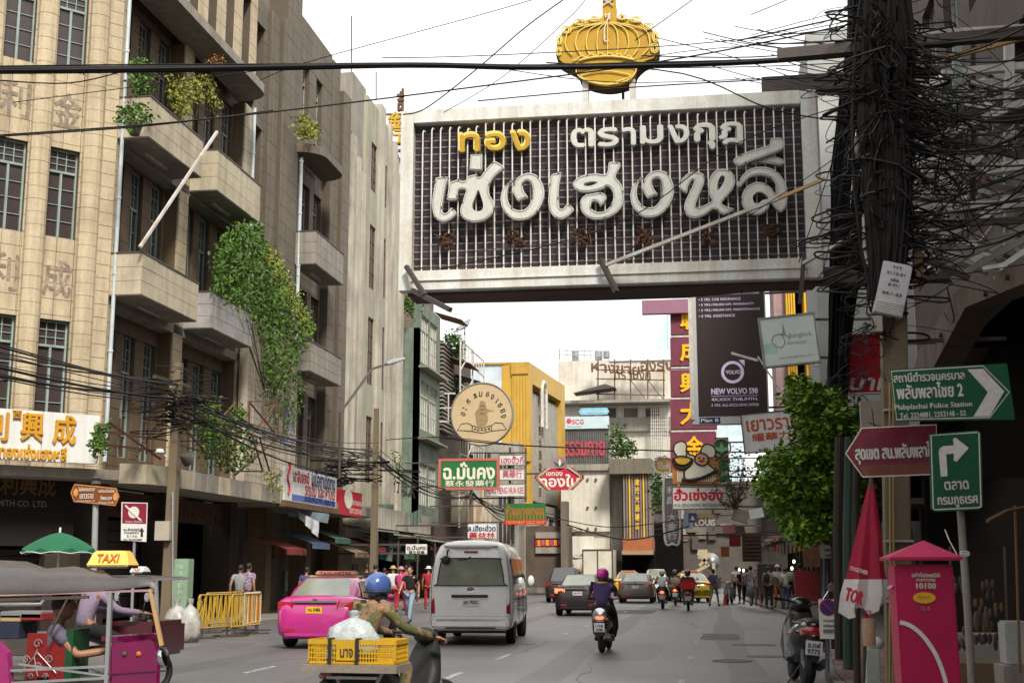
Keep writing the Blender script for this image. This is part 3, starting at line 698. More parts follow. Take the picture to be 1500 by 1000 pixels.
mb = MB(); fy.box(mb, a2 - .3, c + .2, zb - 1.2, zb, -.5, .2); mb.build('corner_panel', yel, by)
for k in range(5):
 x = a + (c - a) * (k + .5) / 5; mb = MB(); fy.box(mb, x - .02, x + .02, zb + .1, ztop - 1.1, 0, .05); mb.build('panel_rib', yel_d, by)
mb = MB(); fy.box(mb, a - .05, c + .05, ztop - .9, ztop, 0, .12); mb.build('coping', yel_d, by)
uy = Vector((-11.86 + 13.09, 108 - 95, 0)).normalized(); FY = Frame((-13.09, 95, 0), uy)
Ly = 13.2
mb = MB(); FY.box(mb, 0, Ly, ztop - 1.5, ztop, -2, .1); mb.build('head_band', yel, by)
mb = MB(); FY.box(mb, 0, 1.1, 3, ztop - 1.5, -2, .1); mb.build('side_band', yel, by)
mb = MB(); FY.box(mb, Ly - 1.5, Ly, 3, ztop - 1.5, -2, .1); mb.build('side_band', yel, by)
mb = MB(); FY.box(mb, 1.1, Ly - 1.5, 6.5, ztop - 1.5, -1.2, -.8); mb.build('recess_wall', darksteel, by)
for k in range(16):
 x = 1.3 + k * .67
 if 4.2 < x < 5.6: continue
 mb = MB(); FY.box(mb, x, x + .38, 6.8, ztop - 2.0 - .1 * k * 0, -.8, -.2); mb.build('fin', finm, by)
mb = MB(); pts = [FY.at(4.2 + .65 + .75 * math.cos(t), 15.2 + .9 * math.sin(t), .15) for t in [math.pi * k / 12 for k in range(13)]]
mb.tube([FY.at(5.6, 12.5, .15)] + pts + [FY.at(4.1, 12.5, .15)], .16, 6); mb.build('arch', whitesteel, by)
for k, ch in enumerate('金行大酒樓金行'): text(FY, ch, 4.5, 5.3, 12.9 - k * .95, 13.6 - k * .95, -.2, rust, by, bold=.05, depth=.05, name='letter')
mb = MB(); FY.box(mb, -.2, Ly, 0, 6.4, -2, .6); mb.build('lower_floors', greyb, by)
for k in range(4):
 mb = MB(); FY.ring(mb, .5 + k * 3.1, 2.8 + k * 3.1, 3.6, 5.6, .15, .6, .75); w_ = mb.build('window', conc_l, by)
 mb = MB(); FY.box(mb, .65 + k * 3.1, 2.65 + k * 3.1, 3.75, 5.45, .6, .64); mb.build('pane', pane_m, w_)
mb = MB(); FY.box(mb, 0, Ly, 2.9, 3.3, .6, 1.9); mb.build('canopy', mat('faded_red_awning', (.25, .05, .04), dirt=.4), by)

# grey infill buildings between the left row and the yellow one
for nm, lab, x0, y0, x1, y1, Y, m in (('blue_wall_building', 'narrow pale blue building with vertical slats behind the round sign', 640, 532, 690, 700, 97, pblue),
      ('window_building', 'grey building with rusted window grilles below the round sign', 655, 648, 760, 800, 92, greyb)):
 f = XZ(Y); t = thing(nm, lab, 'building', (f.px(x0, y1)[0], Y, 0)); a0, a1, b0, bb = f.rect(x0, y0, x1, y1)
 mb = MB(); f.box(mb, a0, a1, 0, bb, -4, 0); mb.build('wall', m, t)
 n_ = 3 if Y == 92 else 2
 for i in range(n_):
  for j in range(3):
   wa = a0 + (a1 - a0) * (i + .15) / n_; wb_ = a0 + (a1 - a0) * (i + .85) / n_; z0 = bb - 2.3 - j * 2.5
   window(f, t, wa, wb_, z0, z0 + 1.6, .04, greyfr, pane_m, nx=4, ny=1, transom=0, panes='one')

# building with the grey shutter wall and faded red letters
f = XZ(112); t = thing('shutter_building', 'building with dark grey corrugated wall carrying faded red letters', 'building', (f.px(860, 700)[0], 112, 0))
a0, a1, z0, z1 = f.rect(824, 628, 893, 690)
mb = MB(); f.box(mb, a0, a1, 0, z1, -4, 0); mb.build('wall', greyb, t)
for k in range(22):
 x = a0 + (a1 - a0) * k / 22; mb = MB(); f.box(mb, x + .02, x + (a1 - a0) / 22 - .05, z0, z1 - .1, 0, .12); mb.build('wall_sheet', mat('corrugated_grey', (.1, .098, .1), rough=.5, dirt=.4, streak=.4), t)
textpx(f, 'ธรรมกาย', 825, 646, 886, 668, .15, mat('faded_red_letter', (.38, .05, .07), dirt=.4), t, bold=.05, depth=.04)
a0, a1, z0, z1 = f.rect(824, 610, 892, 628)
mb = MB(); f.box(mb, a0, a1, z0, z1, -.5, .3); mb.build('sign_band', mat('pale_blue_band', (.42, .52, .56), dirt=.2), t)
textpx(f, 'SCG', 838, 614, 855, 621, .32, mat('red_print', (.5, .04, .06), dirt=.1), t, bold=.05);
mb = MB(); c_ = f.px(834, 617); mb.prism(circ(*c_, .24, 6), f.at, .3, .33); mb.build('emblem', MATS['red_print'], t)
textpx(f, 'Home Solution', 831, 623, 852, 625.5, .32, mat('green_print', (.05, .25, .12), dirt=.1), t)
a0, a1, z0, z1 = f.rect(848, 598, 893, 608)
mb = MB(); mb.prism([(a0 + .2, z0), (a1 - .2, z0), (a1, (z0 + z1) / 2), (a1 - .2, z1), (a0 + .2, z1), (a0, (z0 + z1) / 2)], f.at, .1, .4); mb.build('name_sign', mat('light_blue_sign', (.18, .42, .55)), t)
textpx(f, 'Joint Hostel Parking', 852, 600.5, 889, 605.5, .42, white_b, t, bold=.02)

# pale far building with rooftop tanks, steel letters and awning
f = XZ(150); t = thing('pale_far_building', 'stained white building with rooftop tanks and a rusting steel letter frame', 'building', (f.px(900, 700)[0], 150, 0))
a0, a1, z0, z1 = f.rect(818, 527, 985, 660)
mb = MB(); f.box(mb, a0, a1 + 5, 0, z1, -12, 0); mb.build('wall', offw, t)
mb = MB(); f.box(mb, *f.rect(893, 513, 1000, 528), -6, .2); mb.build('roof_sheeting', mat('pale_sheeting', (.6, .66, .7), dirt=.2, streak=.2), t)
for x0, x1, y0, y1 in ((836, 847, 512, 526), (870, 881, 512, 525), (883, 893, 512, 523)):
 q = f.rect(x0, y0, x1, y1); mb = MB(); mb.cyl(f.at((q[0] + q[1]) / 2, q[2], -1), f.at((q[0] + q[1]) / 2, q[3], -1), (q[1] - q[0]) / 2, n=14); mb.build('water_tank', steel, t, smooth=True)
mb = MB()
for y in (513, 519): mb.bar(f.at(*f.px(819, y)), f.at(*f.px(893, y + 2)), .1)
for k in range(8): mb.bar(f.at(*f.px(820 + k * 9, 511)), f.at(*f.px(820 + k * 9, 527)), .08)
mb.build('roof_railing', steel, t)
for x, yt in ((819, 488), (831, 475), (891, 455), (896, 462), (978, 420)):
 mb = MB(); mb.bar(f.at(*f.px(x, yt)), f.at(*f.px(x, 527)), .07); mb.build('antenna_mast', steel, t)
for k in range(6): textpx(f, 'ห้างขายทอง'[k * 2 - (k > 0):][:2] if 0 else 'หางขายท'[k], 866 + k * 12, 532 + k, 877 + k * 12, 545 + k, 2, rust, t, bold=.06, depth=.15, name='letter')
for k in range(4): textpx(f, 'องรูปพ'[k], 938 + k * 12, 530, 949 + k * 12, 543, 2, rust, t, bold=.06, depth=.15, name='letter')
for k in range(6): textpx(f, 'ตรามงกุ'[k], 900 + k * 9, 544, 908 + k * 9, 556, 2, rust, t, bold=.06, depth=.15, name='letter')
mb = MB()
for x in (878, 902, 925, 950, 973): mb.bar(f.at(*f.px(x, 530), 1.9), f.at(*f.px(x, 592), 1.9), .16)
for y in (545, 558, 580): mb.bar(f.at(*f.px(875, y), 1.9), f.at(*f.px(975, y + 2), 1.9), .13)
for x in (925, 950): mb.bar(f.at(*f.px(x, 560), 1.9), f.at(*f.px(x + 24, 590), 1.9), .1)
mb.build('letter_frame', rust, t)
q = [f.px(845, 580), f.px(909, 573), f.px(900, 569), f.px(885, 568)]
mb = MB(); mb.prism([f.px(845, 582), f.px(905, 574), f.px(890, 569)], f.at, 1, 4); mb.build('awning', darksteel, t)
for i in range(4):
 x0 = 850 + i * 32; q = f.rect(x0, 598, x0 + 20, 612); mb = MB(); f.box(mb, *q, 0, .2); w_ = mb.build('window', darksteel if i % 2 else conc, t)
mb = MB(); f.box(mb, *f.rect(818, 590, 985, 594), 0, 3); mb.build('ledge', greyb, t)
mb = MB(); f.box(mb, *f.rect(843, 612, 985, 632), 0, .6); mb.build('brick_band', greyb, t)
mb = MB();
for i in range(9): mb.bar(f.at(*f.px(955 + i * 3, 600), 1.5), f.at(*f.px(955 + i * 3, 690), 1.5), .08)
for j in range(18): mb.bar(f.at(*f.px(953, 602 + j * 5), 1.5), f.at(*f.px(981, 602 + j * 5), 1.5), .06)
mb.build('scaffold', whitesteel, t)
f2 = XZ(190); q = [f2.px(955, 520), f2.px(985, 440), f2.px(1004, 440), f2.px(1004, 520)]
t2 = thing('glass_tower', 'pale blue glazed tower with a slanted side behind the maroon sign', 'building', f2.at(q[0][0], 0))
mb = MB(); mb.prism([(q[0][0], 0), (q[3][0] + 8, 0), (q[3][0] + 8, q[2][1] + 3), (q[1][0] + 1, q[1][1] + 3), q[0]], f2.at, -10, 0); tw = mb.build('tower', mat('pale_glass', (.45, .55, .6), rough=.2), t2)

# white block and brown striped building at the bend
f = XZ(100); t = thing('white_block_building', 'blank white rendered block standing proud above the street bend', 'building', (f.px(860, 780)[0], 100, 0))
mb = MB(); f.box(mb, *f.rect(822, 688, 893, 778), -6, 0); mb.build('block', offw, t)
mb = MB(); f.box(mb, *f.rect(893, 694, 911, 820), -6, -.5); mb.build('side_wall', greyb, t)
mb = MB(); q = f.rect(836, 770, 893, 840); f.box(mb, q[0], q[1], 0, q[3] - .1, -5, -.4); mb.build('lower_wall', offw, t)
for x in (861, 873):
 for y in (702, 743, 774): mb = MB(); mb.cyl(f.at(*f.px(x, y), 0), f.at(*f.px(x, y), .15), .1, n=8); mb.build('bracket', rust, t)
mb = MB(); f.box(mb, *f.rect(818, 680, 893, 689), -6, .3); mb.build('roof_band', greyb, t)
FYs = XZ(96); mb = MB(); q = FYs.rect(836, 785, 870, 812); FYs.box(mb, *q, -.1, 0); mb.build('notice_board', offw, t)
f = XZ(98); t = thing('striped_building', 'brown ribbed building front with gold letters down the middle and an orange band', 'building', (f.px(930, 780)[0], 98, 0))
mb = MB(); f.box(mb, *f.rect(893, 672, 955, 694), -4, .5); mb.build('roof_band', conc, t)
mb = MB(); a0, a1, z0, z1 = f.rect(913, 690, 954, 790); f.box(mb, a0, a1, z0, z1, -4, 0); mb.build('wall', mat('taupe_ribbed_wall', (.2, .16, .14), dirt=.4, streak=.5), t)
for k in range(10):
 x = a0 + (a1 - a0) * k / 10; mb = MB(); f.box(mb, x + .02, x + .12, z0, z1 - .1, 0, .15); mb.build('rib', gold if k in (2, 7) else MATS['taupe_ribbed_wall'], t)
for k, ch in enumerate('金行大酒樓店'): textpx(f, ch, 930, 700 + k * 13, 937, 710 + k * 13, .05, gold, t, bold=.06, depth=.1, name='letter')
mb = MB(); f.box(mb, *f.rect(913, 788, 956, 806), -4, .6); mb.build('orange_band', mat('orange_rust_band', (.3, .1, .04), dirt=.4), t)
mb = MB(); q = f.rect(910, 806, 958, 830); f.box(mb, q[0], q[1], 0, q[3], -4, -1); mb.build('shop_interior', dark, t)
mb = MB(); f.box(mb, *f.rect(912, 806, 957, 812), -1, .9); mb.build('canopy', mat('tan_canopy', (.3, .2, .11)), t)
f = XZ(130); t = thing('dark_end_building', 'dark cluttered building filling the far end of the street', 'building', (f.px(1000, 800)[0], 130, 0))
mb = MB(); a0, a1, z0, z1 = f.rect(950, 690, 1130, 850); f.box(mb, a0, a1, 0, z1 - 1, -5, 0); mb.build('wall', mat('dark_dingy_wall', (.075, .065, .055), dirt=.5), t)
for k in range(16):
 x0 = 955 + rnd.uniform(0, 110); y0 = 700 + rnd.uniform(0, 90); q = f.rect(x0, y0, x0 + rnd.uniform(8, 22), y0 + rnd.uniform(6, 20))
 mb = MB(); f.box(mb, *q, 0, .15 + k * .02); mb.build('wall_board', rnd.choice([greyb, rust, darksteel, conc, darksteel, conc_l]), t)
mb = MB(); q = f.rect(880, 800, 1000, 850)
f3 = XZ(125); mb = MB(); f3.box(mb, f3.px(850, 800)[0], f3.px(1000, 800)[0], 0, 6.0, -3, 0); mb.build('back_wall', dark, t)
f = XZ(160); t = thing('left_infill_building', 'grey block seen low between the yellow building and the street bend', 'building', (f.px(840, 700)[0], 160, 0))
mb = MB(); f.box(mb, f.px(815, 600)[0], f.px(905, 600)[0], 0, f.px(850, 570)[1], -5, 0); mb.build('wall', greyb, t)
# ------------------------------------------------------------ the big overhead sign
neon = mat('aged_white_tube', (.66, .64, .6), rough=.35, dirt=.35, dcol=(.35, .22, .12), scale=6, bump=0)
letter_w = mat('white_letter_enamel', (.5, .52, .49), rough=.35, dirt=.3, dcol=(.4, .34, .24), scale=5, streak=.25, scol=(.3, .17, .08), bump=.02)
frame_w = mat('white_sign_frame', (.6, .62, .59), rough=.5, dirt=.35, dcol=(.4, .34, .25), scale=2, streak=.45, scol=(.26, .13, .05), bump=.05)
slat_d = mat('dark_violet_slat', (.035, .028, .034), rough=.55, dirt=.5, dcol=(.13, .11, .115), scale=4)
gold_l = mat('mustard_letter_enamel', (.44, .27, .015), rough=.4, dirt=.3, dcol=(.2, .12, .02), scale=5, bump=0)
gold_c = mat('gold_crown_sheet', (.45, .265, .012), rough=.45, dirt=.5, dcol=(.27, .14, .012), scale=2.2, streak=.3, scol=(.2, .1, .02))
neon_y = mat('yellow_neon_tube', (.72, .56, .16), rough=.35, dirt=.2, bump=0)
under = mat('brown_underside', (.1, .06, .05), dirt=.5)
bs = thing('overhead_gold_shop_sign', 'huge white framed sign with large white Thai letters over vertical tubes, hanging over the road', 'sign', (-1.6, 22, 6.44))
FS = XZ(22)
X0, X1, Z0, Z1 = -5.33, 2.02, 6.46, 9.8
mb = MB(); FS.box(mb, X0 + .06, X1 - .06, Z0 + .05, Z1 - .05, -1.0, -.16); mb.build('back_box', under, bs)
mb = MB(); pts = [(-5.2, 0), (-5.2, -.75), (-1.9, -.95), (-.3, -.95), (.9, -.6), (1.9, -.6), (1.9, 0)]
mb.prism([(x, -y) for x, y in pts][::-1], lambda a, b, z: Vector((a, 22.1 + b * .95, z)), Z0 - .05, Z0 + .0); mb.build('torn_soffit', under, bs)
for nm, q in (('frame_side', (X0, X0 + .235, Z0, Z1)), ('frame_side', (X1 - .26, X1, Z0, Z1)), ('frame_top', (X0 + .238, X1 - .263, Z1 - .25, Z1)), ('frame_bottom', (X0 + .238, X1 - .263, Z0, Z0 + .36))):
 mb = MB(); FS.box(mb, *q, -.14, .1); mb.build(nm, frame_w, bs, bevel=.012)
mb = MB(); FS.box(mb, X1 + .002, X1 + .04, Z0 + .2, Z1 - .05, -1, 0); FS.box(mb, X0 + .24, X1 - .27, Z0 + .17, Z0 + .19, .1, .13); mb.build('frame_lip', frame_w, bs)
edge_m = mat('pale_violet_sheet', (.17, .145, .16), dirt=.6, dcol=(.06, .05, .055), scale=3)
ns = 21
for k in range(ns):
 z = Z0 + .37 + (Z1 - Z0 - .63) * k / ns; h = (Z1 - Z0 - .63) / ns
 mb = MB(); mb.hexa([FS.at(X0 + .24, z, -.11), FS.at(X1 - .27, z, -.11), FS.at(X1 - .27, z, -.13), FS.at(X0 + .24, z, -.13)], [FS.at(X0 + .24, z + h * .74, -.08), FS.at(X1 - .27, z + h * .74, -.08), FS.at(X1 - .27, z + h * .74, -.13), FS.at(X0 + .24, z + h * .74, -.13)])
 o = mb.build('backing_slat', slat_d, bs); mb = MB(); FS.box(mb, X0 + .24, X1 - .27, z + h * .76, z + h * .96, -.13, -.072); mb.build('slat_edge', edge_m, o)
nt_ = 41
for k in range(nt_):
 x = -4.93 + (1.62 + 4.93) * k / (nt_ - 1); zt = Z1 - .33 - (0 if k % 5 else .04) + (.06 if k > 6 else 0)
 mb = MB(); mb.tube([(x + .01 * math.sin(k), 21.98, Z0 + .33), (x, 21.96, 8.1), (x + .006 * math.sin(k * 3), 21.96, zt - .05), (x + .012, 21.98, zt), (x + .035, 22.02, zt - .01)], .0135, 6)
 o = mb.build('tube', neon, bs)
 for z in (Z0 + .42, Z0 + 1.0 + .03 * math.sin(k * 2.3), Z0 + 1.75, Z0 + 2.3, Z0 + 2.85): mb = MB(); mb.box(x - .013, x + .013, 21.965, 22.08, z - .013, z + .013); mb.build('clip', rust, o)
mb = MB()
for z in (7.9, 8.72, 9.3): mb.tube([(-5.08, 21.99, z - .02), (-2, 21.985, z + .01), (1.7, 21.99, z)], .008, 4)
mb.tube([(-4.2, 21.95, 7.15), (-1.4, 21.94, 7.3), (1.4, 21.95, 7.1)], .006, 4); mb.tube([(-3.9, 21.93, 7.65), (.2, 21.93, 7.62)], .006, 4)
mb.build('wire_rail', rust, bs)
def z1(p): return [(620 + x / 7.144, 200 + y / 7.144) for x, y in p]
def z2(p): return [(790 + x / 7.144, 200 + y / 7.144) for x, y in p]
def z3(p): return [(990 + x / 5.883, 170 + y / 5.883) for x, y in p]
NG = [(940, 450), (840, 520), (805, 620), (805, 680), (820, 745), (870, 820), (940, 870), (1010, 880), (1090, 865), (1170, 815), (1235, 730), (1268, 630), (1268, 540), (1240, 460), (1190, 400), (1120, 375), (1050, 385), (985, 425), (945, 490), (930, 560), (945, 610), (985, 675), (1040, 657), (1100, 640), (1085, 605), (1060, 570), (1045, 520), (1055, 480), (1090, 465), (1125, 490), (1140, 560), (1135, 640), (1105, 710), (1060, 755), (1010, 765), (950, 750), (905, 700), (885, 640), (885, 580), (900, 520), (925, 480)]
LET = [
 ([z1([(135, 425), (255, 415), (262, 440), (235, 520), (215, 640), (200, 740), (205, 785), (225, 795), (250, 785), (295, 738), (350, 795), (300, 860), (220, 898), (160, 885), (110, 840), (90, 760), (90, 650), (105, 560), (120, 470)])], .20),
 ([z1([(245, 665), (250, 600), (262, 520), (270, 485), (300, 465), (370, 445), (410, 462), (440, 452), (468, 410), (560, 390), (578, 420), (605, 405), (625, 375), (680, 310), (750, 252), (858, 325), (800, 370), (740, 430), (700, 500), (690, 560), (700, 610), (735, 665), (752, 730), (735, 790), (690, 845), (620, 885), (530, 900), (460, 885), (405, 850), (382, 800), (385, 740), (405, 680), (430, 600), (438, 562), (380, 560), (365, 600), (355, 660)]),
   z1([(577, 560), (600, 630), (620, 690), (622, 745), (595, 775), (550, 775), (520, 752), (515, 710), (540, 650), (560, 600)])], .22),
 ([z1([(490, 185), (620, 180), (615, 355), (480, 350)])], .2),
 ([z1(NG)], .2),
 ([z2([(125, 395), (230, 370), (240, 385), (225, 440), (210, 520), (205, 640), (205, 710), (220, 745), (250, 745), (300, 695), (365, 750), (355, 785), (300, 840), (230, 868), (160, 850), (110, 790), (88, 700), (92, 600), (105, 500)])], .2),
 ([z2([(730, 262), (850, 270), (840, 340), (805, 420), (860, 490), (885, 570), (890, 650), (870, 730), (810, 800), (720, 850), (600, 872), (520, 855), (455, 810), (425, 750), (422, 690), (440, 640), (490, 603), (560, 590), (640, 578), (690, 600), (710, 640), (680, 690), (635, 735), (620, 700), (590, 680), (560, 682), (545, 715), (552, 750), (590, 778), (650, 782), (700, 762), (745, 710), (768, 640), (762, 585), (740, 545), (710, 522), (670, 547), (600, 570), (520, 583), (440, 583), (380, 560), (345, 510), (362, 460), (420, 415), (500, 390), (600, 380), (690, 390), (715, 330)]),
   z2([(470, 495), (510, 478), (560, 472), (605, 480), (570, 500), (520, 515), (480, 512)])], .22),
 ([[(x + 190, y - 4) for x, y in z1(NG)]], .2),
 ([z3([(20, 610), (50, 540), (100, 490), (160, 475), (220, 485), (250, 512), (248, 575), (225, 640), (190, 720), (178, 765), (200, 782), (260, 755), (305, 728), (280, 670), (270, 600), (300, 510), (340, 465), (400, 450), (460, 460), (500, 500), (517, 560), (500, 620), (450, 690), (400, 745), (440, 775), (510, 800), (410, 852), (330, 803), (260, 850), (180, 882), (110, 870), (72, 825), (68, 760), (100, 680), (140, 600), (152, 555), (130, 570), (110, 610), (92, 668)]),
   z3([(365, 570), (385, 525), (405, 515), (418, 530), (410, 570), (385, 610), (362, 640), (360, 600)])], .2),
 ([z3([(520, 590), (560, 520), (620, 460), (700, 435), (790, 437), (870, 470), (930, 540), (965, 620), (968, 720), (945, 800), (900, 828), (850, 790), (812, 742), (805, 795), (760, 835), (700, 855), (630, 835), (580, 790), (560, 720), (575, 650), (620, 595), (690, 565), (760, 572), (820, 610), (858, 660), (862, 610), (840, 560), (790, 525), (720, 512), (650, 525), (600, 565), (550, 620)]),
   z3([(665, 700), (690, 665), (730, 655), (775, 680), (795, 712), (750, 720), (710, 750), (680, 745)])], .22),
 ([z3([(490, 375), (600, 310), (740, 265), (800, 245), (820, 190), (920, 185), (940, 220), (920, 290), (800, 340), (640, 395), (545, 432)])], .24),
 ([z3([(650, 405), (740, 375), (820, 345), (880, 350), (935, 380), (915, 425), (800, 410), (720, 402)])], .16)]
def loops_prism(mb, fr, loops, d0, d1):
 tri = tessellate_polygon([[Vector((*p, 0)) for p in l] for l in loops]); flat = [p for l in loops for p in l]; n = len(flat)
 vs = [fr.at(a, b, d0) for a, b in flat] + [fr.at(a, b, d1) for a, b in flat]; fs = []
 for t in tri:
  A = sum(flat[t[i - 1]][0] * flat[t[i]][1] - flat[t[i]][0] * flat[t[i - 1]][1] for i in range(3)); t = list(t) if A > 0 else list(t)[::-1]
  fs += [[q + n for q in t], t[::-1]]
 o = 0
 for k, l in enumerate(loops):
  m = len(l); ar = sum(l[i - 1][0] * l[i][1] - l[i][0] * l[i - 1][1] for i in range(m)); pos = (ar > 0) == (k == 0)
  for i in range(m):
   a, b = o + i, o + (i + 1) % m; fs.append((a, b, b + n, a + n) if pos else (b, a, a + n, b + n))
  o += m
 mb.add(vs, fs)
def inset(l, d):
 n = len(l); ar = sum(l[i - 1][0] * l[i][1] - l[i][0] * l[i - 1][1] for i in range(n)); sg = 1 if ar > 0 else -1; out = []
 for i in range(n):
  a, b, c = Vector(l[i - 1]), Vector(l[i]), Vector(l[(i + 1) % n]); t_ = (c - a); t_ = t_.normalized() if t_.length > 1e-6 else Vector((1, 0)); out.append(tuple(b + Vector((-t_.y, t_.x)) * d * sg))
 return out
for loops, dp in LET:
 L = [[FS.px(x, y, dp) for x, y in l] for l in loops]
 L = [inset(spline(l, 3) if len(l) > 5 else l, .012 if i_ == 0 else -.006) for i_, l in enumerate(L)]
 mb = MB(); loops_prism(mb, FS, L, dp - .1, dp); o = mb.build('letter', letter_w, bs)
 mb = MB()
 for l in L[:1]: mb.tube([FS.at(a, b, dp + .006) for a, b in inset(l, .022)], .005, 5, closed=True)
 mb.build('letter_rim', mat('rim_grey', (.3, .3, .28), bump=0, dirt=.3), o)
 mb = MB()
 l = L[0]
 for i in range(2, len(l), 13): p = FS.at(*l[i], dp); mb.box(p.x - .009, p.x + .009, p.y - .02, p.y, p.z - .02, p.z + .012)
 mb.build('tube_clip', rust, o, kind='stuff')
for ch, q in zip('ทอง', ((673, 196, 704, 224), (711, 195, 742, 222), (748, 193, 778, 222))):
 textpx(FS, ch, *q, .0, neon_y, bs, bold=.09, depth=.13, name='letter'); textpx(FS, ch, q[0] + 1, q[1] + 1, q[2] - 1, q[3] - 1, .11, gold_l, bs, bold=.055, depth=.03, name='letter_face')
for ch, q in zip(['ต', 'ร', 'า', 'ม', 'ง', 'กุ', 'ฎ'], ((837, 191, 871, 219), (876, 190, 907, 218), (912, 190, 932, 216), (938, 187, 972, 214), (978, 186, 1010, 213), (1016, 183, 1048, 222), (1052, 182, 1088, 214))):
 textpx(FS, ch, *q, .0, letter_w, bs, bold=.075, depth=.13, name='letter')
for ch, q in zip('永由株人全行', ((638, 338, 670, 376), (737, 338, 774, 370), (833, 330, 872, 370), (927, 333, 957, 368), (1016, 331, 1056, 366), (1112, 327, 1150, 362))):
 mb = MB(); c = FS.px((q[0] + q[2]) / 2, (q[1] + q[3]) / 2)
 for k in range(6): mb.ell(FS.at(c[0] + rnd.uniform(-.12, .12), c[1] + rnd.uniform(-.12, .14), rnd.uniform(.04, .12)), rnd.uniform(.03, .08), .04, rnd.uniform(.03, .07), 8, 6)
 rd_ = mat('dark_rust_ornament', (.075, .032, .018), dirt=.6, dcol=(.03, .015, .01), scale=9); o = mb.build('rusted_ornament', rd_, bs)
 for k in range(9): mb.bar(FS.at(c[0] + rnd.uniform(-.2, .2), c[1] + rnd.uniform(-.15, .2), .08), FS.at(c[0] + rnd.uniform(-.2, .2), c[1] + rnd.uniform(-.2, .2), .18), .022)
 mb.build('rusted_bracket', rd_, o, kind='stuff')
def bars(name, m, parent, *bs_):
 for p, q, w in bs_: mb = MB(); mb.bar(p, q, w); mb.build(name, m, parent)
bars('brace', whitesteel, bs, (AT(888, 388, Y=21.7), AT(1140, 291, Y=20.6), .055), (AT(1176, 386, Y=21.7), AT(1262, 338, Y=20.5), .055))
mb = MB(); mb.bar(AT(1140, 291, Y=20.6), AT(1208, 262, Y=20.3), .05); mb.build('brace_end', mat('varnished_wood', (.45, .3, .13)), bs)
bars('iron_bar', darksteel, bs, (AT(595, 390, Y=21.8), AT(622, 432, Y=21.5), .07), (AT(604, 425, Y=21.7), AT(660, 454, Y=21.2), .08), (AT(880, 380, Y=21.8), AT(903, 428, Y=21.5), .08), (AT(1178, 372, Y=21.7), AT(1172, 445, Y=21.7), .07))
bars('support_beam', darksteel, bs, (AT(1110, 408, Y=22.6), AT(1400, 400, Y=22.6), .28), (AT(1116, 129, Y=22.6), AT(1400, 112, Y=22.6), .3))
# crown on top
cr = thing('crown_sign', 'gold sheet metal crown with curling yellow tubes standing on top of the overhead sign', 'crown sign', (-1.6, 22.4, 9.8))
FC = XZ(22.25)
co = [(105, 520), (110, 420), (160, 320), (270, 230), (430, 190), (540, 175), (548, 90), (552, 0), (560, -200), (600, -420), (640, -420), (672, -200), (680, 0), (690, 100), (700, 180), (850, 190), (960, 240), (1050, 310), (1090, 390), (1090, 480), (1060, 560), (960, 600), (880, 680), (840, 780), (700, 830), (580, 840), (450, 815), (340, 760), (300, 680), (150, 600)]
def zc(p): return [FC.px(800 + x / 6.665, y / 6.665) for x, y in p]
mb = MB(); mb.prism(spline(zc(co), 3)[::-1], FC.at, -.06, 0); mb.build('front_plate', gold_c, cr)
cx, cz = FC.px(892, 90)
mb = MB(); mb.prism(spline([(cx + (a - cx) * 1.02, cz + (b - cz) * .97 - .03) for a, b in zc(co[:5] + co[14:])], 3)[::-1], FC.at, -.4, -.061); mb.build('crown_body', mat('dark_bronze', (.09, .055, .025), dirt=.5), cr)
def ctube(pts, r=.012, closed=False, nm='yellow_tube', m=None):
 mb = MB(); mb.tube([FC.at(*p, .03) for p in spline(zc(pts), 5, closed)], r, 5, closed=closed); mb.build(nm, m or neon_y, cr)
for k in range(9):
 t = -1 + k / 4
 ctube([(600 + 60 * t, 230), (600 + 330 * t * (1 if abs(t) < 1 else 1.05), 290), (600 + 410 * t, 400), (600 + 400 * t, 480), (600 + 340 * t, 545)])
ctube([(260, 600)] + [(300 + k * 46, 590 - 10 * math.sin(k / 12 * math.pi) * 4 - (28 if k % 2 else 0)) for k in range(13)] + [(905, 600)])
ctube([(320, 600), (450, 570), (600, 560), (750, 570), (880, 600)], .02)
ctube([(300, 680), (330, 760), (450, 810), (580, 830), (700, 820), (830, 770), (880, 670), (760, 655), (600, 650), (430, 660)], closed=True)
ctube([(340, 750), (450, 715), (590, 700), (720, 715), (830, 745), (730, 790), (600, 825), (450, 800)], closed=True)
for x, y, w, h in ((470, 195, 45, 25), (330, 225, 55, 28), (200, 300, 45, 35), (130, 400, 25, 45), (125, 510, 25, 40), (745, 180, 45, 22), (880, 200, 55, 28), (1000, 265, 50, 32), (1068, 370, 28, 50), (1060, 480, 35, 45)):
 ctube([(x + w * math.cos(t), y + h * math.sin(t)) for t in [k * math.pi / 4 for k in range(8)]], closed=True); ctube([(x + w * .5 * math.cos(t), y + h * .6 * math.sin(t)) for t in [k * math.pi / 3 for k in range(6)]], closed=True)
ctube([(575, 390), (570, 290), (600, 210), (615, 140)], m=neon); ctube([(570, 300), (570, 408), (615, 405)], m=neon); ctube([(580, 140), (582, 180)], m=neon); ctube([(580, 160), (630, 160)], m=neon); ctube([(622, 135), (620, 200)], m=neon)
for k in range(6): ctube([(560, 60 - k * 60), (660, 0 - k * 60)], m=neon); ctube([(660, 60 - k * 60), (560, 0 - k * 60)], m=neon)
for x in (857, 926): mb = MB(); p = FC.px(x, 130); mb.box(p[0] - .055, p[0] + .055, 22.3, 22.45, 9.79, p[1] + .2); mb.build('leg', whitesteel, cr)
mb = MB(); p = FC.px(905, 10); mb.bar((p[0] + .05, 22.6, 9.9), (p[0] + .05, 22.6, p[1]), .05); mb.build('prop', darksteel, cr)

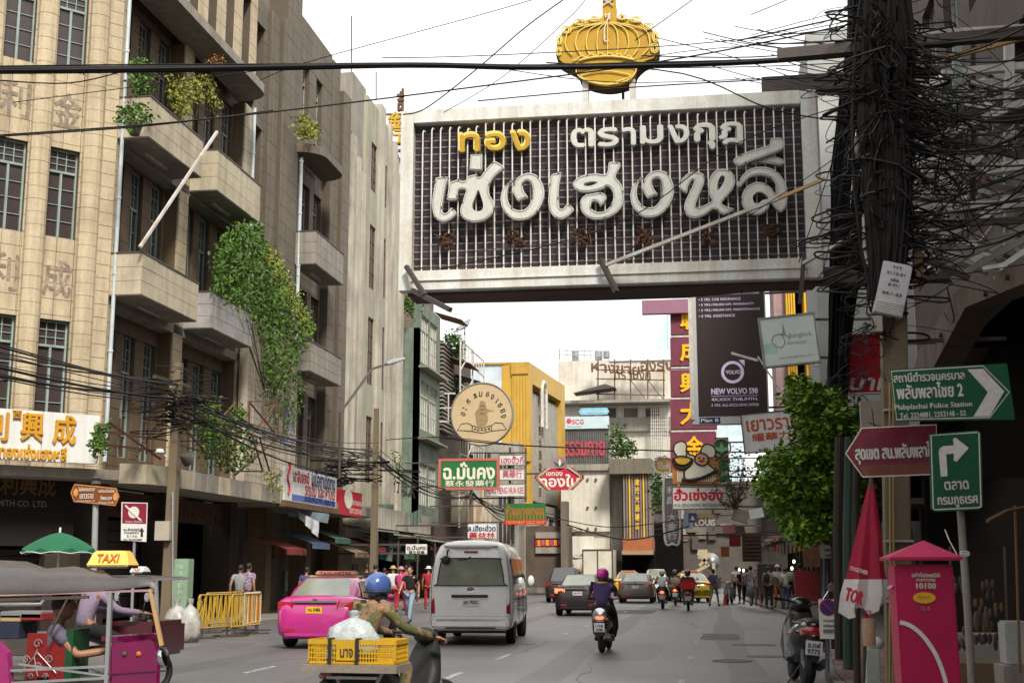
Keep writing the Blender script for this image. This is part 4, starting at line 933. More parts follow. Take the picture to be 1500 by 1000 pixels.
# ------------------------------------------------------------ hanging signs along the street
red_f = mat('salmon_red_frame', (.42, .11, .09), dirt=.2); green_b = mat('green_board', (.02, .13, .035), dirt=.25, rough=.45, bump=0)
cream = mat('cream_letter', (.62, .6, .5), dirt=.1, bump=0); red_l = mat('red_letter', (.42, .015, .03), dirt=.2, bump=0)
pink_l = mat('faded_red_letter_b', (.45, .1, .14), dirt=.4, bump=0); blue_l = mat('navy_letter', (.02, .03, .15), dirt=.2, bump=0)
maroon = mat('maroon_board', (.15, .035, .055), dirt=.3, streak=.2, bump=0); ygold = mat('bright_gold_letter', (.7, .38, .01), dirt=.15, bump=0)
def hsign(name, label, Y, px, bm, fm=None, fw=.08, th=.18, texts=(), arm='L', tilt=0, cat='sign', bev=0, armx=None):
 x0, y0, x1, y1 = px; c = AT((x0 + x1) / 2, (y0 + y1) / 2, Y=Y); f = Frame(c, (1, 0, 0), tilt=tilt)
 w = AT(x1, (y0 + y1) / 2, Y=Y).x - AT(x0, (y0 + y1) / 2, Y=Y).x; h = AT((x0 + x1) / 2, y0, Y=Y).z - AT((x0 + x1) / 2, y1, Y=Y).z
 t = thing(name, label, cat, c); sx = w / (x1 - x0); sy = h / (y1 - y0); g = lambda q: ((q[0] - (x0 + x1) / 2) * sx, (q[2] - (x0 + x1) / 2) * sx, -(q[3] - (y0 + y1) / 2) * sy, -(q[1] - (y0 + y1) / 2) * sy)
 mb = MB(); f.box(mb, -w / 2 + fw * .5, w / 2 - fw * .5, -h / 2 + fw * .5, h / 2 - fw * .5, -th + .02, 0); mb.build('panel', bm, t)
 if fm:
  mb = MB(); f.ring(mb, -w / 2, w / 2, -h / 2, h / 2, fw, -th, .025); mb.build('frame', fm, t)
 for tx in texts: text(f, tx[0], *g(tx[1]), .002, tx[2], t, **(tx[3] if len(tx) > 3 else {}))
 if arm:
  X = armx or (-15.6 if arm == 'L' else 5.4); e = -w / 2 if arm == 'L' else w / 2
  for z in (-h * .38, h * .38): mb = MB(); mb.bar(f.at(e * .9, z, -th - .03), (X, Y + .15, c.z + z), .07); mb.build('arm', darksteel, t)
 return t, f, g
t, f, g = hsign('green_medicine_sign', 'green sign with red frame and cream Thai and Chinese lettering', 66, (642, 671, 731, 717), green_b, red_f, fw=.13, texts=[('ฉ.มั่นคง', (649, 676, 725, 702), cream, dict(bold=.06)), ('蔡永發藥行', (652, 703, 724, 712), cream, dict(bold=.03))])
# round sign
Yr = 72; c = AT(706, 606, Y=Yr); rr = (AT(751, 606, Y=Yr).x - AT(661, 606, Y=Yr).x) / 2; f = Frame(c, (1, 0, 0))
t = thing('round_sign', 'round tan shop sign with a small figure and a ribbon banner of Chinese letters', 'sign', c)
tan = mat('tan_round_board', (.46, .35, .21), dirt=.15, bump=0); inkb = mat('dark_brown_ink', (.05, .035, .025), dirt=0, bump=0); tan2 = mat('tan_figure', (.28, .2, .1), dirt=.4, scale=8, bump=0)
mb = MB(); mb.prism(circ(0, 0, rr * .985, 48), f.at, -.28, 0); mb.build('panel', tan, t)
mb = MB(); mb.tube([f.at(a, b, 0) for a, b in circ(0, 0, rr, 48)], .05, 6, closed=True); mb.tube([f.at(a, b, -.28) for a, b in circ(0, 0, rr, 48)], .05, 6, closed=True); mb.build('rim', conc_l, t)
kx = rr * 2 / 90
for ch, (x, y), an in (('ฮ', (679, 606), 70), ('ะ', (681, 598), 60), ('กี่', (686, 588), 45), ('ลิ้', (696, 580), 20), ('ม', (704, 578), 0), ('อึ', (714, 578), -10), ('ง', (721, 582), -25), ('เ', (728, 588), -40), ('อี', (732, 594), -50), ('ย', (736, 602), -65), ('ง', (737, 610), -78)):
 ff = Frame(f.at((x - 706) * kx, -(y - 606) * kx), (1, 0, 0), tilt=an); text(ff, ch, -.1 if ch not in 'เะ' else -.05, .1 if ch not in 'เะ' else .05, -.13, .17, .002, inkb, t, bold=.07)
mb = MB(); mb.prism([(.0 + a * kx, b * kx) for a, b in spline([(-7, -16), (4, -17), (9, -9), (8, 2), (18, 4), (8, 7), (6, 12), (4, 18), (-3, 18), (-5, 9), (-10, 2), (-9, -6)], 3)][::-1], f.at, 0, .012); mb.build('figure_print', tan2, t)
mb = MB()
for y in (0, 6, 11): mb.prism([(-.0 + a * kx, (b + y) * kx) for a, b in ((-3, 0), (4, 0), (4, 1), (-3, 1))], f.at, .012, .016)
mb.build('figure_line', inkb, t)
rib = [(-36, -23), (-30, -14), (-20, -13), (-14, -17), (0, -20), (14, -17), (20, -13), (30, -14), (36, -23), (24, -24), (14, -25), (0, -28), (-14, -25), (-24, -24)]
mb = MB(); mb.tube([f.at(a * kx, b * kx, .01) for a, b in rib], .022, 4, closed=True); mb.bar(f.at(-14 * kx, -17 * kx, .01), f.at(-14 * kx, -25 * kx, .01), .04); mb.bar(f.at(14 * kx, -17 * kx, .01), f.at(14 * kx, -25 * kx, .01), .04); mb.build('ribbon_print', inkb, t)
for i, ch in enumerate('合記林益棧'): text(f, ch, (-12 + i * 5) * kx, (-8 + i * 5) * kx, (-22.5 - 1.6 * math.sin(i / 4 * math.pi)) * kx - .05, (-19.5 - 1.6 * math.sin(i / 4 * math.pi)) * kx, .004, inkb, t, bold=.03)
for y0, y1 in ((576, 576), (597, 597), (617, 617)): mb = MB(); mb.bar(AT(667, y0, Y=Yr + .35), (-15.5, Yr + .35, AT(667, y1, Y=Yr + .35).z), .09); mb.build('arm', whitesteel, t)
for x in (628, 657): mb = MB(); mb.bar(AT(x, 576, Y=Yr + .3), AT(x, 620, Y=Yr + .3), .07); mb.build('arm_post', whitesteel, t)
# white trio
Yw = 76
t, f, g = hsign('white_pharmacy_sign', 'white board with faded red Thai letters, top of a three board stack', Yw, (731, 665, 769, 681), white_b, conc_l, .05, texts=[('เฮงฮั้วกี่', (734, 667, 767, 679), pink_l, dict(bold=.05))], arm=None)
t, f, g = hsign('white_pharmacy_sign', 'white board with three faded red Chinese characters in the middle of a stack', Yw, (731, 686, 769, 703), white_b, conc_l, .05, texts=[('興華行', (736, 688, 765, 700), pink_l, dict(bold=.04))], arm=None)
t, f, g = hsign('white_pharmacy_sign', 'wide white board reading HENG HUA KEE at the bottom of the stack', Yw - .3, (709, 708, 769, 727), white_b, conc_l, .05, texts=[('HENG HENG HUA KEE', (712, 713, 767, 723), pink_l, dict(bold=.04))], arm=None)
t = thing('sign_post_frame', 'thin steel frame carrying the three white boards', 'sign frame', AT(750, 730, Y=Yw + .4))
bars('post', darksteel, t, (AT(747, 655, Y=Yw + .4), AT(747, 790, Y=Yw + .4), .12), (AT(770, 655, Y=Yw + .4), AT(770, 735, Y=Yw + .4), .1), (AT(650, 663, Y=Yw + .4), AT(772, 663, Y=Yw + .4), .08), (AT(650, 730, Y=Yw + .4), AT(772, 729, Y=Yw + .4), .08))
# red gold shop sign with cut corners
Yb = 80; f = XZ(Yb); c = AT(820, 700, Y=Yb); t = thing('gold_shop_sign', 'red eight sided sign with striped corners and a leaf emblem on top', 'sign', c)
a0, a1, z0, z1_ = f.rect(784, 685.5, 855, 717); k = .7
mb = MB(); mb.prism([(a0, z0 + k), (a0 + k, z0), (a1 - k, z0), (a1, z0 + k), (a1, z1_ - k * .7), (a1 - k, z1_), (a0 + k, z1_), (a0, z1_ - k * .7)], f.at, -.25, 0); mb.build('panel', mat('crimson_board', (.4, .02, .05), dirt=.2, bump=0), t)
for s, xa, xb in ((1, a0, a0 + k), (-1, a1, a1 - k)):
 for j, mm in enumerate((mat('violet_stripe', (.12, .04, .2), bump=0), ygold, white_b)):
  for (za, zb) in ((z0 + k, z0), (z1_ - k * .7, z1_)):
   mb = MB(); d_ = Vector((s * .12 * j, 0, 0)); mb.bar(f.at(xa, za, .03) + d_, f.at(xb, zb, .03) + d_, .09, .04); mb.build('corner_stripe', mm, t)
  mb = MB(); mb.bar(f.at(xa, z0 + k, .03) + d_, f.at(xa, z1_ - k * .7, .03) + d_, .09, .04); mb.build('corner_stripe', mm, t)
textpx(f, 'ห้างทอง', 793, 688, 824, 697, .004, cream, t, bold=.04); textpx(f, 'ทองใบ', 790, 694, 848, 713, .004, cream, t, bold=.06)
e = f.px(820, 678); mb = MB(); mb.prism(circ(*e, .42, 20), f.at, -.2, 0); em = mb.build('emblem', mat('mauve_emblem', (.3, .15, .2)), t)
for an, mm in ((0, cream), (50, green_b), (-50, green_b)):
 mb = MB(); d_ = Vector((math.sin(R(an)), math.cos(R(an)))); p_ = Vector(e) - Vector((0, .22)); n_ = Vector((d_.y, -d_.x)) * .09
 mb.prism([p_, p_ + d_ * .22 + n_, p_ + d_ * .5, p_ + d_ * .22 - n_], f.at, .0, .02 + (an == 0) * .01); mb.build('emblem_leaf', mm, em)
bars('arm', darksteel, t, ((-15, Yb + .3, z1_ - .3), (a0 + .5, Yb + .3, z1_ - .3), .1))
t, f, g = hsign('green_drugstore_sign', 'faded green sign with orange lettering and a red lower band', 70, (738, 736, 800, 768), green_b, None, texts=[('ห้างขายทอง', (741, 739, 797, 754), mat('orange_brown_letter', (.3, .12, .02), bump=0), dict(bold=.06)), ('IIIIIIIIIIII', (742, 750, 797, 761), MATS['orange_brown_letter'], {}), ('YAOWARAT GOLD SHOP', (741, 762, 798, 767), gold, {})])
f2_ = Frame(AT(769, 764.5, Y=70), (1, 0, 0)); mb = MB(); q = f2_.rect(738, 761, 800, 768); f2_.box(mb, *q, 0, .005); mb.build('lower_band', red_l, t)
t, f, g = hsign('white_clinic_sign', 'white board with navy Thai letters above three red Chinese characters', 58, (684, 766, 728, 789), white_b, None, texts=[('ล.เฮียะฮ่วด', (685, 768, 726, 778), blue_l, dict(bold=.06)), ('藥益林', (687, 779, 725, 788), red_l, dict(bold=.04))])
t, f, g = hsign('small_white_sign', 'small white sign with dark Thai letters hung low over the pavement', 52, (593, 795, 626, 812), white_b, None, texts=[('ฉ.มั่นคง', (596, 798, 624, 805), inkb, dict(bold=.06)), ('蔡永發藥', (599, 806, 622, 811), inkb, dict(bold=.02))])
# red ornate shopfront
f = XZ(88); t = thing('red_temple_shopfront', 'low ornate shopfront with rows of red and gold letters over a cornice', 'shopfront', AT(800, 850, Y=88));
mb = MB(); f.box(mb, *f.rect(770, 770, 832, 860), -3, 0); mb.build('wall', mat('dark_brown_wall', (.09, .06, .045)), t)
for y0, y1, mm in ((779, 788, conc_l), (790, 800, red_l), (801, 810, conc_l)): mb = MB(); f.box(mb, *f.rect(785, y0, 830, y1), 0, .2); mb.build('cornice', mm, t)
for k in range(7): textpx(f, '金龍福財寶興旺'[k], 787 + k * 6, 790, 792 + k * 6, 799, .21, pink_l if k % 2 else gold, t, bold=.05, depth=.05, name='letter')
mb = MB(); f.box(mb, *f.rect(824, 735, 834, 860), 0, 1); mb.build('corner_column', conc, t)
# lit red letters on a fascia at the left pavement
for nm, lab, Xp, q, bm, tx in (('thai_banner_board', 'white Thai sign board with a blue lower strip on the pavement canopy', -13.9, (417, 682, 493, 738), white_b, (('เอาสินของดี', (430, 688, 453, 705), red_l), ('ไม่มีอย่าเด็ดขาด', (456, 690, 491, 712), blue_l), ('รถเข็น และ หาบเร่', (447, 708, 491, 725), red_l), ('เขตสัมพันธวงศ์ ขอขอบคุณ', (446, 727, 491, 737), blue_l))),
                               ('red_shop_board', 'red projecting shop board with a pale oval emblem beside the white banner', -13.95, (497, 716, 530, 755), red_l, (('ห้างทอง', (510, 730, 529, 738), cream), ('เยาวราช', (512, 745, 529, 751), cream)))):
 f = ST(Xp); a0, a1 = f.px(q[0], (q[1] + q[3]) / 2)[0], f.px(q[2], (q[1] + q[3]) / 2)[0]; zc_ = [f.px(q[0] + 3, q[1])[1], f.px(q[2], q[3] + 2)[1]]
 t = thing(nm, lab, 'sign', f.at(a0, 3.8)); zt, zb_ = zc_[0], f.px((q[0] + q[2]) / 2, q[3])[1]
 mb = MB(); f.box(mb, a0, a1, zb_, zt, -.15, 0); mb.build('panel', bm, t)
 for s, r, mm in tx: text(f, s, f.px(r[0], r[1])[0], f.px(r[2], r[1])[0], f.px(r[0], r[3])[1], f.px((r[0] + r[2]) / 2, r[1])[1], .003, mm, t, bold=.04)
 if bm is white_b:
  mb = MB(); f.box(mb, a0 + .8, a1 - .1, zb_ + .02, zb_ + .24, 0, .002); mb.build('blue_strip', mat('blue_strip', (.1, .14, .4), bump=0), t)
  mb = MB(); mb.tube([f.at(a0 + .35 + .12 * math.sin(k), zb_ + .2 + k * .12, .004) for k in range(10)], .05, 4); mb.build('red_swirl', red_l, t)
  mb = MB(); f.box(mb, a0 - .2, a1 + .1, zb_ - .22, zb_ - .02, -.2, .12); mb.build('ledge', mat('brown_plank', (.12, .07, .04), dirt=.4), t)
 else:
  mb = MB(); mb.prism(circ((a0 * .62 + a1 * .38), (zb_ + zt) / 2 + .15, .55, 20, .38), f.at, 0, .02); mb.build('oval_emblem', cream, t)
# gold neon sign on the fluted building
f = XZ(64); t = thing('old_neon_sign', 'narrow vertical frame of rusted gold Chinese neon letters on the fluted building', 'sign', AT(578, 240, Y=64))
for ch, q, mm in (('吉', (582, 135, 593, 165), rust), ('金', (568, 165, 592, 190), gold_l), ('行', (568, 190, 591, 212), gold_l), ('大', (572, 212, 590, 240), rust)): textpx(f, ch, *q, 0, mm, t, bold=.05, depth=.2, name='letter')
bars('post', darksteel, t, (AT(590, 130, Y=64.2), AT(588, 245, Y=64.2), .12), (AT(565, 168, Y=64.2), AT(590, 168, Y=64.2), .1), (AT(563, 212, Y=64.2), AT(590, 212, Y=64.2), .1))
t = thing('iron_dragon_bracket', 'curled rusted iron bracket fixed to the pier of the fluted building', 'bracket', AT(548, 180, Y=60))
mb = MB(); p = lambda x, y: AT(x, y, Y=60); mb.tube([p(548, 162), p(552, 170), p(546, 182), p(552, 192), p(545, 200), p(541, 206)], .09, 6); mb.tube([p(541, 176), p(553, 178)], .06, 5); mb.tube([p(543, 198), p(552, 207)], .08, 5); mb.build('bracket_bar', rust, t)
# ------------------------------------------------------------ right hand row
FRt = lambda X: Frame((X, 0, 0), (0, -1, 0))      # street-side face of the right row, d towards the street
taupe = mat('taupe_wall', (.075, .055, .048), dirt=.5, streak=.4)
pinkw = mat('dusty_pink_wall', (.36, .24, .24), dirt=.4, streak=.5)
rb = thing('right_shophouse', 'dark taupe shophouse behind the cable pole with a sloping concrete entrance arch', 'building', (5.2, 24, 0))
f = FRt(5.4)
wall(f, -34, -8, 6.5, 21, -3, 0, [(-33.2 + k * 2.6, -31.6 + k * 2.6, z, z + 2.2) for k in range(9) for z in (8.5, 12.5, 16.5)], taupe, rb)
for k in range(4):
 for z in (8.5, 12.5, 16.5): window(f, rb, -33.2 + k * 2.6, -31.6 + k * 2.6, z, z + 2.2, -.2, greyfr, mat('dull_window', (.1, .1, .1), rough=.2), nx=3, ny=2, transom=.3, panes='one')
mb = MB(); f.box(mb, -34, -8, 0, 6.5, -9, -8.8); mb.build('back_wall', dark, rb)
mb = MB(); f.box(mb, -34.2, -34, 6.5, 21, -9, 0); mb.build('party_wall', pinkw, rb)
mb = MB(); f.box(mb, -34.2, -34, 0, 6.5, -9, 0); mb.build('party_wall', dark, rb)  # same wall lower down, coloured near-black for the shade inside the shop
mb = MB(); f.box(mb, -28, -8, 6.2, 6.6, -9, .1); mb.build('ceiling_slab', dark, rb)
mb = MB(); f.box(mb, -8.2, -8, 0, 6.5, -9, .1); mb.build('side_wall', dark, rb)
mb = MB(); f.box(mb, -7.98, 40, 0, 14, -9, 0); mb.build('added_shade_wing', taupe, rb)  # unseen wing added to shade the right foreground
fa = FRt(4.3)
A = [fa.px(*p) for p in ((1334, 560), (1345, 515), (1402, 425), (1500, 376), (1560, 350))]; B_ = [fa.px(*p) for p in ((1560, 392), (1500, 415), (1414, 450), (1353, 565))]
mb = MB(); mb.prism(A + B_, fa.at, -.5, 0)
mb.build('entrance_arch', mat('sooty_concrete', (.12, .09, .065), dirt=.5, streak=.5), rb)
mb = MB(); fb_ = FRt(5.3); mb.prism([fb_.px(*p) for p in ((1352, 570), (1412, 452), (1560, 405), (1560, 700), (1352, 700))], fb_.at, -1.2, -1.0); mb.build('dark_opening_sheet', dark, rb)  # dark sheet stands in for the shade under the arch
mb = MB(); mb.prism([fb_.px(*p) for p in ((1438, 590), (1470, 480), (1560, 440), (1560, 640), (1440, 640))], fb_.at, -.9, -.85); mb.build('teal_glass', mat('dull_teal_glass', (.05, .1, .09), rough=.3), rb)
for p in ((1380, 490), (1350, 545), (1446, 430), (1478, 405)): q = fa.px(*p); mb = MB(); mb.cyl(fa.at(*q, 0), fa.at(*q, .06), .05, n=8); mb.build('bolt', darksteel, rb)
# steel trusses for the old billboard above the arch
tr = thing('billboard_truss', 'white steel lattice of an old billboard with yellow pipe and loose sheets added to brighten it above the arch', 'steel frame', (4.3, 20, 7))
T = lambda x, y, Y: AT(x, y, Y=Y)
for x0, y0, x1, y1, Y, w, m in ((1330, 52, 1500, 42, 19, .1, whitesteel), (1380, 108, 1520, 96, 19, .11, whitesteel), (1380, 108, 1480, 135, 19, .06, whitesteel), (1478, 135, 1520, 110, 19, .06, whitesteel), (1402, 60, 1402, 190, 19, .12, teal), (1478, 45, 1478, 360, 19, .13, whitesteel),
     (1340, 168, 1500, 172, 18.5, .16, taupe), (1340, 195, 1500, 230, 18.5, .09, taupe), (1375, 88, 1520, 50, 18, .07, mat('yellow_pipe', (.4, .24, .09), dirt=.4)), (1332, 330, 1520, 322, 18, .09, darksteel), (1400, 190, 1500, 150, 18.3, .1, whitesteel),
     (1345, 305, 1500, 300, 18.6, .12, whitesteel), (1370, 395, 1520, 325, 17.5, .1, conc_l), (1395, 410, 1510, 345, 17.5, .08, conc_l), (1350, 270, 1480, 180, 18.6, .1, conc_l), (1410, 215, 1500, 265, 18.7, .08, whitesteel), (1336, 372, 1420, 408, 17, .07, darksteel), (1345, 290, 1440, 230, 18.2, .07, whitesteel), (1360, 360, 1500, 290, 18.4, .06, whitesteel), (1440, 250, 1520, 240, 18.4, .14, whitesteel), (1425, 60, 1425, 330, 19.2, .07, taupe), (1350, 210, 1380, 205, 18, .1, whitesteel)):
 mb = MB(); mb.bar(T(x0, y0, Y), T(x1, y1, Y), w); mb.build('steel_bar', m, tr)
for k in range(110):
 x, y = rnd.uniform(1345, 1500), rnd.uniform(110, 400); p = T(x, y, 18.8 + rnd.uniform(0, 1.2)); s = rnd.uniform(.12, .45); an = rnd.uniform(-.9, .9)
 mb = MB(); mb.box(-s, s, -.01, .01, -s * .12, s * .12, Matrix.Translation(p) @ Matrix.Rotation(an, 4, 'Y') @ Matrix.Rotation(rnd.uniform(-.6, .6), 4, 'X')); mb.build('added_sheet', rnd.choice([white_b, white_b, conc_l, pinkw, whitesteel, conc]), tr)  # loose sheets, mostly pale, added to brighten the dark lattice
# building far behind the pole, its top over the sign
f = XZ(40); g2 = thing('grey_tower_block', 'plain grey block rising behind the sign beside the cable mass', 'building', f.at(4, 0))
mb = MB(); q = f.rect(1182, 45, 1236, 120); f.box(mb, q[0], q[1] + 3, 5.5, q[3], -4, 0); mb.build('wall', mat('plain_grey_wall', (.33, .34, .33), dirt=.2), g2)
# yellow ribbed columns and pink pier on the next building
f = XZ(52); g3 = thing('yellow_column_building', 'building with bright yellow ribbed columns between a pink pier and a white wall', 'building', f.at(3.5, 0))
ycol = mat('yellow_column_paint', (.6, .36, .03), dirt=.2, streak=.3)
for x0, x1, m, d in ((1134, 1151, pinkw, 0), (1151, 1165, ycol, .2), (1165, 1177, dark, -.6), (1177, 1195, ycol, .2), (1195, 1262, offw, 0)):
 q = f.rect(x0, 300, x1, 640); mb = MB(); f.box(mb, q[0], q[1], 5.5, 21, -3, d); mb.build('pier', m, g3)
 if m is ycol:
  for j in range(4): mb = MB(); x = q[0] + (q[1] - q[0]) * (j + .5) / 4; f.box(mb, x - .03, x + .03, 5.5, 21, d, d + .07); mb.build('column_rib', gold, g3)
q = f.rect(1262, 300, 1345, 640); mb = MB(); f.box(mb, q[0], q[1] + 6, 5.5, 16, -3, 0); mb.build('pier', taupe, g3)
textpx(f, 'LERK', 1203, 468, 1224, 476, .004, darksteel, g3, bold=.04); textpx(f, '081-75', 1203, 478, 1224, 482, .004, darksteel, g3); textpx(f, '0815-7', 1203, 484, 1224, 488, .004, darksteel, g3)
t, ff, g = hsign('dark_poster', 'dark poster with a pale line drawing high on the white wall', 50, (1199, 412, 1233, 446), mat('dark_brown_poster', (.06, .045, .04), bump=0), white_b, .06, texts=[], arm=None)
mb = MB(); mb.tube([ff.at(.3 * math.cos(k * .5) * (1 - k * .03), .3 * math.sin(k * .5) * (1 - k * .03), .01) for k in range(20)], .025, 4); mb.build('line_drawing', white_b, t)
# lower row of dim shopfronts beneath
sh = thing('right_arcade', 'row of dim shopfronts under canopies behind the pavement crowd', 'building', (5.6, 60, 0))
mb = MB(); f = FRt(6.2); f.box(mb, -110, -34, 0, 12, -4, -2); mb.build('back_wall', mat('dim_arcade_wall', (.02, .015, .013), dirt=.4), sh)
sc_ = [mat('dim_red_board', (.2, .02, .02), bump=0), rust, mat('dim_orange', (.3, .09, .02), bump=0), darksteel, taupe, mat('dim_cream', (.3, .26, .2), bump=0)]
for k in range(20):
 y = 35 + k * 3.4; mb = MB(); mb.box(3.9, 6.4, y, y + 3.2, 3.3 + .15 * (k % 3), 3.45 + .15 * (k % 3)); mb.build('canopy', rnd.choice([darksteel, rust, taupe, conc]), sh)
 mb = MB(); mb.box(4.2, 4.3, y + .3, y + 2.4, 2.5, 3.2); mb.build('shop_board', rnd.choice(sc_), sh)
 mb = MB(); mb.box(6.3, 6.4, y + .4, y + 2.2, .6, 2.3); mb.build('shop_display', rnd.choice(sc_), sh)
 mb = MB(); mb.box(5.9, 6.1, y + 3.1, y + 3.3, 0.1, 3.4); mb.build('shop_pillar', rnd.choice([conc, taupe]), sh)
for k in range(14):
 y = 40 + rnd.uniform(0, 50); x = 2.6 + rnd.uniform(0, 2.2); z = 4.2 + rnd.uniform(0, 5); w, h = rnd.uniform(.5, 1.4), rnd.uniform(.4, 1.2)
 mb = MB(); mb.box(x, x + w, y, y + .12, z, z + h); mb.build('small_board', rnd.choice([taupe, rust, white_b, darksteel, conc_l, sc_[0], sc_[2]]), sh)
for q, m in (((1056, 800, 1068, 815), sc_[2]), ((1068, 770, 1085, 800), sc_[0]), ((1116, 808, 1145, 826), conc_l), ((1158, 765, 1172, 790), sc_[0]), ((1087, 780, 1115, 822), darksteel)):
 f = XZ(62); mb = MB(); f.box(mb, *f.rect(*q), -.1, 0); mb.build('shop_board', m, sh)
for k in range(7): mb = MB(); f = XZ(61.9); f.box(mb, *f.rect(1088, 783 + k * 5.5, 1114, 785 + k * 5.5), 0, .04); mb.build('shutter_slat', rust, sh)
lampm = mat('lit_shop_lamp', (1, .85, .6), emit=2.5, dirt=0, fine=0, bump=0)
for x, y, Y in ((1083, 834, 60), (1089, 835, 60), (1163, 822, 50), (1160, 832, 50)):
 p = T(x, y, Y); mb = MB(); mb.ell(p, .05, .05, .07, 8, 6); o = mb.build('shop_lamp', lampm); tag(o, 'small lit bulb hanging in the dim shopfronts by the pavement', 'lamp', 'bulbs of the arcade')
mb = MB(); f = XZ(52.6); q = f.rect(1132, 700, 1350, 720); f.box(mb, q[0], q[1], 3.5, 5.6, -.3, 0); mb.build('dark_gap_filler', dark, sh)  # dark wall added to fill the bright gap behind the tree
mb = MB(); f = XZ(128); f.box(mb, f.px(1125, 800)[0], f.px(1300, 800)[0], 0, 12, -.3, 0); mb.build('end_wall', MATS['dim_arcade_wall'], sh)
# maroon vertical sign and its neighbours
Ym = 70; f = XZ(Ym)
t = thing('maroon_vertical_sign', 'tall maroon sign of stacked panels with gold Chinese characters', 'sign', AT(1000, 680, Y=Ym)); q = [(447, 489), (494, 535), (541, 580), (584, 628), (633, 690)]
for (y0, y1), ch in zip(q, '聯成興大金'):
 mb = MB(); f.box(mb, *f.rect(982, y0, 1050, y1), -.5, 0); mb.build('panel', maroon, t)
 textpx(f, ch, 996 if ch != '金' else 1004, y0 + 5, 1030 if ch != '金' else 1030, y1 - (6 if ch != '金' else 20), .01, ygold, t, bold=.05, depth=.06, name='letter')
 mb = MB(); f.box(mb, *f.rect(983, y1 + 1, 1048, y1 + 4), -.4, -.05); mb.build('joint_strip', whitesteel, t)
mb = MB(); f.box(mb, *XZ(66).rect(935, 418, 1012, 439), 0, .4); o = mb.build('maroon_top_board', mat('pale_maroon_board', (.25, .12, .17), dirt=.2)); o.location = (0, -0, 0); tag(o, 'dull pink maroon board sticking out from behind the overhead sign', 'sign')
# chef board and restaurant sign
Yc = 60; f = XZ(Yc); t = thing('chef_sign', 'orange board with a cut-out figure of a cook holding a wok', 'sign', AT(1020, 700, Y=Yc))
org = mat('orange_board', (.42, .17, .05), dirt=.3, bump=0); skin_p = mat('printed_skin', (.55, .32, .2), bump=0)
mb = MB(); f.box(mb, *f.rect(985, 672, 1053, 708), -.3, 0); mb.build('board', org, t)
for k in range(18): mb = MB(); f.box(mb, *f.rect(992 + k * 3.2, 688 + (k % 3), 993.8 + k * 3.2, 705), 0, .02); mb.build('printed_letter', cream, t)
def cut(pts, d, m, nm='print', hole=None, sm=True):
 P_ = [f.px(*p) for p in pts]; mb = MB(); P_ = spline(P_, 3) if sm else P_
 mb.prism(P_[::-1], f.at, d - .04, d); return mb.build(nm, m, t)
def outl(pts, d, m=blk, w=.035):
 mb = MB(); mb.tube([f.at(*f.px(*p), d) for p in spline(pts, 3)], w, 4, closed=True); mb.build('outline', m, t)
for pts, m, d in (([(988, 652), (992, 648), (1000, 646), (1006, 652), (1005, 662), (1010, 668), (1000, 676), (992, 668), (987, 660)], cream, .05),
                  ([(1027, 658), (1032, 651), (1040, 651), (1047, 656), (1048, 665), (1044, 670), (1034, 669), (1028, 664)], cream, .05),
                  ([(1005, 665), (1018, 668), (1030, 672), (1040, 682), (1048, 690), (1035, 697), (1020, 700), (1005, 702), (1003, 690), (1012, 680)], cream, .07),
                  ([(1019, 668), (1024, 664), (1033, 665), (1037, 670), (1036, 678), (1030, 682), (1021, 679), (1018, 674)], skin_p, .10),
                  ([(985, 672), (1012, 671), (1014, 678), (1004, 686), (993, 684)], blk, .12), ([(988, 671), (998, 668), (1009, 670), (1012, 675), (1003, 681), (992, 679)], gold, .14)):
 cut(pts, d, m); outl(pts, d)
for x in (1024, 1031): mb = MB(); p = f.px(x, 671); mb.prism(circ(*p, .045, 8), f.at, .1, .115); mb.build('eye', blk, t)
mb = MB(); p = f.px(1028, 675); mb.prism(circ(*p, .14, 10, .06), f.at, .1, .112); mb.build('cheek', red_l, t)
mb = MB(); mb.tube([f.at(*f.px(*p), .1) for p in spline([(999, 702), (1015, 703), (1032, 698), (1048, 690), (1052, 688)], 4, False)], .07, 5); mb.build('outline', blk, t)
t, ff, g = hsign('restaurant_sign', 'grey white sign reading HUA SENG HONG RESTAURANT under the cook', 59.5, (984, 711, 1074, 746), mat('grey_white_board', (.5, .5, .47), dirt=.2, bump=0), conc, .06, texts=[('ฮั่วเซ่งฮง', (987, 714, 1059, 733), red_l, dict(bold=.075)), ('HUA SENG HONG RESTAURANT', (987, 737, 1059, 742), inkb, dict(bold=.02)), ('和', (1063, 713, 1070, 721), inkb), ('成', (1063, 724, 1070, 732), inkb), ('豐', (1063, 735, 1070, 743), inkb)], arm='R')
t, ff, g = hsign('green_bank_sign', 'green vertical sign with a leaf inside a pink ring', 62, (1046, 639, 1069, 706), green_b, None, arm='R', texts=[('ธนาคาร', (1056, 690, 1068, 697), cream)])
mb = MB(); mb.tube([ff.at(a, b + .55, .03) for a, b in circ(0, 0, .42, 24)], .05, 6, closed=True); mb.build('ring', pinkw, t)
mb = MB(); mb.prism([(0, .3), (.12, .5), (0, .85), (-.12, .5)], ff.at, 0, .03); mb.prism([(0, .3), (.3, .45), (.3, .62), (.05, .5)], ff.at, 0, .025); mb.prism([(0, .3), (-.05, .5), (-.3, .62), (-.3, .45)], ff.at, 0, .025); mb.build('leaf_emblem', mat('pale_green', (.2, .4, .2), bump=0), t)
t, ff, g = hsign('gold_cloud_sign', 'small gold cloud shaped sign with white Thai letters', 75, (958, 669, 986, 693), mat('dull_gold_board', (.45, .28, .06), dirt=.2, bump=0), None, arm='R', texts=[('โต๊ะกัง', (963, 676, 984, 687), white_b, dict(bold=.05))])
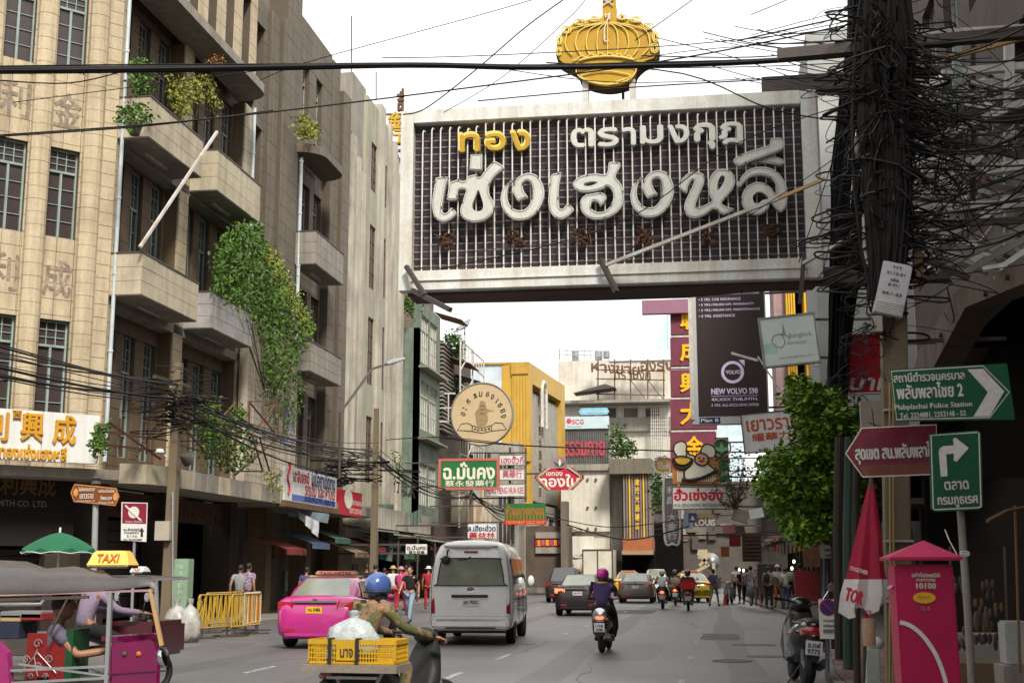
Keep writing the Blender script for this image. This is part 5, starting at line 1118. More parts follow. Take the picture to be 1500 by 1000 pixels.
mb = MB(); mb.tube([ff.at(a * (1 + .06 * math.sin(k * 2.4)), b * (1 + .12 * math.sin(k * 2.4)), .0) for k, (a, b) in enumerate(circ(0, 0, .58, 26, .5))], .07, 6, closed=True); mb.build('scalloped_rim', white_b, t)
t, ff, g = hsign('grey_vertical_sign', 'long grey violet vertical sign with rounded ends and white characters', 64, (973, 698, 995, 795), mat('grey_violet_board', (.2, .16, .17), dirt=.3, bump=0), None, arm='R', texts=[('大', (977, 752, 991, 763), white_b, dict(bold=.03)), ('金', (977, 765, 991, 776), white_b, dict(bold=.03)), ('行', (977, 778, 991, 789), white_b, dict(bold=.03)), ('和', (977, 712, 991, 723), white_b, dict(bold=.03)), ('昌', (977, 727, 991, 738), white_b, dict(bold=.03))])
mb = MB(); mb.tube([ff.at(a, b, .02) for a, b in spline([(-.36, -1.4), (0, -1.62), (.36, -1.4), (.36, 1.4), (0, 1.62), (-.36, 1.4)], 4)], .06, 6, closed=True); mb.build('white_rim', white_b, t)
t, ff, g = hsign('grey_word_sign', 'small grey board with thick white rounded letters low above the street', 66, (1014, 752, 1050, 772), mat('brown_grey_board', (.13, .1, .09), bump=0), None, arm='R', texts=[('LOUIS', (1018, 760, 1048, 770), white_b, dict(bold=.08)), ('WATCH', (1022, 754, 1044, 758), gold)])
t, ff, g = hsign('blue_white_sign', 'pale blue sign with a violet square and white triangle', 65, (1000, 751, 1016, 775), mat('pale_blue_board', (.4, .5, .56), bump=0), None, arm=None, texts=[])
mb = MB(); ff.box(mb, *[v for v in (.02, .42, -.05, .4)], 0, .02); mb.build('violet_square', mat('violet_print', (.08, .07, .16), bump=0), t); mb = MB(); mb.prism([(.1, .05), (.34, .05), (.22, .3)], ff.at, .02, .03); mb.build('triangle', white_b, t)
# black car billboard
Yv = 45; t, f, g = hsign('car_billboard', 'tall dark brown billboard advertising a new car with a ring logo and white text', Yv, (1010, 400, 1125, 621), mat('grey_frame_paint', (.4, .4, .4), dirt=.2, rough=.4), None, th=.45, arm='R')
a0, a1, b0, b1_ = g((1021, 400, 1121, 608)); mb = MB(); f.box(mb, a0, a1, b0, b1_, 0, .02); mb.build('poster', mat('dark_brown_poster_b', (.022, .012, .01), dirt=0, rough=.5, bump=0, fine=0), t)
a0, a1, b0, b1_ = g((1010, 400, 1019, 621)); mb = MB(); f.box(mb, a0 - .02, a1 - .1, b0 + .2, b1_, -.4, .06); mb.build('frame_side', whitesteel, t)
lil = mat('lilac_print', (.62, .52, .72), dirt=0, bump=0, fine=0)
c = g((1072, 545, 1072, 545)); cx_, cz_ = c[0], c[2]
mb = MB(); n_ = 40; r1, r2 = .39, .29
for i in range(n_):
 t0, t1 = 2 * math.pi * i / n_, 2 * math.pi * (i + 1) / n_
 mb.add([f.at(cx_ + r * math.cos(a), cz_ + r * math.sin(a), .024) for r, a in ((r2, t0), (r1, t0), (r1, t1), (r2, t1))], [(0, 1, 2, 3)])
mb.prism([(cx_ + .22, cz_ + .42), (cx_ + .42, cz_ + .42), (cx_ + .42, cz_ + .2)], f.at, .021, .026); mb.build('ring_logo', lil, t)
for s, q, bd in (('VOLVO', (1062, 542, 1084, 548), .06), ('NEW VOLVO S90', (1040, 568, 1108, 577), .07), ('4X,XXX THB./MTH.', (1040, 582, 1108, 587), .06), ('5 YRS. ALL-INCLUSIVE OFFER', (1040, 590.5, 1109, 594.5), .03), ('• 100,000 BAHT GASOLINE VOUCHER', (1025, 427.5, 1115, 431.5), .05), ('• 5 YRS. CAR INSURANCE', (1025, 435.5, 1087, 439.5), .03), ('• 5 YRS./100,000 KM. WARRANTY', (1025, 443.5, 1107, 447.5), .03), ('• 5 YRS./100,000 KM. MAINTENANCE', (1025, 451.5, 1115, 455.5), .03), ('• 5 YRS. ASSISTANCE', (1025, 460, 1078, 464), .03)):
 text(f, s, *g(q), .022, lil, t, bold=bd)
mb = MB(); f.box(mb, *g((1040, 579, 1108, 579.6)), .02, .026); mb.build('rule_line', lil, t)
mb = MB(); f.box(mb, *g((1022, 610, 1052, 618)), 0, .02); mb.build('plate', mat('navy_plate', (.02, .02, .09), bump=0), t); text(f, 'Plan B', *g((1024, 611.5, 1050, 616.5)), .022, white_b, t, bold=.05)
mb = MB(); mb.bar(T(1155, 590, 42), T(1110, 522, 42), .05); mb.bar(T(1110, 528, 42), T(1071, 517, 42), .08); o = mb.build('billboard_lamp', whitesteel); tag(o, 'thin arm lamp reaching in front of the dark car billboard', 'lamp')
# airline sign, road name sign, red bank sign
t, f, g = hsign('pale_airline_sign', 'tilted pale square sign with a faded temple drawing and airline name', 38, (1114, 461, 1198, 535), mat('pale_mint_board', (.56, .63, .59), dirt=.15, bump=0), greyfr, .05, tilt=5, arm='R')
fg = mat('faint_grey_print', (.3, .27, .26), bump=0)
text(f, 'Bangkok', *g((1156, 488, 1190, 497)), .004, fg, t); text(f, 'Airways', *g((1152, 499, 1180, 507)), .004, fg, t); text(f, 'www.bangkokair.com', *g((1137, 521, 1190, 525)), .004, fg, t)
mb = MB(); q = g((1147, 470, 1152, 490)); mb.prism([(q[0], q[2]), (q[1], q[2]), ((q[0] + q[1]) / 2, q[3])], f.at, 0, .006); mb.tube([f.at(q[0] - .1 + .3 * math.cos(k * .6) * (1 - k * .05), q[2] - .15 + .2 * math.sin(k * .6), .006) for k in range(14)], .012, 4); mb.build('temple_print', fg, t)
mb = MB(); f.box(mb, *g((1117, 500, 1137, 515)), 0, .003); mb.build('teal_smudge', mat('pale_teal_print', (.4, .56, .54), bump=0), t)
t, f, g = hsign('road_name_sign', 'tilted white sign with orange red Thai and Chinese road name half hidden by leaves', 36, (1087, 602, 1180, 660), white_b, inkb, .02, tilt=4.5, arm='R', texts=[('เยาวราช', (1094, 612, 1170, 629), mat('orange_red_letter', (.5, .09, .03), bump=0), dict(bold=.05)), ('耀華力路', (1100, 632, 1178, 644), MATS['orange_red_letter'], dict(bold=.04))])
t, f, g = hsign('red_bank_sign', 'red square sign with white Thai letters behind hanging cables', 24, (1237, 488, 1312, 576), mat('deep_red_board', (.38, .012, .02), dirt=.15, bump=0), white_b, .02, arm='R', texts=[('บาท', (1243, 553, 1305, 572), white_b, dict(bold=.09, shear=.2))])
mb = MB(); q = XZ(17).rect(1261, 587, 1292, 640); XZ(17).box(mb, *q, -.1, 0); o = mb.build('blank_metal_plate', mat('warm_grey_plate', (.3, .26, .22), dirt=.3)); tag(o, 'blank warm grey metal plate beside the concrete pole above the maroon arrow', 'plate')

# ------------------------------------------------------------ concrete cable pole with its boxes
po = thing('utility_pole', 'tall square concrete utility pole buried in black cables beside the post box', 'utility pole', (2.05, 14.3, .1))
pc = mat('pole_concrete', (.15, .115, .075), dirt=.4, streak=.3, dcol=(.12, .09, .06))
def PX_(x, y): return T(x, y, 14.3)
mb = MB(); b_ = PX_(1316, 1000); tp = PX_(1316, 0); r = .13
mb.hexa([(b_.x - r, 14.2, .1), (b_.x + r, 14.2, .1), (b_.x + r, 14.46, .1), (b_.x - r, 14.46, .1)], [(tp.x - r, 14.2, 11), (tp.x + r, 14.2, 11), (tp.x + r, 14.46, 11), (tp.x - r, 14.46, 11)]); mb.build('shaft', pc, po, bevel=.015)
for x in (1303, 1308): mb = MB(); mb.tube([T(x, 1010, 14.1), T(x + 1, 800, 14.1), T(x, 560, 14.1)], .011, 6); mb.build('conduit', mat('yellow_conduit', (.28, .2, .08), dirt=.3), po)
for y in (600, 792, 880): mb = MB(); p = T(1316, y, 14.15); mb.box(p.x - .15, p.x + .15, 14.12, 14.2, p.z - .012, p.z + .012); mb.build('strap', steel, po)
for z in (7.3, 9.2): mb = MB(); mb.bar((.9, 14.1, z), (3.6, 14.1, z + .1), .12); mb.build('crossarm', darksteel, po)
tbox = thing('telephone_box', 'tilted pale grey ribbed metal box stencilled TTT 0113-01 on the cable pole', 'junction box', T(1308, 422, 13.9))
f = Frame(T(1308, 423, 13.9), (1, 0, 0), tilt=-14); mb = MB(); w_ = 42 * 13.9 / 1900; h_ = 78 * 13.9 / 1900
f.box(mb, -w_ / 2, w_ / 2, -h_ / 2, h_ / 2, -.12, 0); mb.build('case', mat('pale_box_metal', (.4, .4, .42), dirt=.3, rough=.5), tbox, bevel=.006)
for k in range(6): mb = MB(); f.box(mb, -w_ * .47, w_ * .47, -h_ * .47 + k * .022, -h_ * .47 + k * .022 + .01, 0, .01); mb.build('louvre', whitesteel, tbox)
for s, z, w2 in (('TTT', .38, .1), ('0113-01', .27, .19), ('OFA', .14, .09), ('# 011', .05, .12), ('04:1-23', -.12, .2)): text(f, s, -w2 / 2, w2 / 2, h_ * z * 1.0 + .0, h_ * z + .03, .002, blk, tbox, bold=.04)
for nm, lab, q, Y, m in (('cable_box', 'narrow white ribbed box strapped left of the cable pole', (1265, 312, 1280, 388), 14, white_b), ('cable_box', 'tan meter box on the side of the pole beside the ribbed panel', (1340, 362, 1352, 412), 14.2, mat('tan_box', (.3, .22, .13), dirt=.3)), ('small_number_plate', 'tiny dark number plate reading TOT high on the pole', (1306, 306, 1320, 332), 13.95, darksteel),
                         ('cable_box', 'grey box hanging low in the loops of cable above the red sign', (1278, 462, 1293, 486), 13.9, conc_l), ('cable_box', 'pale slim closure box in the cables high beside the crossarm', (1253, 200, 1264, 234), 14, conc_l)):
 f = XZ(Y); mb = MB(); f.box(mb, *f.rect(*q), -.12, 0); o = mb.build(nm, m, bevel=.008); tag(o, lab, 'box')

# ------------------------------------------------------------ plants
def inpoly(x, y, P):
 c = False; n = len(P)
 for i in range(n):
  (x1, y1), (x2, y2) = P[i - 1], P[i]
  if (y1 > y) != (y2 > y) and x < (x2 - x1) * (y - y1) / (y2 - y1) + x1: c = not c
 return c
def plant(name, label, P, Xp=None, Yp=None, n=300, size=.08, m=None, depth=.3, cat='plant', stems=6, up=.3, base=None):
 xs = [p[0] for p in P]; ys = [p[1] for p in P]; pts = []
 while len(pts) < n:
  x, y = rnd.uniform(min(xs), max(xs)), rnd.uniform(min(ys), max(ys))
  if inpoly(x, y, P) and math.sin(x * .31 + 3) * math.sin(y * .27) + rnd.uniform(-1, 1) > -.75:
   dd = rnd.gauss(0, depth * .5); x += rnd.gauss(0, 3.5); y += rnd.gauss(0, 3.5) + (abs(rnd.gauss(0, 9)) if cat == 'creeper' and rnd.random() < .3 else 0); pts.append(AT(x, y, X=Xp + dd) if Xp is not None else AT(x, y, Y=Yp + dd))
 c = AT(sum(xs) / len(xs), max(ys), X=Xp) if Xp is not None else AT(sum(xs) / len(xs), max(ys), Y=Yp)
 b = Vector(base) if base else c
 t = thing(name, label, cat, b)
 mb = MB(); leaves(mb, n, lambda i: pts[i], size, up=up); mb.build('foliage', m or leaf_m, t)
 mb = MB()
 for k in range(stems):
  e = pts[rnd.randrange(len(pts))]; mb.tube([b, b.lerp(e, .5) + Vector((0, 0, .05)), e], [.015, .011, .005], 4)
 if stems: mb.build('stem', stem_m, t)
 return t
IVY = [(320, 350), (345, 325), (372, 318), (383, 322), (386, 352), (400, 372), (415, 388), (428, 425), (448, 452), (460, 475), (448, 500), (436, 528), (420, 545), (408, 575), (402, 545), (392, 560), (388, 535), (384, 490), (368, 470), (362, 452), (340, 440), (316, 428), (314, 385)]
plant('ivy', 'thick green creeper spilling over the pier and down onto the white wall', IVY, Xp=-15.0, n=8200, size=.08, m=leaf_m, depth=.9, cat='creeper', stems=14, up=.9)
plant('ivy', 'yellowing outer tufts of the creeper along its right edge', [(385, 340), (400, 365), (432, 420), (455, 470), (455, 500), (440, 470), (420, 430), (395, 385)], Xp=-14.8, n=900, size=.075, m=leaf_y, depth=.5, cat='creeper', stems=5, up=.9)
t = plant('ivy', 'thin trailing strands of creeper at the top of the rust streaked wall', [(385, 540), (450, 540), (440, 600), (420, 640), (412, 590), (402, 650), (396, 590), (388, 570)], Xp=-15.15, n=900, size=.07, m=leaf_m, depth=.15, cat='creeper', stems=8, up=1)
plant('potted_bush', 'round leafy bush in a dark pot at the near end of the top balcony', [(170, 165), (180, 155), (205, 152), (220, 158), (222, 175), (205, 185), (190, 190), (172, 182)], Xp=-14.75, n=420, size=.075, depth=.4)
mb = MB(); mb.lathe([(.13, 0), (.2, .3), (.17, .3)], AT(197, 198, X=-14.75), 12); tag(mb.build('plant_pot', darksteel), 'dark round pot on the corner of the top balcony under the leafy bush', 'pot')
plant('fern', 'bright green fern standing on the top balcony below the thick cables', [(195, 90), (222, 86), (225, 120), (222, 138), (197, 134), (193, 110)], Xp=-15.3, n=420, size=.085, depth=.4)
plant('hanging_fern', 'long yellowing fern drooping over the top balcony windows', [(245, 112), (310, 108), (322, 150), (318, 165), (300, 140), (285, 150), (270, 175), (250, 155)], Xp=-15.2, n=900, size=.07, m=leaf_y, depth=.4, up=1)
plant('dry_fern', 'dry orange fern fronds poking out under the roof slab', [(300, 92), (318, 80), (335, 85), (320, 95)], Xp=-14.9, n=120, size=.06, m=mat('dry_leaf', (.3, .14, .04), bump=0), depth=.3)
plant('canopy_bush', 'yellow green bush growing on the curved concrete canopy', [(436, 172), (445, 172), (465, 185), (466, 200), (450, 205), (438, 196)], Xp=-14.9, n=420, size=.085, m=leaf_y, depth=.4)
for lab, P, n_ in (('leafy plant at the near end of the rusty canopy railings', [(292, 590), (310, 582), (322, 592), (316, 612), (320, 640), (300, 640)], 420),
    ('dense plants tangled in the rusty railings over the canopy', [(290, 620), (330, 610), (372, 625), (374, 665), (355, 690), (320, 688), (295, 665)], 900),
    ('small upright plant between the railings and the white wall', [(340, 598), (355, 596), (358, 615), (345, 622)], 140),
    ('pale green plant hanging beside the gold lettered white board', [(142, 622), (153, 618), (158, 640), (155, 664), (140, 662), (138, 640)], 260)):
 plant('canopy_plant', lab, P, Xp=-14.3, n=n_, size=.085, m=leaf_m, depth=.6)
plant('dry_grass', 'dry brown creeper over the canopy corner beside the banner board', [(385, 690), (415, 688), (416, 725), (400, 735), (388, 715)], Xp=-14.1, n=300, size=.06, m=leaf_y, depth=.4)
plant('rooftop_bush', 'bush in a railing planter under the satellite dish', [(652, 492), (672, 488), (679, 505), (674, 522), (656, 518)], Yp=76, n=500, size=.14, m=leaf_d, depth=1)
plant('rooftop_bush', 'green bush on the roof edge of the green shophouse', [(592, 430), (610, 428), (612, 455), (596, 462)], Yp=67, n=260, size=.13, m=leaf_m, depth=.8)
plant('rooftop_bush', 'dark bush on a lower ledge behind the round sign', [(655, 555), (676, 552), (678, 580), (660, 585)], Yp=77, n=300, size=.14, m=leaf_d, depth=1)
plant('wall_sapling', 'thin sapling rooted in a ledge of the fluted building', [(575, 660), (592, 662), (590, 690), (578, 692)], Xp=-14.6, n=80, size=.09, depth=.4)
plant('terrace_tree', 'tall thin green tree on a terrace beside the shutter building', [(895, 625), (905, 620), (912, 640), (930, 650), (925, 668), (897, 668)], Yp=108, n=600, size=.2, m=leaf_d, depth=1.5, cat='tree')
plant('terrace_bush', 'bush beneath the grey vertical sign on the far terrace', [(955, 690), (972, 700), (974, 740), (958, 745)], Yp=90, n=420, size=.18, m=leaf_d, depth=1.5)
plant('bare_creeper', 'brown tangled creeper hanging below the yellow columns', [(1052, 665), (1085, 655), (1100, 670), (1105, 710), (1085, 740), (1060, 745), (1048, 720)], Yp=48, n=420, size=.08, m=mat('olive_dry_leaf', (.1, .085, .03), dirt=.5, bump=0), depth=1, stems=40)

# ------------------------------------------------------------ street tree on the right
tree = thing('street_tree', 'leafy green street tree leaning over the kerb beneath the signs', 'tree', (3.0, 20.2, .1))
TP = [(1150, 590), (1158, 560), (1178, 548), (1195, 560), (1215, 570), (1245, 578), (1262, 600), (1268, 640), (1262, 680), (1270, 720), (1262, 770), (1240, 790), (1205, 795), (1175, 788), (1150, 775), (1135, 755), (1128, 735), (1112, 718), (1116, 700), (1104, 680), (1102, 655), (1118, 640), (1130, 630), (1120, 615), (1140, 605)]
cl = []
while len(cl) < 200:
 x, y = rnd.uniform(1100, 1272), rnd.uniform(548, 792)
 if inpoly(x, y, TP) and not (x < 1165 and 590 < y < 655 or x < 1110): cl.append((AT(x, y, Y=rnd.uniform(19.3, 21.6)), rnd.uniform(.1, .2)))
mb = MB()
def lf(mb, p, s):
 d = Vector((rnd.gauss(0, 1), rnd.gauss(0, 1), rnd.gauss(-.35, .5))).normalized(); a = d.cross(Vector((0, 0, 1)) + Vector((rnd.gauss(0, .5), rnd.gauss(0, .5), 0))).normalized() * s * .34
 n_ = a.cross(d).normalized() * s * .1
 mb.add([p, p + d * s * .45 + a - n_, p + d * s * .45 + n_ * .2, p + d * s * .45 - a - n_, p + d * s], [(0, 1, 2), (0, 2, 3), (1, 4, 2), (2, 4, 3)])
for c, r_ in cl:
 for k in range(60):
  v = Vector((rnd.gauss(0, 1), rnd.gauss(0, 1), rnd.gauss(0, .7))); v = v.normalized() * r_ * rnd.uniform(.55, 1.25); lf(mb, c + v, rnd.uniform(.07, .15))
tl = mat('tree_leaf', (.11, .215, .012), rough=.5, dirt=.6, dcol=(.03, .075, .01), scale=3, bump=0, fine=.4, spec=.35)
mb.build('crown', tl, tree)
mb = MB(); mb.tube([(3.02, 20.3, .1), (3.0, 20.3, 1.4), (2.9, 20.4, 2.6), (2.7, 20.5, 3.6)], [.11, .09, .08, .05], 8)
for c, _ in cl[::5]: b = Vector((2.9, 20.4, 2.6)) ; mb.tube([b, b.lerp(c, .6) + Vector((0, 0, .15)), c], [.04, .02, .008], 5)
mb.build('trunk', mat('tree_bark', (.06, .045, .035), dirt=.5), tree)

# ------------------------------------------------------------ poles and cables
cable = mat('black_cable', (.006, .005, .005), rough=.55, dirt=.2, dcol=(.03, .022, .02), scale=2, bump=0, spec=.2)
def pole(y, lab, h=8.2, x=-13.5):
 t = thing('utility_pole', lab, 'utility pole', (x, y, .12)); mb = MB(); mb.hexa([(x - .14, y - .14, .1), (x + .14, y - .14, .1), (x + .14, y + .14, .1), (x - .14, y + .14, .1)], [(x - .09, y - .09, h), (x + .09, y - .09, h), (x + .09, y + .09, h), (x - .09, y + .09, h)]); mb.build('shaft', pc, t)
 mb = MB()
 for z in (5.7, 6.4): mb.bar((x - .2, y - 1.0, z), (x - .2, y + 1.2, z + .05), .09)
 mb.build('crossarm', darksteel, t, kind='stuff'); return t
p1 = pole(31.6, 'square concrete pole with loudspeaker and meter box before the corner canopy', 6.9)
mb = MB(); q = XZ(31.4).rect(229, 763, 250, 791); XZ(31.4).box(mb, *q, -.1, .1); mb.build('meter_box', mat('cream_box', (.36, .32, .26), dirt=.3), p1)
mb = MB(); p = AT(263, 667, Y=31.2); mb.lathe([(.04, 0), (.07, .12), (.2, .3), (.21, .32), (.17, .3), (.03, .1)], p, 16, Matrix.Rotation(R(-100), 4, 'X').to_3x3() @ Matrix.Rotation(R(20), 3, 'Y')); mb.build('loudspeaker', darksteel, p1, smooth=True)
mb = MB(); p = AT(234, 664, Y=31.3); mb.lathe([(.02, 0), (.12, .03), (.08, .12)], p, 12); mb.bar(p, AT(250, 670, Y=31.6), .03); mb.build('pole_lamp', white_b, p1, smooth=True)
mb = MB(); mb.cyl(AT(253, 720, Y=31.4), AT(253, 930, Y=31.4), .03); mb.build('conduit', steel, p1)
pole(52, 'concrete pole with curved street lamp arm beside the fluted building'); pole(74, 'concrete pole far up the left pavement past the green shophouse'); pole(97, 'farthest concrete pole on the left pavement by the bend')
la = thing('street_lamp', 'long thin street lamp arm rising from the pole over the left pavement', 'street lamp', AT(498, 605, Y=52))
L_ = lambda x, y: AT(x, y, X=-13.0)
mb = MB(); mb.tube([L_(497, 700), L_(498, 605), L_(520, 575), L_(545, 540), L_(570, 532)], .05, 8); mb.build('arm', darksteel, la)
mb = MB(); mb.tube([L_(566, 533), L_(575, 530), L_(592, 525)], [.07, .12, .06], 8); mb.build('lamp_head', steel, la, smooth=True)
stops = [(-13.6, 8, 6.1), (-13.6, 31.6, 6.05), (-13.6, 52, 6.2), (-13.5, 74, 5.9), (-13.2, 97, 5.8), (-2.5, 112, 5.5)]
cb = []
for a, b in zip(stops, stops[1:]):
 t = thing('cable_bundle', {8: 'drooping bundle of black cables in front of the white gold lettered board', 31.6: 'sagging bundle of black cables crossing the rusty railings and banner board', 52: 'hanging black cables running past the fluted building to the round sign', 74: 'cable bundle swinging below the medicine signs', 97: 'far cables crossing the street at the bend'}[a[1]], 'cables', a)
 for k in range(11 if a[1] < 70 else 7):
  o1 = Vector((rnd.uniform(-.3, .3), 0, rnd.gauss(0, .28) if a[1] < 60 else rnd.gauss(0, .12))); o2 = Vector((rnd.uniform(-.3, .3), 0, rnd.gauss(0, .25)))
  mb = MB(); mb.tube(sag(Vector(a) + o1, Vector(b) + o2, rnd.uniform(.2, .9) * (1 if a[1] < 60 else 1.3)), rnd.choice([.012, .016, .03, .02]) * (1 if a[1] < 60 else 1.6), 5); mb.build('cable', cable, t)
# cable nest on the near left pole
def tangle(name, label, c, s, n, r=(.006, .02), steps=5, grav=.15, m=None):
 mb = MB(); c = Vector(c)
 for k in range(n):
  a = c + Vector((rnd.gauss(0, s[0] * .45), rnd.gauss(0, s[1]), rnd.gauss(0, s[2]))); b = c + Vector((rnd.gauss(0, s[0] * .45), rnd.gauss(0, s[1]), a.z - c.z + rnd.gauss(0, s[2] * .5)))
  o = Vector((rnd.gauss(0, s[0] * 1.3), rnd.gauss(0, s[1]), -abs(rnd.gauss(0, s[2] * .3)))); w = rnd.uniform(.2, .8)
  pts = [a, a.lerp(b, .25) + o * w + Vector((0, 0, rnd.gauss(0, .06))), a.lerp(b, .5) + o, a.lerp(b, .75) + o * (1 - w * .5) + Vector((0, 0, rnd.gauss(0, .08))), b]
  mb.tube(spline(pts, 4, False), rnd.uniform(*r), 4, caps=False)
 o = mb.build(name, m or cable); o['kind'] = 'stuff'; o['label'] = label; return o
tangle('cable_tangle', 'dense knot of black cables round the near left pole', AT(255, 600, Y=31.4), (.5, .3, .3), 60, r=(.006, .02))
tangle('cable_tangle', 'smaller knot of cables on the pole beside the banner board', AT(495, 690, Y=52), (.7, .3, .4), 60, r=(.01, .03))
tangle('cable_tangle', 'cables knotted on the far left pole', AT(830, 790, Y=97), (.6, .3, .7), 40, r=(.015, .04))
# railings of rusty angle iron on the canopy
rr_ = thing('rusty_railing', 'rusty angle iron framework with diagonal struts standing on the canopy', 'railing', (-14.2, 34, 4.3))
def rp(x, y): return AT(x, y, X=-14.15)
for p_, q_ in [((155, 632), (245, 645)), ((150, 650), (240, 662)), ((175, 612), (175, 668)), ((215, 610), (215, 665)), ((200, 668), (240, 600)), ((160, 618), (235, 672)), ((275, 590), (275, 680)), ((322, 580), (322, 690)), ((283, 655), (345, 590)), ((258, 650), (320, 668)), ((330, 680), (365, 600)), ((340, 690), (385, 690)), ((258, 615), (300, 660)), ((240, 578), (315, 580)), ((365, 588), (408, 588)), ((365, 588), (365, 640)), ((408, 588), (408, 640)), ((365, 588), (408, 640)), ((408, 588), (365, 640)), ((365, 640), (408, 640)), ((370, 640), (385, 690)), ((345, 695), (408, 640)), ((380, 640), (395, 690))]:
 mb = MB(); mb.bar(rp(*p_), rp(*q_), .045); mb.build('iron_strut', rust, rr_)
bb = thing('cable_bundle', 'thick black cable bundle stretched right across the street over the overhead sign', 'cables', (1.9, 14.4, 7.4))
ys_ = [(-160, 104), (0, 103), (200, 100), (380, 98), (600, 96), (780, 99), (950, 95), (1100, 90), (1250, 80)]
for k in range(16):
 o = rnd.gauss(0, 2.4); w2 = rnd.uniform(-1.5, 1.5)
 mb = MB(); mb.tube([AT(x, y + o * (1.25 - x / 1500) + w2 * math.sin(x / 130 + k), Y=14.6 + .02 * k) for x, y in spline(ys_, 4, False)], rnd.choice([.01, .014, .02]), 5); mb.build('cable', cable, bb)
wires = [((0, 198), (300, 175), (700, 127), (1000, 85), (1250, 35)), ((20, 150), (300, 114), (420, 98)), ((380, 118), (455, 90), (700, 23), (800, -6)), ((590, 168), (625, 158), (700, 100), (770, 40), (832, -5)), ((650, 165), (740, 110), (840, 20), (860, -6)), ((560, 85), (700, 82), (1000, 66), (1250, 40)), ((0, 118), (100, 122), (180, 105)), ((700, 95), (860, 118), (1000, 120), (1240, 108)),
         ((960, 55), (1100, 92), (1240, 145)), ((940, 82), (1100, 84), (1240, 72)), ((945, 100), (1100, 98), (1250, 92)), ((930, 60), (1020, -4)), ((800, 92), (1000, 108), (1130, 160), (1250, 180)), ((830, 110), (1000, 76), (1245, 58)), ((1100, 52), (1250, 12)), ((1080, 60), (1260, 20)), ((1100, 60), (1250, 30)), ((1100, 22), (1250, -40)), ((700, 148), (900, 130), (1100, 118), (1240, 112)), ((1060, 340), (1190, 255), (1250, 210)), ((640, 395), (900, 330), (1080, 210), (1250, 150)), ((0, 200), (210, 185), (400, 162)), ((1170, 385), (1215, 250), (1260, 100)), ((1205, 400), (1235, 260), (1250, 120)), ((640, 640), (760, 652), (980, 660), (1100, 662)), ((500, 650), (640, 640), (760, 652)), ((820, 760), (900, 772), (1000, 760)), ((830, 768), (920, 790), (1010, 770))]
def spot(x, y):
 for x1, y1, n in ((120, 160, 'the top left window'), (120, 240, 'the old stained characters'), (330, 300, 'the beige balconies'), (480, 110, 'the dark concrete roof'), (610, 300, 'the fluted building'), (720, 120, 'the sky left of the crown'), (720, 700, 'the round sign'), (885, 35, 'the crown spire'), (885, 130, 'the crown base'), (885, 900, 'the white block'), (1050, 70, 'the sky right of the crown'), (1050, 130, 'the sign top edge'), (1050, 420, 'the large white letters'), (1050, 900, 'the restaurant sign'), (1180, 300, 'the sign frame'), (1180, 900, 'the tree')):
  if x < x1 and y < y1: return n
 return 'the pole top' if y < 50 else 'the crossarm' if y < 100 else 'the cable nest' if y < 160 else 'the lower nest' if y < 500 else 'the tree'
for k, w in enumerate(wires):
 Yw_ = [16, 17, 18, 19, 20][k % 5] if k < 24 else 62
 mb = MB(); mb.tube([AT(x, y, Y=Yw_) for x, y in spline(w, 5, False)], (.007 if k % 3 else .011) * (1 if k < 24 else 3), 4)
 tag(mb.build('overhead_wire', cable), ('thin wire' if k % 3 else 'thicker wire') + ' from ' + spot(*w[0]) + ' to ' + spot(*w[-1]), 'wire', 'thin wires over the street')
# cables on the right pole
tangle('cable_tangle', 'huge nest of black cables round the right pole', T(1297, 140, 14.1), (.27, .15, .62), 400, r=(.004, .014))
tangle('cable_tangle', 'lower part of the black cable nest on the right pole', T(1290, 330, 14.2), (.25, .12, .42), 240, r=(.004, .014))
tangle('cable_tangle', 'cables spreading right from the pole before the steel lattice', T(1390, 220, 14.4), (.4, .2, .7), 120, r=(.003, .009))
tangle('cable_tangle', 'loops of cable hanging in front of the red sign', T(1268, 520, 14.0), (.14, .1, .3), 26, r=(.003, .008))
vb = thing('cable_bundle', 'thick vertical rope of black cables dropping from the pole top to the tree', 'cables', T(1232, 640, 15))
for k in range(50):
 o = rnd.gauss(0, 11); mb = MB(); mb.tube([T(x + o * s_ + rnd.uniform(-3, 3), y, 23 + .01 * k) for x, y, s_ in ((1268, -40, 1.2), (1262, 60, 1), (1256, 150, 1.3), (1248, 250, 1.5), (1240, 350, 1.1), (1232, 450, .75), (1227, 540, .6), (1226, 650, .5), (1230, 760, .45), (1227, 850, .3), (1226, 950, .25))], rnd.uniform(.012, .03), 5); mb.build('cable', cable, vb)
vb = thing('cable_bundle', 'black cables running straight up the face of the right pole', 'cables', T(1300, 400, 13.95))
for k in range(48):
 o = rnd.uniform(-42, 30); mb = MB(); mb.tube([T(1302 + o * s_ + rnd.uniform(-9, 9), y, 13.95 + .01 * (k % 5)) for y, s_ in ((-60, .8), (60, 1), (180, 1.1), (280, 1), (360, .8), (440, .6))], rnd.uniform(.012, .03), 5); mb.build('cable', cable, vb)
fb2 = thing('cable_bundle', 'fan of black cables sagging off the right pole past the steel lattice', 'cables', T(1340, 150, 14))
for k in range(38):
 y0, y1 = rnd.uniform(20, 400), rnd.uniform(-10, 330); mb = MB(); mb.tube(sag(T(1310, y0, 14.1), T(1530, y1 * .6 + y0 * .5 - 40, 12.5), rnd.uniform(.0, .25)), rnd.uniform(.004, .012), 4); mb.build('cable', cable, fb2)
fb3 = thing('cable_bundle', 'fan of black cables coming from over the sign into the right pole', 'cables', T(1240, 90, 14))
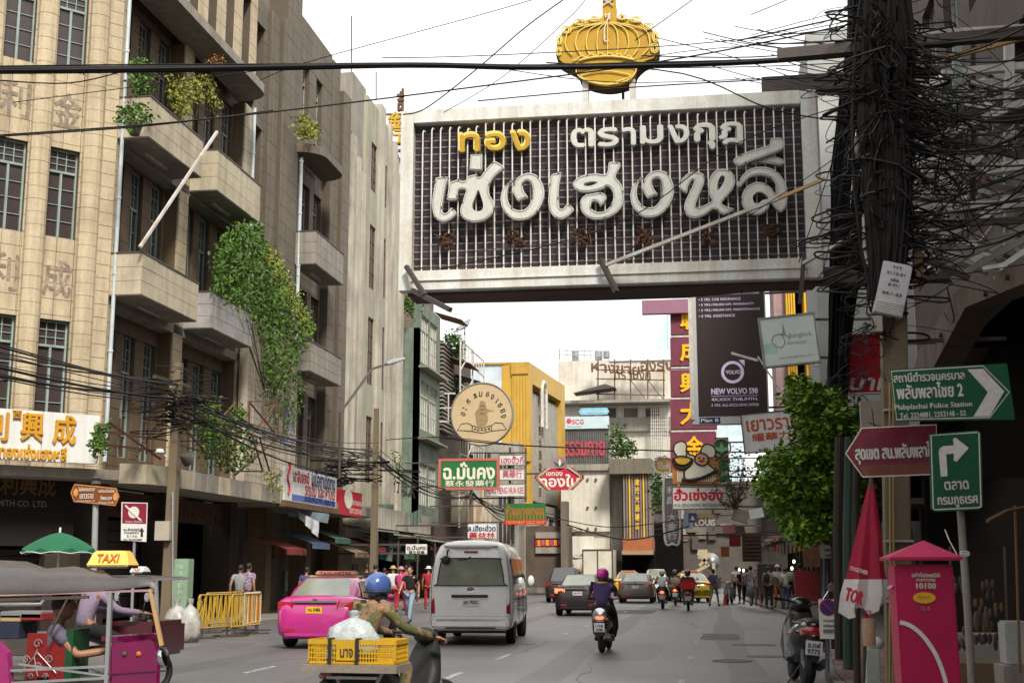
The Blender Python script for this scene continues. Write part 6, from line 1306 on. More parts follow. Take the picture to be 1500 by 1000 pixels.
for k in range(14):
 y0 = rnd.uniform(20, 130); mb = MB(); mb.tube(sag(T(rnd.uniform(1020, 1150), 20 + y0 * .75, 17), T(1290, y0 + rnd.uniform(-15, 60), 14.2), rnd.uniform(0, .12)), rnd.uniform(.004, .01), 4); mb.build('cable', cable, fb3)
# antennas and dish
t = thing('satellite_dish', 'mesh satellite dish on a thin mast above the left roofs', 'satellite dish', AT(681, 530, Y=78)); c = AT(681, 480, Y=78)
mb = MB(); mb.lathe([(.02, 0), (.35, .06), (.6, .2), (.62, .21), (.6, .23), (.35, .09), (.02, .03)], c, 20, Matrix.Rotation(R(-35), 3, 'Y') @ Matrix.Rotation(R(28), 3, 'X')); mb.build('dish', steel, t, smooth=True)
mb = MB(); mb.cyl(c, AT(681, 530, Y=78), .04); mb.tube([c, c + Vector((-.3, -.3, .5))], .03, 5); mb.build('mast', steel, t)
for lab, x, y0, y1, Y in (('tall thin aerial mast behind the dark concrete building', 515, 24, 190, 58), ('short aerial rod on the fluted building roof', 551, 106, 145, 62)):
 mb = MB(); mb.bar(AT(x, y0, Y=Y), AT(x, y1, Y=Y), .05); tag(mb.build('aerial_mast', darksteel), lab, 'aerial')
t = thing('roof_ladder_frame', 'thin white wire frame rising behind the dark concrete building roof', 'frame', AT(508, 196, Y=57))
for k in range(14): mb = MB(); mb.bar(AT(498, 108 + k * 6.3, Y=57), AT(515, 108 + k * 6.3, Y=57), .025); mb.build('rung', whitesteel, t)
for x in (499, 506, 514): mb = MB(); mb.bar(AT(x, 90, Y=57), AT(x, 196, Y=57), .03); mb.build('rail', whitesteel, t)
# ------------------------------------------------------------ vehicles (local axes: +Y forward, origin on the ground under the tail)
def carpaint(n, c, **k): return mat(n, c, rough=.25, dirt=k.pop('dirt', .2), fine=0, bump=0, coat=.8, spec=.5, streak=.12, **k)
glass_c = mat('car_glass', (.02, .022, .022), rough=.06, dirt=0, fine=0, bump=0, spec=.9, coat=1.0)
glass_g = mat('reflection_tinted_car_glass', (.17, .19, .14), rough=.08, dirt=.5, dcol=(.05, .055, .045), scale=1.6, fine=0, bump=0, spec=.9, coat=1.0)  # greenish street reflection is put into the glass colour
chrome = mat('chrome', (.6, .6, .6), rough=.15, metal=1.0, dirt=.1, bump=0, fine=0)
tail_r = mat('red_tail_lamp', (.3, .01, .015), rough=.15, dirt=0, bump=0, coat=1)
tail_on = mat('lit_tail_lamp', (1, .12, .05), emit=2.2, dirt=0, fine=0, bump=0)
plate_w = mat('white_number_plate', (.6, .6, .6), rough=.4, dirt=.1, bump=0); plate_y = mat('yellow_number_plate', (.7, .42, .02), rough=.4, dirt=.1, bump=0)
trim_b = mat('black_trim', (.02, .02, .02), rough=.5, dirt=.2, bump=0)
def loft(mb, secs):
 """secs: (y, [(x,z)...] half outline from bottom centre to top centre)"""
 rings = []
 for y, h in secs: rings.append([Vector((x, y, z)) for x, z in h] + [Vector((-x, y, z)) for x, z in h[::-1][1 if h[-1][0] == 0 else 0:(-1 if h[0][0] == 0 else None)]])
 n = len(rings[0]); vs = [v for r_ in rings for v in r_]; fs = []
 for i in range(len(rings) - 1):
  for j in range(n): fs.append((i * n + j, i * n + (j + 1) % n, (i + 1) * n + (j + 1) % n, (i + 1) * n + j))
 fs = [f[::-1] for f in fs]; fs.append(tuple(range(n))); fs.append(tuple((len(rings) - 1) * n + j for j in range(n))[::-1])
 mb.add(vs, fs); return mb
def wheel(parent, x, y, r, w, side, rimm=None, n=28):
 mb = MB(); M = Matrix.Rotation(R(90), 3, 'Y')
 mb.lathe([(r * .55, -w / 2), (r * .93, -w / 2), (r, -w * .3), (r, w * .3), (r * .93, w / 2), (r * .55, w / 2)], (x, y, r), n, M); o = mb.build('wheel', black_m, parent, smooth=True, local=True)
 mb = MB(); mb.lathe([(.02, w * .1), (r * .58, w * .42), (r * .62, w * .5), (r * .02, w * .3)] if side > 0 else [(.02, -w * .3), (r * .62, -w * .5), (r * .58, -w * .42), (.02, -w * .1)], (x, y, r), 12, M); mb.build('rim', rimm or steel, o, local=True)
def quadp(mb, P, th=.006):
 P = [Vector(p) for p in P]; n = (P[1] - P[0]).cross(P[2] - P[0]).normalized() * th; mb.hexa([p - n * .5 for p in P], [p + n for p in P])
def shrink(P, a, b=None):
 P = [Vector(p) for p in P]; c = sum(P, Vector()) / 4; b = b or a
 ex = ((P[1] - P[0]) + (P[2] - P[3])) / 2; out = []
 for i, p in enumerate(P):
  s = 1 if i in (0, 3) else -1; t_ = 1 if i in (0, 1) else -1
  q = p + (P[1] - P[0] if i in (0, 1) else P[2] - P[3]).normalized() * a * s; q += (P[3] - P[0] if i in (0, 3) else P[2] - P[1]).normalized() * b * t_; out.append(q)
 return out
def vehplate(t, x0, x1, z0, z1, y, m, txt, txt2=None):
 f = Frame((0, 0, 0), (1, 0, 0)); mb = MB(); f.box(mb, x0, x1, z0, z1, -y - 0, -y + .012); o = mb.build('number_plate', m, t, local=True)
 mb = MB(); w = x1 - x0; h = z1 - z0
 if txt2: text(f, txt, x0 + w * .12, x1 - w * .12, z0 + h * .52, z1 - h * .1, -y + .013, blk, None, bold=.05, mb=mb); text(f, txt2, x0 + w * .12, x1 - w * .12, z0 + h * .08, z0 + h * .42, -y + .013, blk, None, bold=.05, mb=mb)
 else: text(f, txt, x0 + w * .1, x1 - w * .1, z0 + h * .28, z1 - h * .15, -y + .013, blk, None, bold=.05, mb=mb)
 mb.build('plate_characters', blk, o, local=True)
def sedan(name, label, cat, loc, rz, m, group=None, taxi=None, lower=None, lit=False, gl=None, ptxt='ทน 5486', pm=None, W=.875, H=1.46, L=4.6):
 t = thing(name, label, cat, loc, rz, group); b = 1.0 / .875 * W
 def sec(y, w, zb, zt, cr=.03): return (y, [(0, zb), (w * .8, zb), (w * .97, zb + .1), (w, zb + (zt - zb) * .45), (w * .985, zt - .17), (w * .93, zt - .05), (w * .8, zt), (w * .35, zt + cr), (0, zt + cr)])
 S_ = [sec(.0, .60 * b, .34, .66, .01), sec(.03, .72 * b, .28, .80, .01), sec(.1, .80 * b, .24, .98, .015), sec(.2, .84 * b, .2, 1.045), sec(.6, .875 * b, .19, 1.06), sec(1.2, .875 * b, .18, 1.03), sec(2.2, .875 * b, .18, .99), sec(3.2, .875 * b, .18, .96), sec(3.9, .86 * b, .19, .87), sec(L - .25, .8 * b, .22, .74), sec(L - .05, .68 * b, .28, .62), sec(L, .55 * b, .34, .56)]
 mb = MB(); loft(mb, S_); body = mb.build('body', m, t, smooth=50, local=True)
 if lower is not None:
  mb = MB(); loft(mb, [(y, [(x * 1.004, min(z, .62)) for x, z in h]) for y, h in S_]); mb.build('lower_body', lower, t, smooth=50, local=True)
 B0, B1, T0, T1 = .42, 3.45, 1.18, 2.5; wb_, wt = .77 * b, .575 * b
 mb = MB(); rings = []
 def gsec(y, w0, z0, w1, z1): return (y, [(0, z0), (w0, z0), (w0 + (w1 - w0) * .5 + .02, (z0 + z1) / 2), (w1 + .02, z1 - .05), (w1 - .06, z1), (0, z1 + .015)])
 loft(mb, [gsec(B0, wb_ * .93, .96, wb_ * .9, .985), gsec((B0 + T0) / 2, wb_ * .98, .96, (wb_ + wt) / 2 * .98, (1.0 + H) / 2 + .02), gsec(T0, wb_, .95, wt * 1.02, H - .035), gsec(T0 + .5, wb_, .95, wt * 1.04, H - .01), gsec(T1, wb_, .93, wt * 1.0, H - .03), gsec((B1 + T1) / 2, wb_ * .97, .9, (wb_ + wt) / 2 * .95, (.98 + H) / 2 + .01), gsec(B1, wb_ * .88, .86, wb_ * .85, .95)])
 mb.build('cabin', m, t, smooth=50, local=True)
 g_ = gl or glass_c
 mb = MB(); P = [(-wb_ * .9, B0 + .03, 1.02), (wb_ * .9, B0 + .03, 1.02), (wt * .96, T0 - .05, H - .045), (-wt * .96, T0 - .05, H - .045)]
 hp = [Vector(p) + Vector((0, -.018, .03)) for p in shrink(P, .07, .04)]; quadp(mb, hp); mb.build('rear_window', g_, t, local=True)
 for s in (-1, 1):
  for y0, y1, yt0, yt1 in ((1.0, 1.98, 1.25, 1.98), (2.04, 3.05, 2.04, 2.55)):
   P = [(s * (wb_ + .012), y0, 1.03), (s * (wb_ + .012), y1, 1.0), (s * (wt + .06), yt1, H - .09), (s * (wt + .06), yt0, H - .09)]
   mb = MB(); quadp(mb, P if s > 0 else P[::-1], .012); mb.build('side_window', g_, t, local=True)
  mb = MB(); mb.ell((s * (.94 * b), 2.95, 1.0), .1, .07, .07, 10, 6); mb.build('mirror', m, t, smooth=True, local=True)
  mb = MB(); mb.hexa([(s * .46 * b, .035, .80), (s * .80 * b, .075, .80), (s * .868 * b, .33, .84), (s * .44 * b, .2, .80)] if s > 0 else [(s * .44 * b, .2, .80), (s * .868 * b, .33, .84), (s * .80 * b, .075, .80), (s * .46 * b, .035, .80)],
    [(s * .46 * b, .062, .95), (s * .80 * b, .085, .965), (s * .866 * b, .36, .97), (s * .44 * b, .2, .95)] if s > 0 else [(s * .44 * b, .2, .95), (s * .866 * b, .36, .97), (s * .80 * b, .085, .965), (s * .46 * b, .062, .95)])
  mb.build('tail_lamp', tail_on if lit else tail_r, t, local=True)
  for y in (.95, 3.65): wheel(t, s * .77 * b, y, .32, .2, s)
  mb = MB(); mb.box(s * .5 - .1, s * .5 + .1, -.01, .03, .36, .42); mb.build('reflector', tail_r, t, local=True)
 mb = MB(); mb.box(-.46 * b, .46 * b, .01, .08, .945, .985); mb.build('chrome_strip', chrome, t, local=True, bevel=.01)
 mb = MB(); mb.tube([(-.74 * b, .06, .62), (0, .02, .6), (.74 * b, .06, .62)], .008, 4); mb.tube([(-.52 * b, .1, 1.0), (-.5 * b, .035, .93), (-.46 * b, .03, .68), (.46 * b, .03, .68), (.5 * b, .035, .93), (.52 * b, .1, 1.0)], .006, 4); mb.build('panel_gap', trim_b, t, local=True, kind='stuff')
 mb = MB(); mb.box(-.62 * b, .62 * b, -.015, .12, .24, .36); mb.build('bumper', trim_b if not taxi else m, t, local=True, bevel=.03)
 mb = MB(); mb.lathe([(.045, 0), (.06, .008), (.06, .0)], (0, .03, .985), 14, Matrix.Rotation(R(90), 3, 'X') @ Matrix.Diagonal((1.2, .8, 1))); mb.build('emblem', chrome, t, local=True)
 vehplate(t, -.17, .17, .73, .86, .015, pm or plate_w, ptxt)
 mb = MB(); mb.box(-.6, .6, .3, 3.9, .2, .3); mb.build('underbody', trim_b, t, local=True)
 if taxi:
  mb = MB(); mb.box(-.46, .46, 1.62, 1.9, H + .03, H + .13); mb.build('roof_sign', taxi, t, local=True, bevel=.03)
  mb = MB(); mb.box(-.6, .6, 1.66, 1.86, H - .01, H + .035); mb.build('sign_base', mat('cream_plastic', (.5, .4, .22), bump=0), t, local=True, bevel=.01)
  text(Frame((0, 1.615, H + .05), (1, 0, 0)), 'TAXI-METER', -.36, .36, 0, .06, .0, tail_r, None, bold=.04, mb=(mb := MB())); mb.build('lettering', tail_r, t, local=True)
 return t
pinkp = carpaint('pink_car_paint', (.42, .018, .18)); silverp = carpaint('silver_car_paint', (.78, .78, .76)); greyp = mat('bronze_grey_paint', (.1, .085, .075), rough=.35, dirt=.2, fine=0, bump=0, coat=.3, spec=.3); blackp = mat('dark_car_paint', (.022, .017, .018), rough=.35, dirt=.2, fine=0, bump=0, coat=.25, spec=.3); yelp = carpaint('yellow_car_paint', (.6, .38, .02)); grnp = carpaint('green_car_paint', (.02, .15, .04)); whp = carpaint('white_car_paint', (.55, .55, .55))
lit_box = mat('taxi_roof_box', (.6, .32, .25), dirt=.1, bump=0)
def gp(x, y): return AT(x, y, Z=0)
p = gp(452, 952); sedan('taxi', 'shiny pink taxi with yellow plate and cream roof sign driving away on the left', 'taxi', (p.x, p.y + .3, 0), R(1), pinkp, taxi=lit_box, gl=glass_g, pm=plate_y)
p = gp(846, 902); sedan('black_sedan', 'dark sedan with glowing tail lamps ahead of the silver van', 'car', (p.x, p.y, 0), R(-1), blackp, lit=True, gl=glass_g, ptxt='6กด 9174')
p = gp(931, 883); sedan('grey_sedan', 'bronze grey sedan in the middle lane behind the black sedan', 'car', (p.x, p.y, 0), R(0), greyp, gl=glass_g, ptxt='ฎธ 1290')
p = gp(908, 877); sedan('taxi', 'all yellow taxi partly hidden between the dark and the bronze grey sedans', 'taxi', (p.x - .1, p.y + 8, 0), 0, yelp, taxi=lit_box)
p = gp(930, 868); sedan('taxi', 'yellow taxi whose roof shows above the bronze grey sedan', 'taxi', (p.x, p.y + 4, 0), 0, yelp, taxi=lit_box, ptxt='ทย 2211')
p = gp(1022, 882); sedan('taxi', 'yellow over green taxi pulling out by the market crowd', 'taxi', (p.x, p.y, 0), R(12), yelp, taxi=lit_box, lower=grnp, gl=glass_g, ptxt='มฉ 445')
p = gp(968, 870); sedan('pickup_car', 'white car far ahead between the motorcycles and the yellow taxis', 'car', (p.x - .6, p.y + 6, 0), 0, whp, gl=glass_g, H=1.7)
p = gp(812, 886); sedan('dark_suv', 'tall dark car half hidden behind the silver van', 'car', (p.x - .2, p.y + 5, 0), 0, blackp, H=1.75, W=.9)
# silver van
def van(loc, rz):
 t = thing('silver_van', 'silver high roof passenger van with tinted windows driving away in the centre lane', 'van', loc, rz)
 def sec(y, k, zb=.3, zt=2.26, kz=1): return (y, [(0, zb), (.76 * k, zb), (.88 * k, zb + .08), (.925 * k, zb + .3), (.93 * k, 1.1), (.885 * k, 1.55), (.80 * k, 1.95 * kz), (.70 * k, 2.14 * kz), (.56 * k, 2.22 * kz), (.3 * k, (zt - .01) * kz), (0, zt * kz)])
 S_ = [sec(.0, .86, .42, 2.08, .93), sec(.02, .93, .36, 2.14, .955), sec(.09, .985, .31, 2.22, .985), sec(.25, 1.0), sec(1.4, 1.0), sec(3.0, 1.0), sec(3.9, .995, .3, 2.24, .99), sec(4.4, .98, .3, 2.05, .9), (4.85, [(0, .3), (.76, .3), (.86, .38), (.91, .6), (.9, 1.0), (.84, 1.3), (.76, 1.5), (.66, 1.6), (.5, 1.65), (.3, 1.67), (0, 1.68)]), (5.2, [(0, .32), (.7, .32), (.8, .4), (.85, .6), (.84, .85), (.78, 1.0), (.72, 1.08), (.6, 1.1), (.45, 1.12), (.3, 1.13), (0, 1.13)]), (5.35, [(0, .4), (.6, .4), (.65, .45), (.7, .6), (.7, .75), (.66, .82), (.6, .85), (.5, .87), (.4, .88), (.3, .88), (0, .88)])]
 mb = MB(); loft(mb, S_); mb.build('body', silverp, t, smooth=60, local=True)
 f = Frame((0, 0, 0), (1, 0, 0))
 def z(w, d=0): return w
 rw_ = spline([(-.70, 1.28), (.70, 1.28), (.73, 1.32), (.69, 1.62), (.64, 1.82), (.58, 1.86), (-.58, 1.86), (-.64, 1.82), (-.69, 1.62), (-.73, 1.32)], 3)
 sk = lambda a, b, d: Vector((a, -d - .006, b)); mb = MB(); mb.prism(rw_, sk, -.02, .012); mb.build('rear_window', glass_g, t, local=True)
 mb = MB(); mb.tube([sk(a, b, .014) for a, b in rw_], .012, 5, closed=True); mb.build('window_seal', trim_b, t, local=True)
 mb = MB(); mb.box(-.5, .5, -.06, .5, 2.1, 2.155, Matrix.Identity(4)); mb.box(-.6, .6, -.07, .1, 2.12, 2.145); mb.build('roof_spoiler', silverp, t, local=True, bevel=.012)
 mb = MB(); mb.box(-.15, .15, -.03, .06, 1.985, 2.02); mb.build('brake_lamp', tail_r, t, local=True)
 mb = MB(); mb.box(-.42, .38, -.04, .03, 1.02, 1.08); mb.build('grab_bar', trim_b, t, local=True, bevel=.01)
 mb = MB(); mb.tube([(-.5, .0, 2.05), (-.5, -.16, 2.02), (-.5, -.17, 1.9)], .018, 6); mb.build('mirror_arm', trim_b, t, local=True)
 mb = MB(); mb.ell((-.53, -.16, 1.82), .1, .05, .1, 10, 8); mb.build('rear_mirror', trim_b, t, smooth=True, local=True)
 mb = MB(); mb.tube([(0, -.02, 1.9), (-.1, -.03, 1.84), (-.28, -.03, 1.83)], .01, 4); mb.build('wiper', trim_b, t, local=True)
 mb = MB(); mb.lathe([(.05, 0), (.065, .01), (.065, .0)], (.0, -.005, 1.19), 14, Matrix.Rotation(R(90), 3, 'X') @ Matrix.Diagonal((1.2, .85, 1))); mb.build('emblem', chrome, t, local=True)
 mb = MB(); mb.box(-.84, .84, -.05, .2, .36, .56); mb.build('bumper', silverp, t, local=True, bevel=.05)
 mb = MB(); mb.box(-.55, .55, -.06, -.04, .36, .385); mb.tube([(-.8, .005, .62), (.8, .005, .62)], .007, 4); mb.tube([(-.79, .03, 1.9), (-.84, .01, 1.5), (-.865, .0, 1.2), (-.86, .0, .62)], .006, 4); mb.tube([(.79, .03, 1.9), (.84, .01, 1.5), (.865, .0, 1.2), (.86, .0, .62)], .006, 4); mb.build('panel_gap', trim_b, t, local=True, kind='stuff')
 for s in (-1, 1):
  mb = MB(); mb.hexa([(s * .78, -.01, .68), (s * .86, .01, .68), (s * .925, .14, .7), (s * .8, .14, .7)][::s], [(s * .80, .005, 1.22), (s * .86, .03, 1.22), (s * .905, .14, 1.2), (s * .8, .14, 1.2)][::s]); mb.build('tail_lamp', tail_r, t, local=True)
  for (y0, y1) in ((.35, 1.6), (1.66, 2.9), (3.0, 3.9)):
   P = [(s * .922, y0, 1.3), (s * .922, y1, 1.3), (s * .835, y1 - (.25 if y0 == 3.0 else 0), 1.86), (s * .835, y0, 1.86)]; mb = MB(); quadp(mb, P if s > 0 else P[::-1], .014); mb.build('side_window', glass_c, t, local=True)
  for y in (1.05, 4.3): wheel(t, s * .80, y, .34, .2, s)
  mb = MB(); mb.box(s * .90, s * .945, .4, 4.0, .98, 1.0); mb.tube([(s * .935, 1.62, 1.25), (s * .94, 1.62, .5)], .006, 4); mb.tube([(s * .935, 2.95, 1.25), (s * .94, 2.95, .5)], .006, 4); mb.build('side_groove', trim_b, t, local=True, kind='stuff')
  mb = MB(); mb.ell((s * 1.05, 4.15, 1.35), .08, .05, .13, 10, 8); mb.build('side_mirror', silverp, t, smooth=True, local=True)
 mb = MB(); mb.box(-.75, .75, .25, 4.6, .25, .36); mb.build('underbody', trim_b, t, local=True)
 vehplate(t, -.19, .19, .84, .98, -.012, plate_w, 'ฮท 7033')
 mb = MB(); mb.box(.5, .7, -.015, .0, 1.31, 1.36); mb.build('sticker', mat('orange_sticker', (.5, .15, .02), bump=0), t, local=True)
p = gp(692, 944); van((p.x, p.y - .25, 0), R(4))
# box truck and concrete mixer
p = gp(876, 868); t = thing('box_truck', 'cream box truck with double rear doors beyond the black sedan', 'truck', (p.x, p.y, 0)); f = Frame(p, (1, 0, 0))
mb = MB(); f.box(mb, -1.1, 1.1, 1.0, 3.1, -5, 0); mb.build('cargo_box', mat('cream_truck_paint', (.5, .47, .38), dirt=.3), t)
mb = MB()
mb = MB(); f.ring(mb, -1.12, 1.12, .98, 3.12, .09, -.02, .05); f.box(mb, -.04, .04, 1.07, 3.03, 0, .05); mb.build('door_frame', darksteel, t)
for s in (-1, 1): mb = MB(); mb.lathe([(.2, -.12), (.42, -.12), (.42, .12), (.2, .12)], f.at(s * .8, .42, -.9), 18, Matrix.Rotation(R(90), 3, 'Y')); mb.build('wheel', black_m, t)
mb = MB(); f.box(mb, -1.0, 1.0, .6, .95, -5, -.2); mb.build('chassis', trim_b, t)
p = gp(1036, 868); t = thing('concrete_mixer', 'tan and white concrete mixer chute and drum standing above the yellow green taxi', 'machine', (p.x, p.y, 0)); f = Frame(p, (1, 0, 0)); k = (p - CAMLOC).length / 1900
def mk(x, y, d=0): return f.at((x - 1036) * k, (868 - y) * k, d)
tanm = mat('dusty_tan_steel', (.36, .3, .2), dirt=.4)
mb = MB(); mb.ell(mk(1044, 824, -1.2), .55, 1.2, .62, 16, 10); mb.build('drum', steel, t, smooth=True)
for a_, b_ in (((1024, 812), (1038, 828)), ((1042, 812), (1026, 830)), ((1040, 828), (1014, 842)), ((1046, 826), (1046, 850))): mb = MB(); mb.bar(mk(*a_, .2), mk(*b_, .2), .22); mb.build('chute', tanm, t)
mb = MB(); f.box(mb, (1024 - 1036) * k, (1038 - 1036) * k, (868 - 820) * k, (868 - 807) * k, -.3, .3); mb.build('hopper', tanm, t)
mb = MB(); f.box(mb, -1, 1, .3, 1.1, -4, -.5); mb.build('chassis', trim_b, t)

# motorcycles: +Y forward, origin below the rear axle
def torus_wheel(t, y, r, w):
 mb = MB(); mb.tube([(0, y + (r - w) * math.cos(a), r + (r - w) * math.sin(a)) for a in [2 * math.pi * i / 24 for i in range(24)]], w, 8, closed=True); o = mb.build('wheel', black_m, t, smooth=True, local=True)
 mb = MB()
 for i in range(6): a = math.pi * i / 3; mb.bar((0, y, r), (0, y + (r - w * 1.5) * math.cos(a), r + (r - w * 1.5) * math.sin(a)), .02)
 mb.cyl((-.06, y, r), (.06, y, r), .05); mb.build('hub', steel, o, local=True, kind='stuff')
def moto(name, label, loc, rz, body, lit=False, plate=('กข', '123'), mirrors=True, big=1.0, group=None, seatm=None):
 t = thing(name, label, 'motorcycle', loc, rz, group); torus_wheel(t, 0, .28, .05 * big); torus_wheel(t, 1.22, .28, .045 * big)
 def sc(y, w, z0, z1): return (y, [(0, z0), (w * .6, z0), (w, z0 + (z1 - z0) * .35), (w * .95, z0 + (z1 - z0) * .7), (w * .6, z1), (0, z1 + .01)])
 mb = MB(); loft(mb, [sc(-.32, .07 * big, .66, .76), sc(-.22, .12 * big, .56, .80), sc(0, .16 * big, .46, .79), sc(.3, .17 * big, .36, .76), sc(.5, .15, .28, .72), sc(.62, .12, .25, .5)]); mb.build('rear_body', body, t, smooth=50, local=True)
 mb = MB(); loft(mb, [sc(-.3, .09, .76, .82), sc(-.1, .14, .76, .85), sc(.25, .15, .74, .82), sc(.55, .11, .72, .78)]); mb.build('seat', seatm or trim_b, t, smooth=50, local=True)
 mb = MB(); loft(mb, [sc(.6, .2, .24, .34), sc(.8, .2, .24, .34), sc(.92, .24, .28, .82), sc(1.02, .2, .35, .98), sc(1.1, .12, .5, .96)]); mb.build('front_shield', body, t, smooth=50, local=True)
 mb = MB(); mb.tube([(-.36, .78, 1.04), (-.2, .86, 1.03), (0, .95, .99), (.2, .86, 1.03), (.36, .78, 1.04)], .016, 6); mb.build('handlebar', trim_b, t, local=True)
 mb = MB(); mb.ell((0, .98, 1.0), .14, .1, .09, 12, 8); mb.build('headlight_cowl', body, t, smooth=True, local=True)
 for s in (-1, 1):
  mb = MB(); mb.cyl((s * .38, .77, 1.04), (s * .27, .82, 1.035), .022); mb.build('grip', trim_b, t, local=True)
  if mirrors: mb = MB(); mb.tube([(s * .24, .86, 1.05), (s * .32, .84, 1.2), (s * .36, .84, 1.24)], .008, 5); mb.lathe([(.02, 0), (.06, .0), (.06, .025), (.03, .035)], (s * .38, .83, 1.26), 12, Matrix.Rotation(R(-90), 3, 'X')); mb.build('mirror', chrome, t, local=True)
  mb = MB(); mb.bar((s * .07, 0, .28), (s * .1, .0, .62), .03); mb.bar((s * .07, 1.22, .28), (s * .05, 1.05, .8), .035); mb.build('shock_absorber', steel, t, local=True, kind='stuff')
  mb = MB(); mb.ell((s * .13, -.26, .66), .035, .03, .03, 8, 6); mb.build('indicator', mat('amber_lens', (.5, .14, .02), bump=0), t, local=True)
 mb = MB(); mb.tube([(.12, .4, .28), (.15, .1, .26), (.16, -.28, .34)], [.025, .05, .055], 10); mb.build('exhaust', mat('dark_exhaust', (.08, .075, .07), rough=.4, metal=.5), t, smooth=True, local=True)
 mb = MB(); mb.ell((0, -.32, .7), .085 * big, .04, .06, 12, 8); mb.build('tail_lamp', tail_on if lit else tail_r, t, smooth=True, local=True)
 mb = MB(); loft(mb, [(-.36, [(0, .34), (.07, .34), (.08, .4), (.08, .58), (.06, .6), (0, .6)]), (-.3, [(0, .36), (.07, .36), (.08, .4), (.08, .6), (.06, .64), (0, .64)])]); mb.build('mudguard', trim_b, t, local=True)
 vehplate(t, -.1, .1, .42, .59, -.38, plate_w, *plate)
 return t
def front(a, d): return Vector((-math.sin(a) * d, math.cos(a) * d, 0))
glossb = carpaint('gloss_black_plastic', (.015, .014, .015), dirt=.05); darkred = carpaint('wine_red_plastic', (.06, .01, .015)); orangep = carpaint('orange_plastic', (.4, .1, .02)); offwp = carpaint('greyish_plastic', (.25, .24, .23))
P1 = gp(880, 957); m1 = moto('motorcycle', 'black scooter with lit round tail lamp under the pink helmeted rider', (P1.x, P1.y + .3, 0), R(-2), glossb, lit=True, plate=('1กร', '4286'), big=1.2)
mb = MB(); mb.lathe([(.02, -.05), (.13, -.02), (.14, .03), (.02, .06)], (0, -.3, .74), 18, Matrix.Rotation(R(90), 3, 'X')); mb.build('tail_cowl', chrome, m1, smooth=True, local=True)
P2 = AT(560, 1084, Z=0); A2 = R(-34); P2 = Vector((AT(516, 900, Y=12.6).x, 12.62, -.06)); m2 = moto('motorcycle', 'delivery motorcycle loaded with a yellow crate at the bottom edge of the photo', P2, A2, trim_b, mirrors=False)
m3 = moto('motorcycle', 'parked black and wine red scooter leaning at the right kerb with one bright mirror', (1.28, 18.9, 0), R(4), glossb, plate=('ธ.กฬ', '9775'), big=1.5); m3.rotation_euler[1] = R(6); m3.scale = (1.12, 1.12, 1.12)
mb = MB(); mb.tube([(-.2, -.2, .68), (0, -.34, .64), (.2, -.2, .68)], .03, 6); mb.tube([(-.22, .0, .78), (0, -.36, .78), (.22, 0, .78)], .02, 6); mb.build('grab_rail', darkred, m3, smooth=True, local=True)
mb = MB(); mb.tube([(-.05, .2, .3), (-.2, .25, .02)], .012, 5); mb.build('side_stand', darksteel, m3, local=True)
far = []
for x, y, lab, b_, l in ((970, 892, 'motorcycle of the white shirted rider among the far riders', darkred, True), (989, 887, 'motorcycle just behind the white shirted rider loaded with sacks', glossb, True), (1008, 895, 'delivery motorcycle carrying a bright red box beyond the purple rider', orangep, False)):
 p = gp(x, y); far.append((moto('motorcycle', lab, (p.x, p.y + .3, 0), 0, b_, lit=l), p + Vector((0, .3, 0))))
p = gp(1072, 884); moto('motorcycle', 'dusty motorcycle parked at the far right kerb by the orange cone', (p.x, p.y, 0), R(170), offwp)
t = thing('delivery_box', 'bright red delivery box strapped behind the rider in black', 'delivery box', far[2][1] + Vector((0, -.1, .84))); mb = MB(); c = far[2][1]; mb.box(c.x - .3, c.x + .3, c.y - .35, c.y + .15, .84, 1.2); mb.build('case', mat('red_box', (.45, .02, .02), bump=0), t, bevel=.03)
mb = MB(); mb.box(c.x - .31, c.x + .31, c.y - .36, c.y + .16, 1.2, 1.24); mb.build('lid', mat('red_box_lid', (.35, .015, .015), bump=0), t)
p = far[1][1]; mb = MB(); mb.ell((p.x + .05, p.y - .1, 1.05), .28, .25, .25, 12, 8); mb.ell((p.x - .1, p.y - .1, .9), .25, .22, .2, 12, 8); tag(mb.build('sack', mat('brown_sack', (.18, .13, .09), dirt=.4), smooth=True), 'brown sack tied behind the far loaded motorcycle', 'sack')
# crate, rack and plastic bag behind the near rider
Rk = thing('rack_tray', 'dull steel tray under the yellow crate on the near motorcycle', 'tray', P2 + Vector((0, 0, .8)))
fk = Frame(AT(515, 957, Y=12.15), (math.cos(R(-4)), math.sin(R(-4)), 0))
mb = MB(); fk.box(mb, -.48, .46, -.17, -.10, -.42, .06); mb.build('tray', mat('dull_grey_tray', (.2, .17, .14), dirt=.4), Rk)
mb = MB()
for x in (-.25, .25): mb.bar(fk.at(x, -.17, -.2), fk.at(x * .4, -.45, -.2), .025)
mb.bar(fk.at(-.25, -.22, -.02), fk.at(.25, -.22, -.02), .025); mb.build('support', steel, Rk, kind='stuff')
ck = thing('plastic_crate', 'yellow lattice plastic crate with two black straps and Thai letters on the near motorcycle', 'crate', fk.at(0, -.1)); cy_ = mat('yellow_crate_plastic', (.48, .28, .015), rough=.5, dirt=.2, bump=0); w, h, d0, d1 = .43, .24, -.38, .0
def side(fr, a0, a1, d, nm):
 mb = MB(); b0, b1 = -.1, .13
 for z0, z1 in ((b0, b0 + .03), (b1 - .045, b1), (b0 + .1, b0 + .112), (b0 + .055, b0 + .065), (b0 + .145, b0 + .155)): fr.box(mb, a0, a1, z0, z1, d - .012, d + (.01 if z1 == b1 else 0))
 n = int((a1 - a0) / .028)
 for i in range(n + 1): x = a0 + (a1 - a0) * i / n; fr.box(mb, x - .005, x + .005, b0 + .03, b1 - .045, d - .011, d - .001)
 return mb.build(nm, cy_, ck)
side(fk, -w, w, 0, 'side_wall'); side(fk, -w, w, d0, 'side_wall')
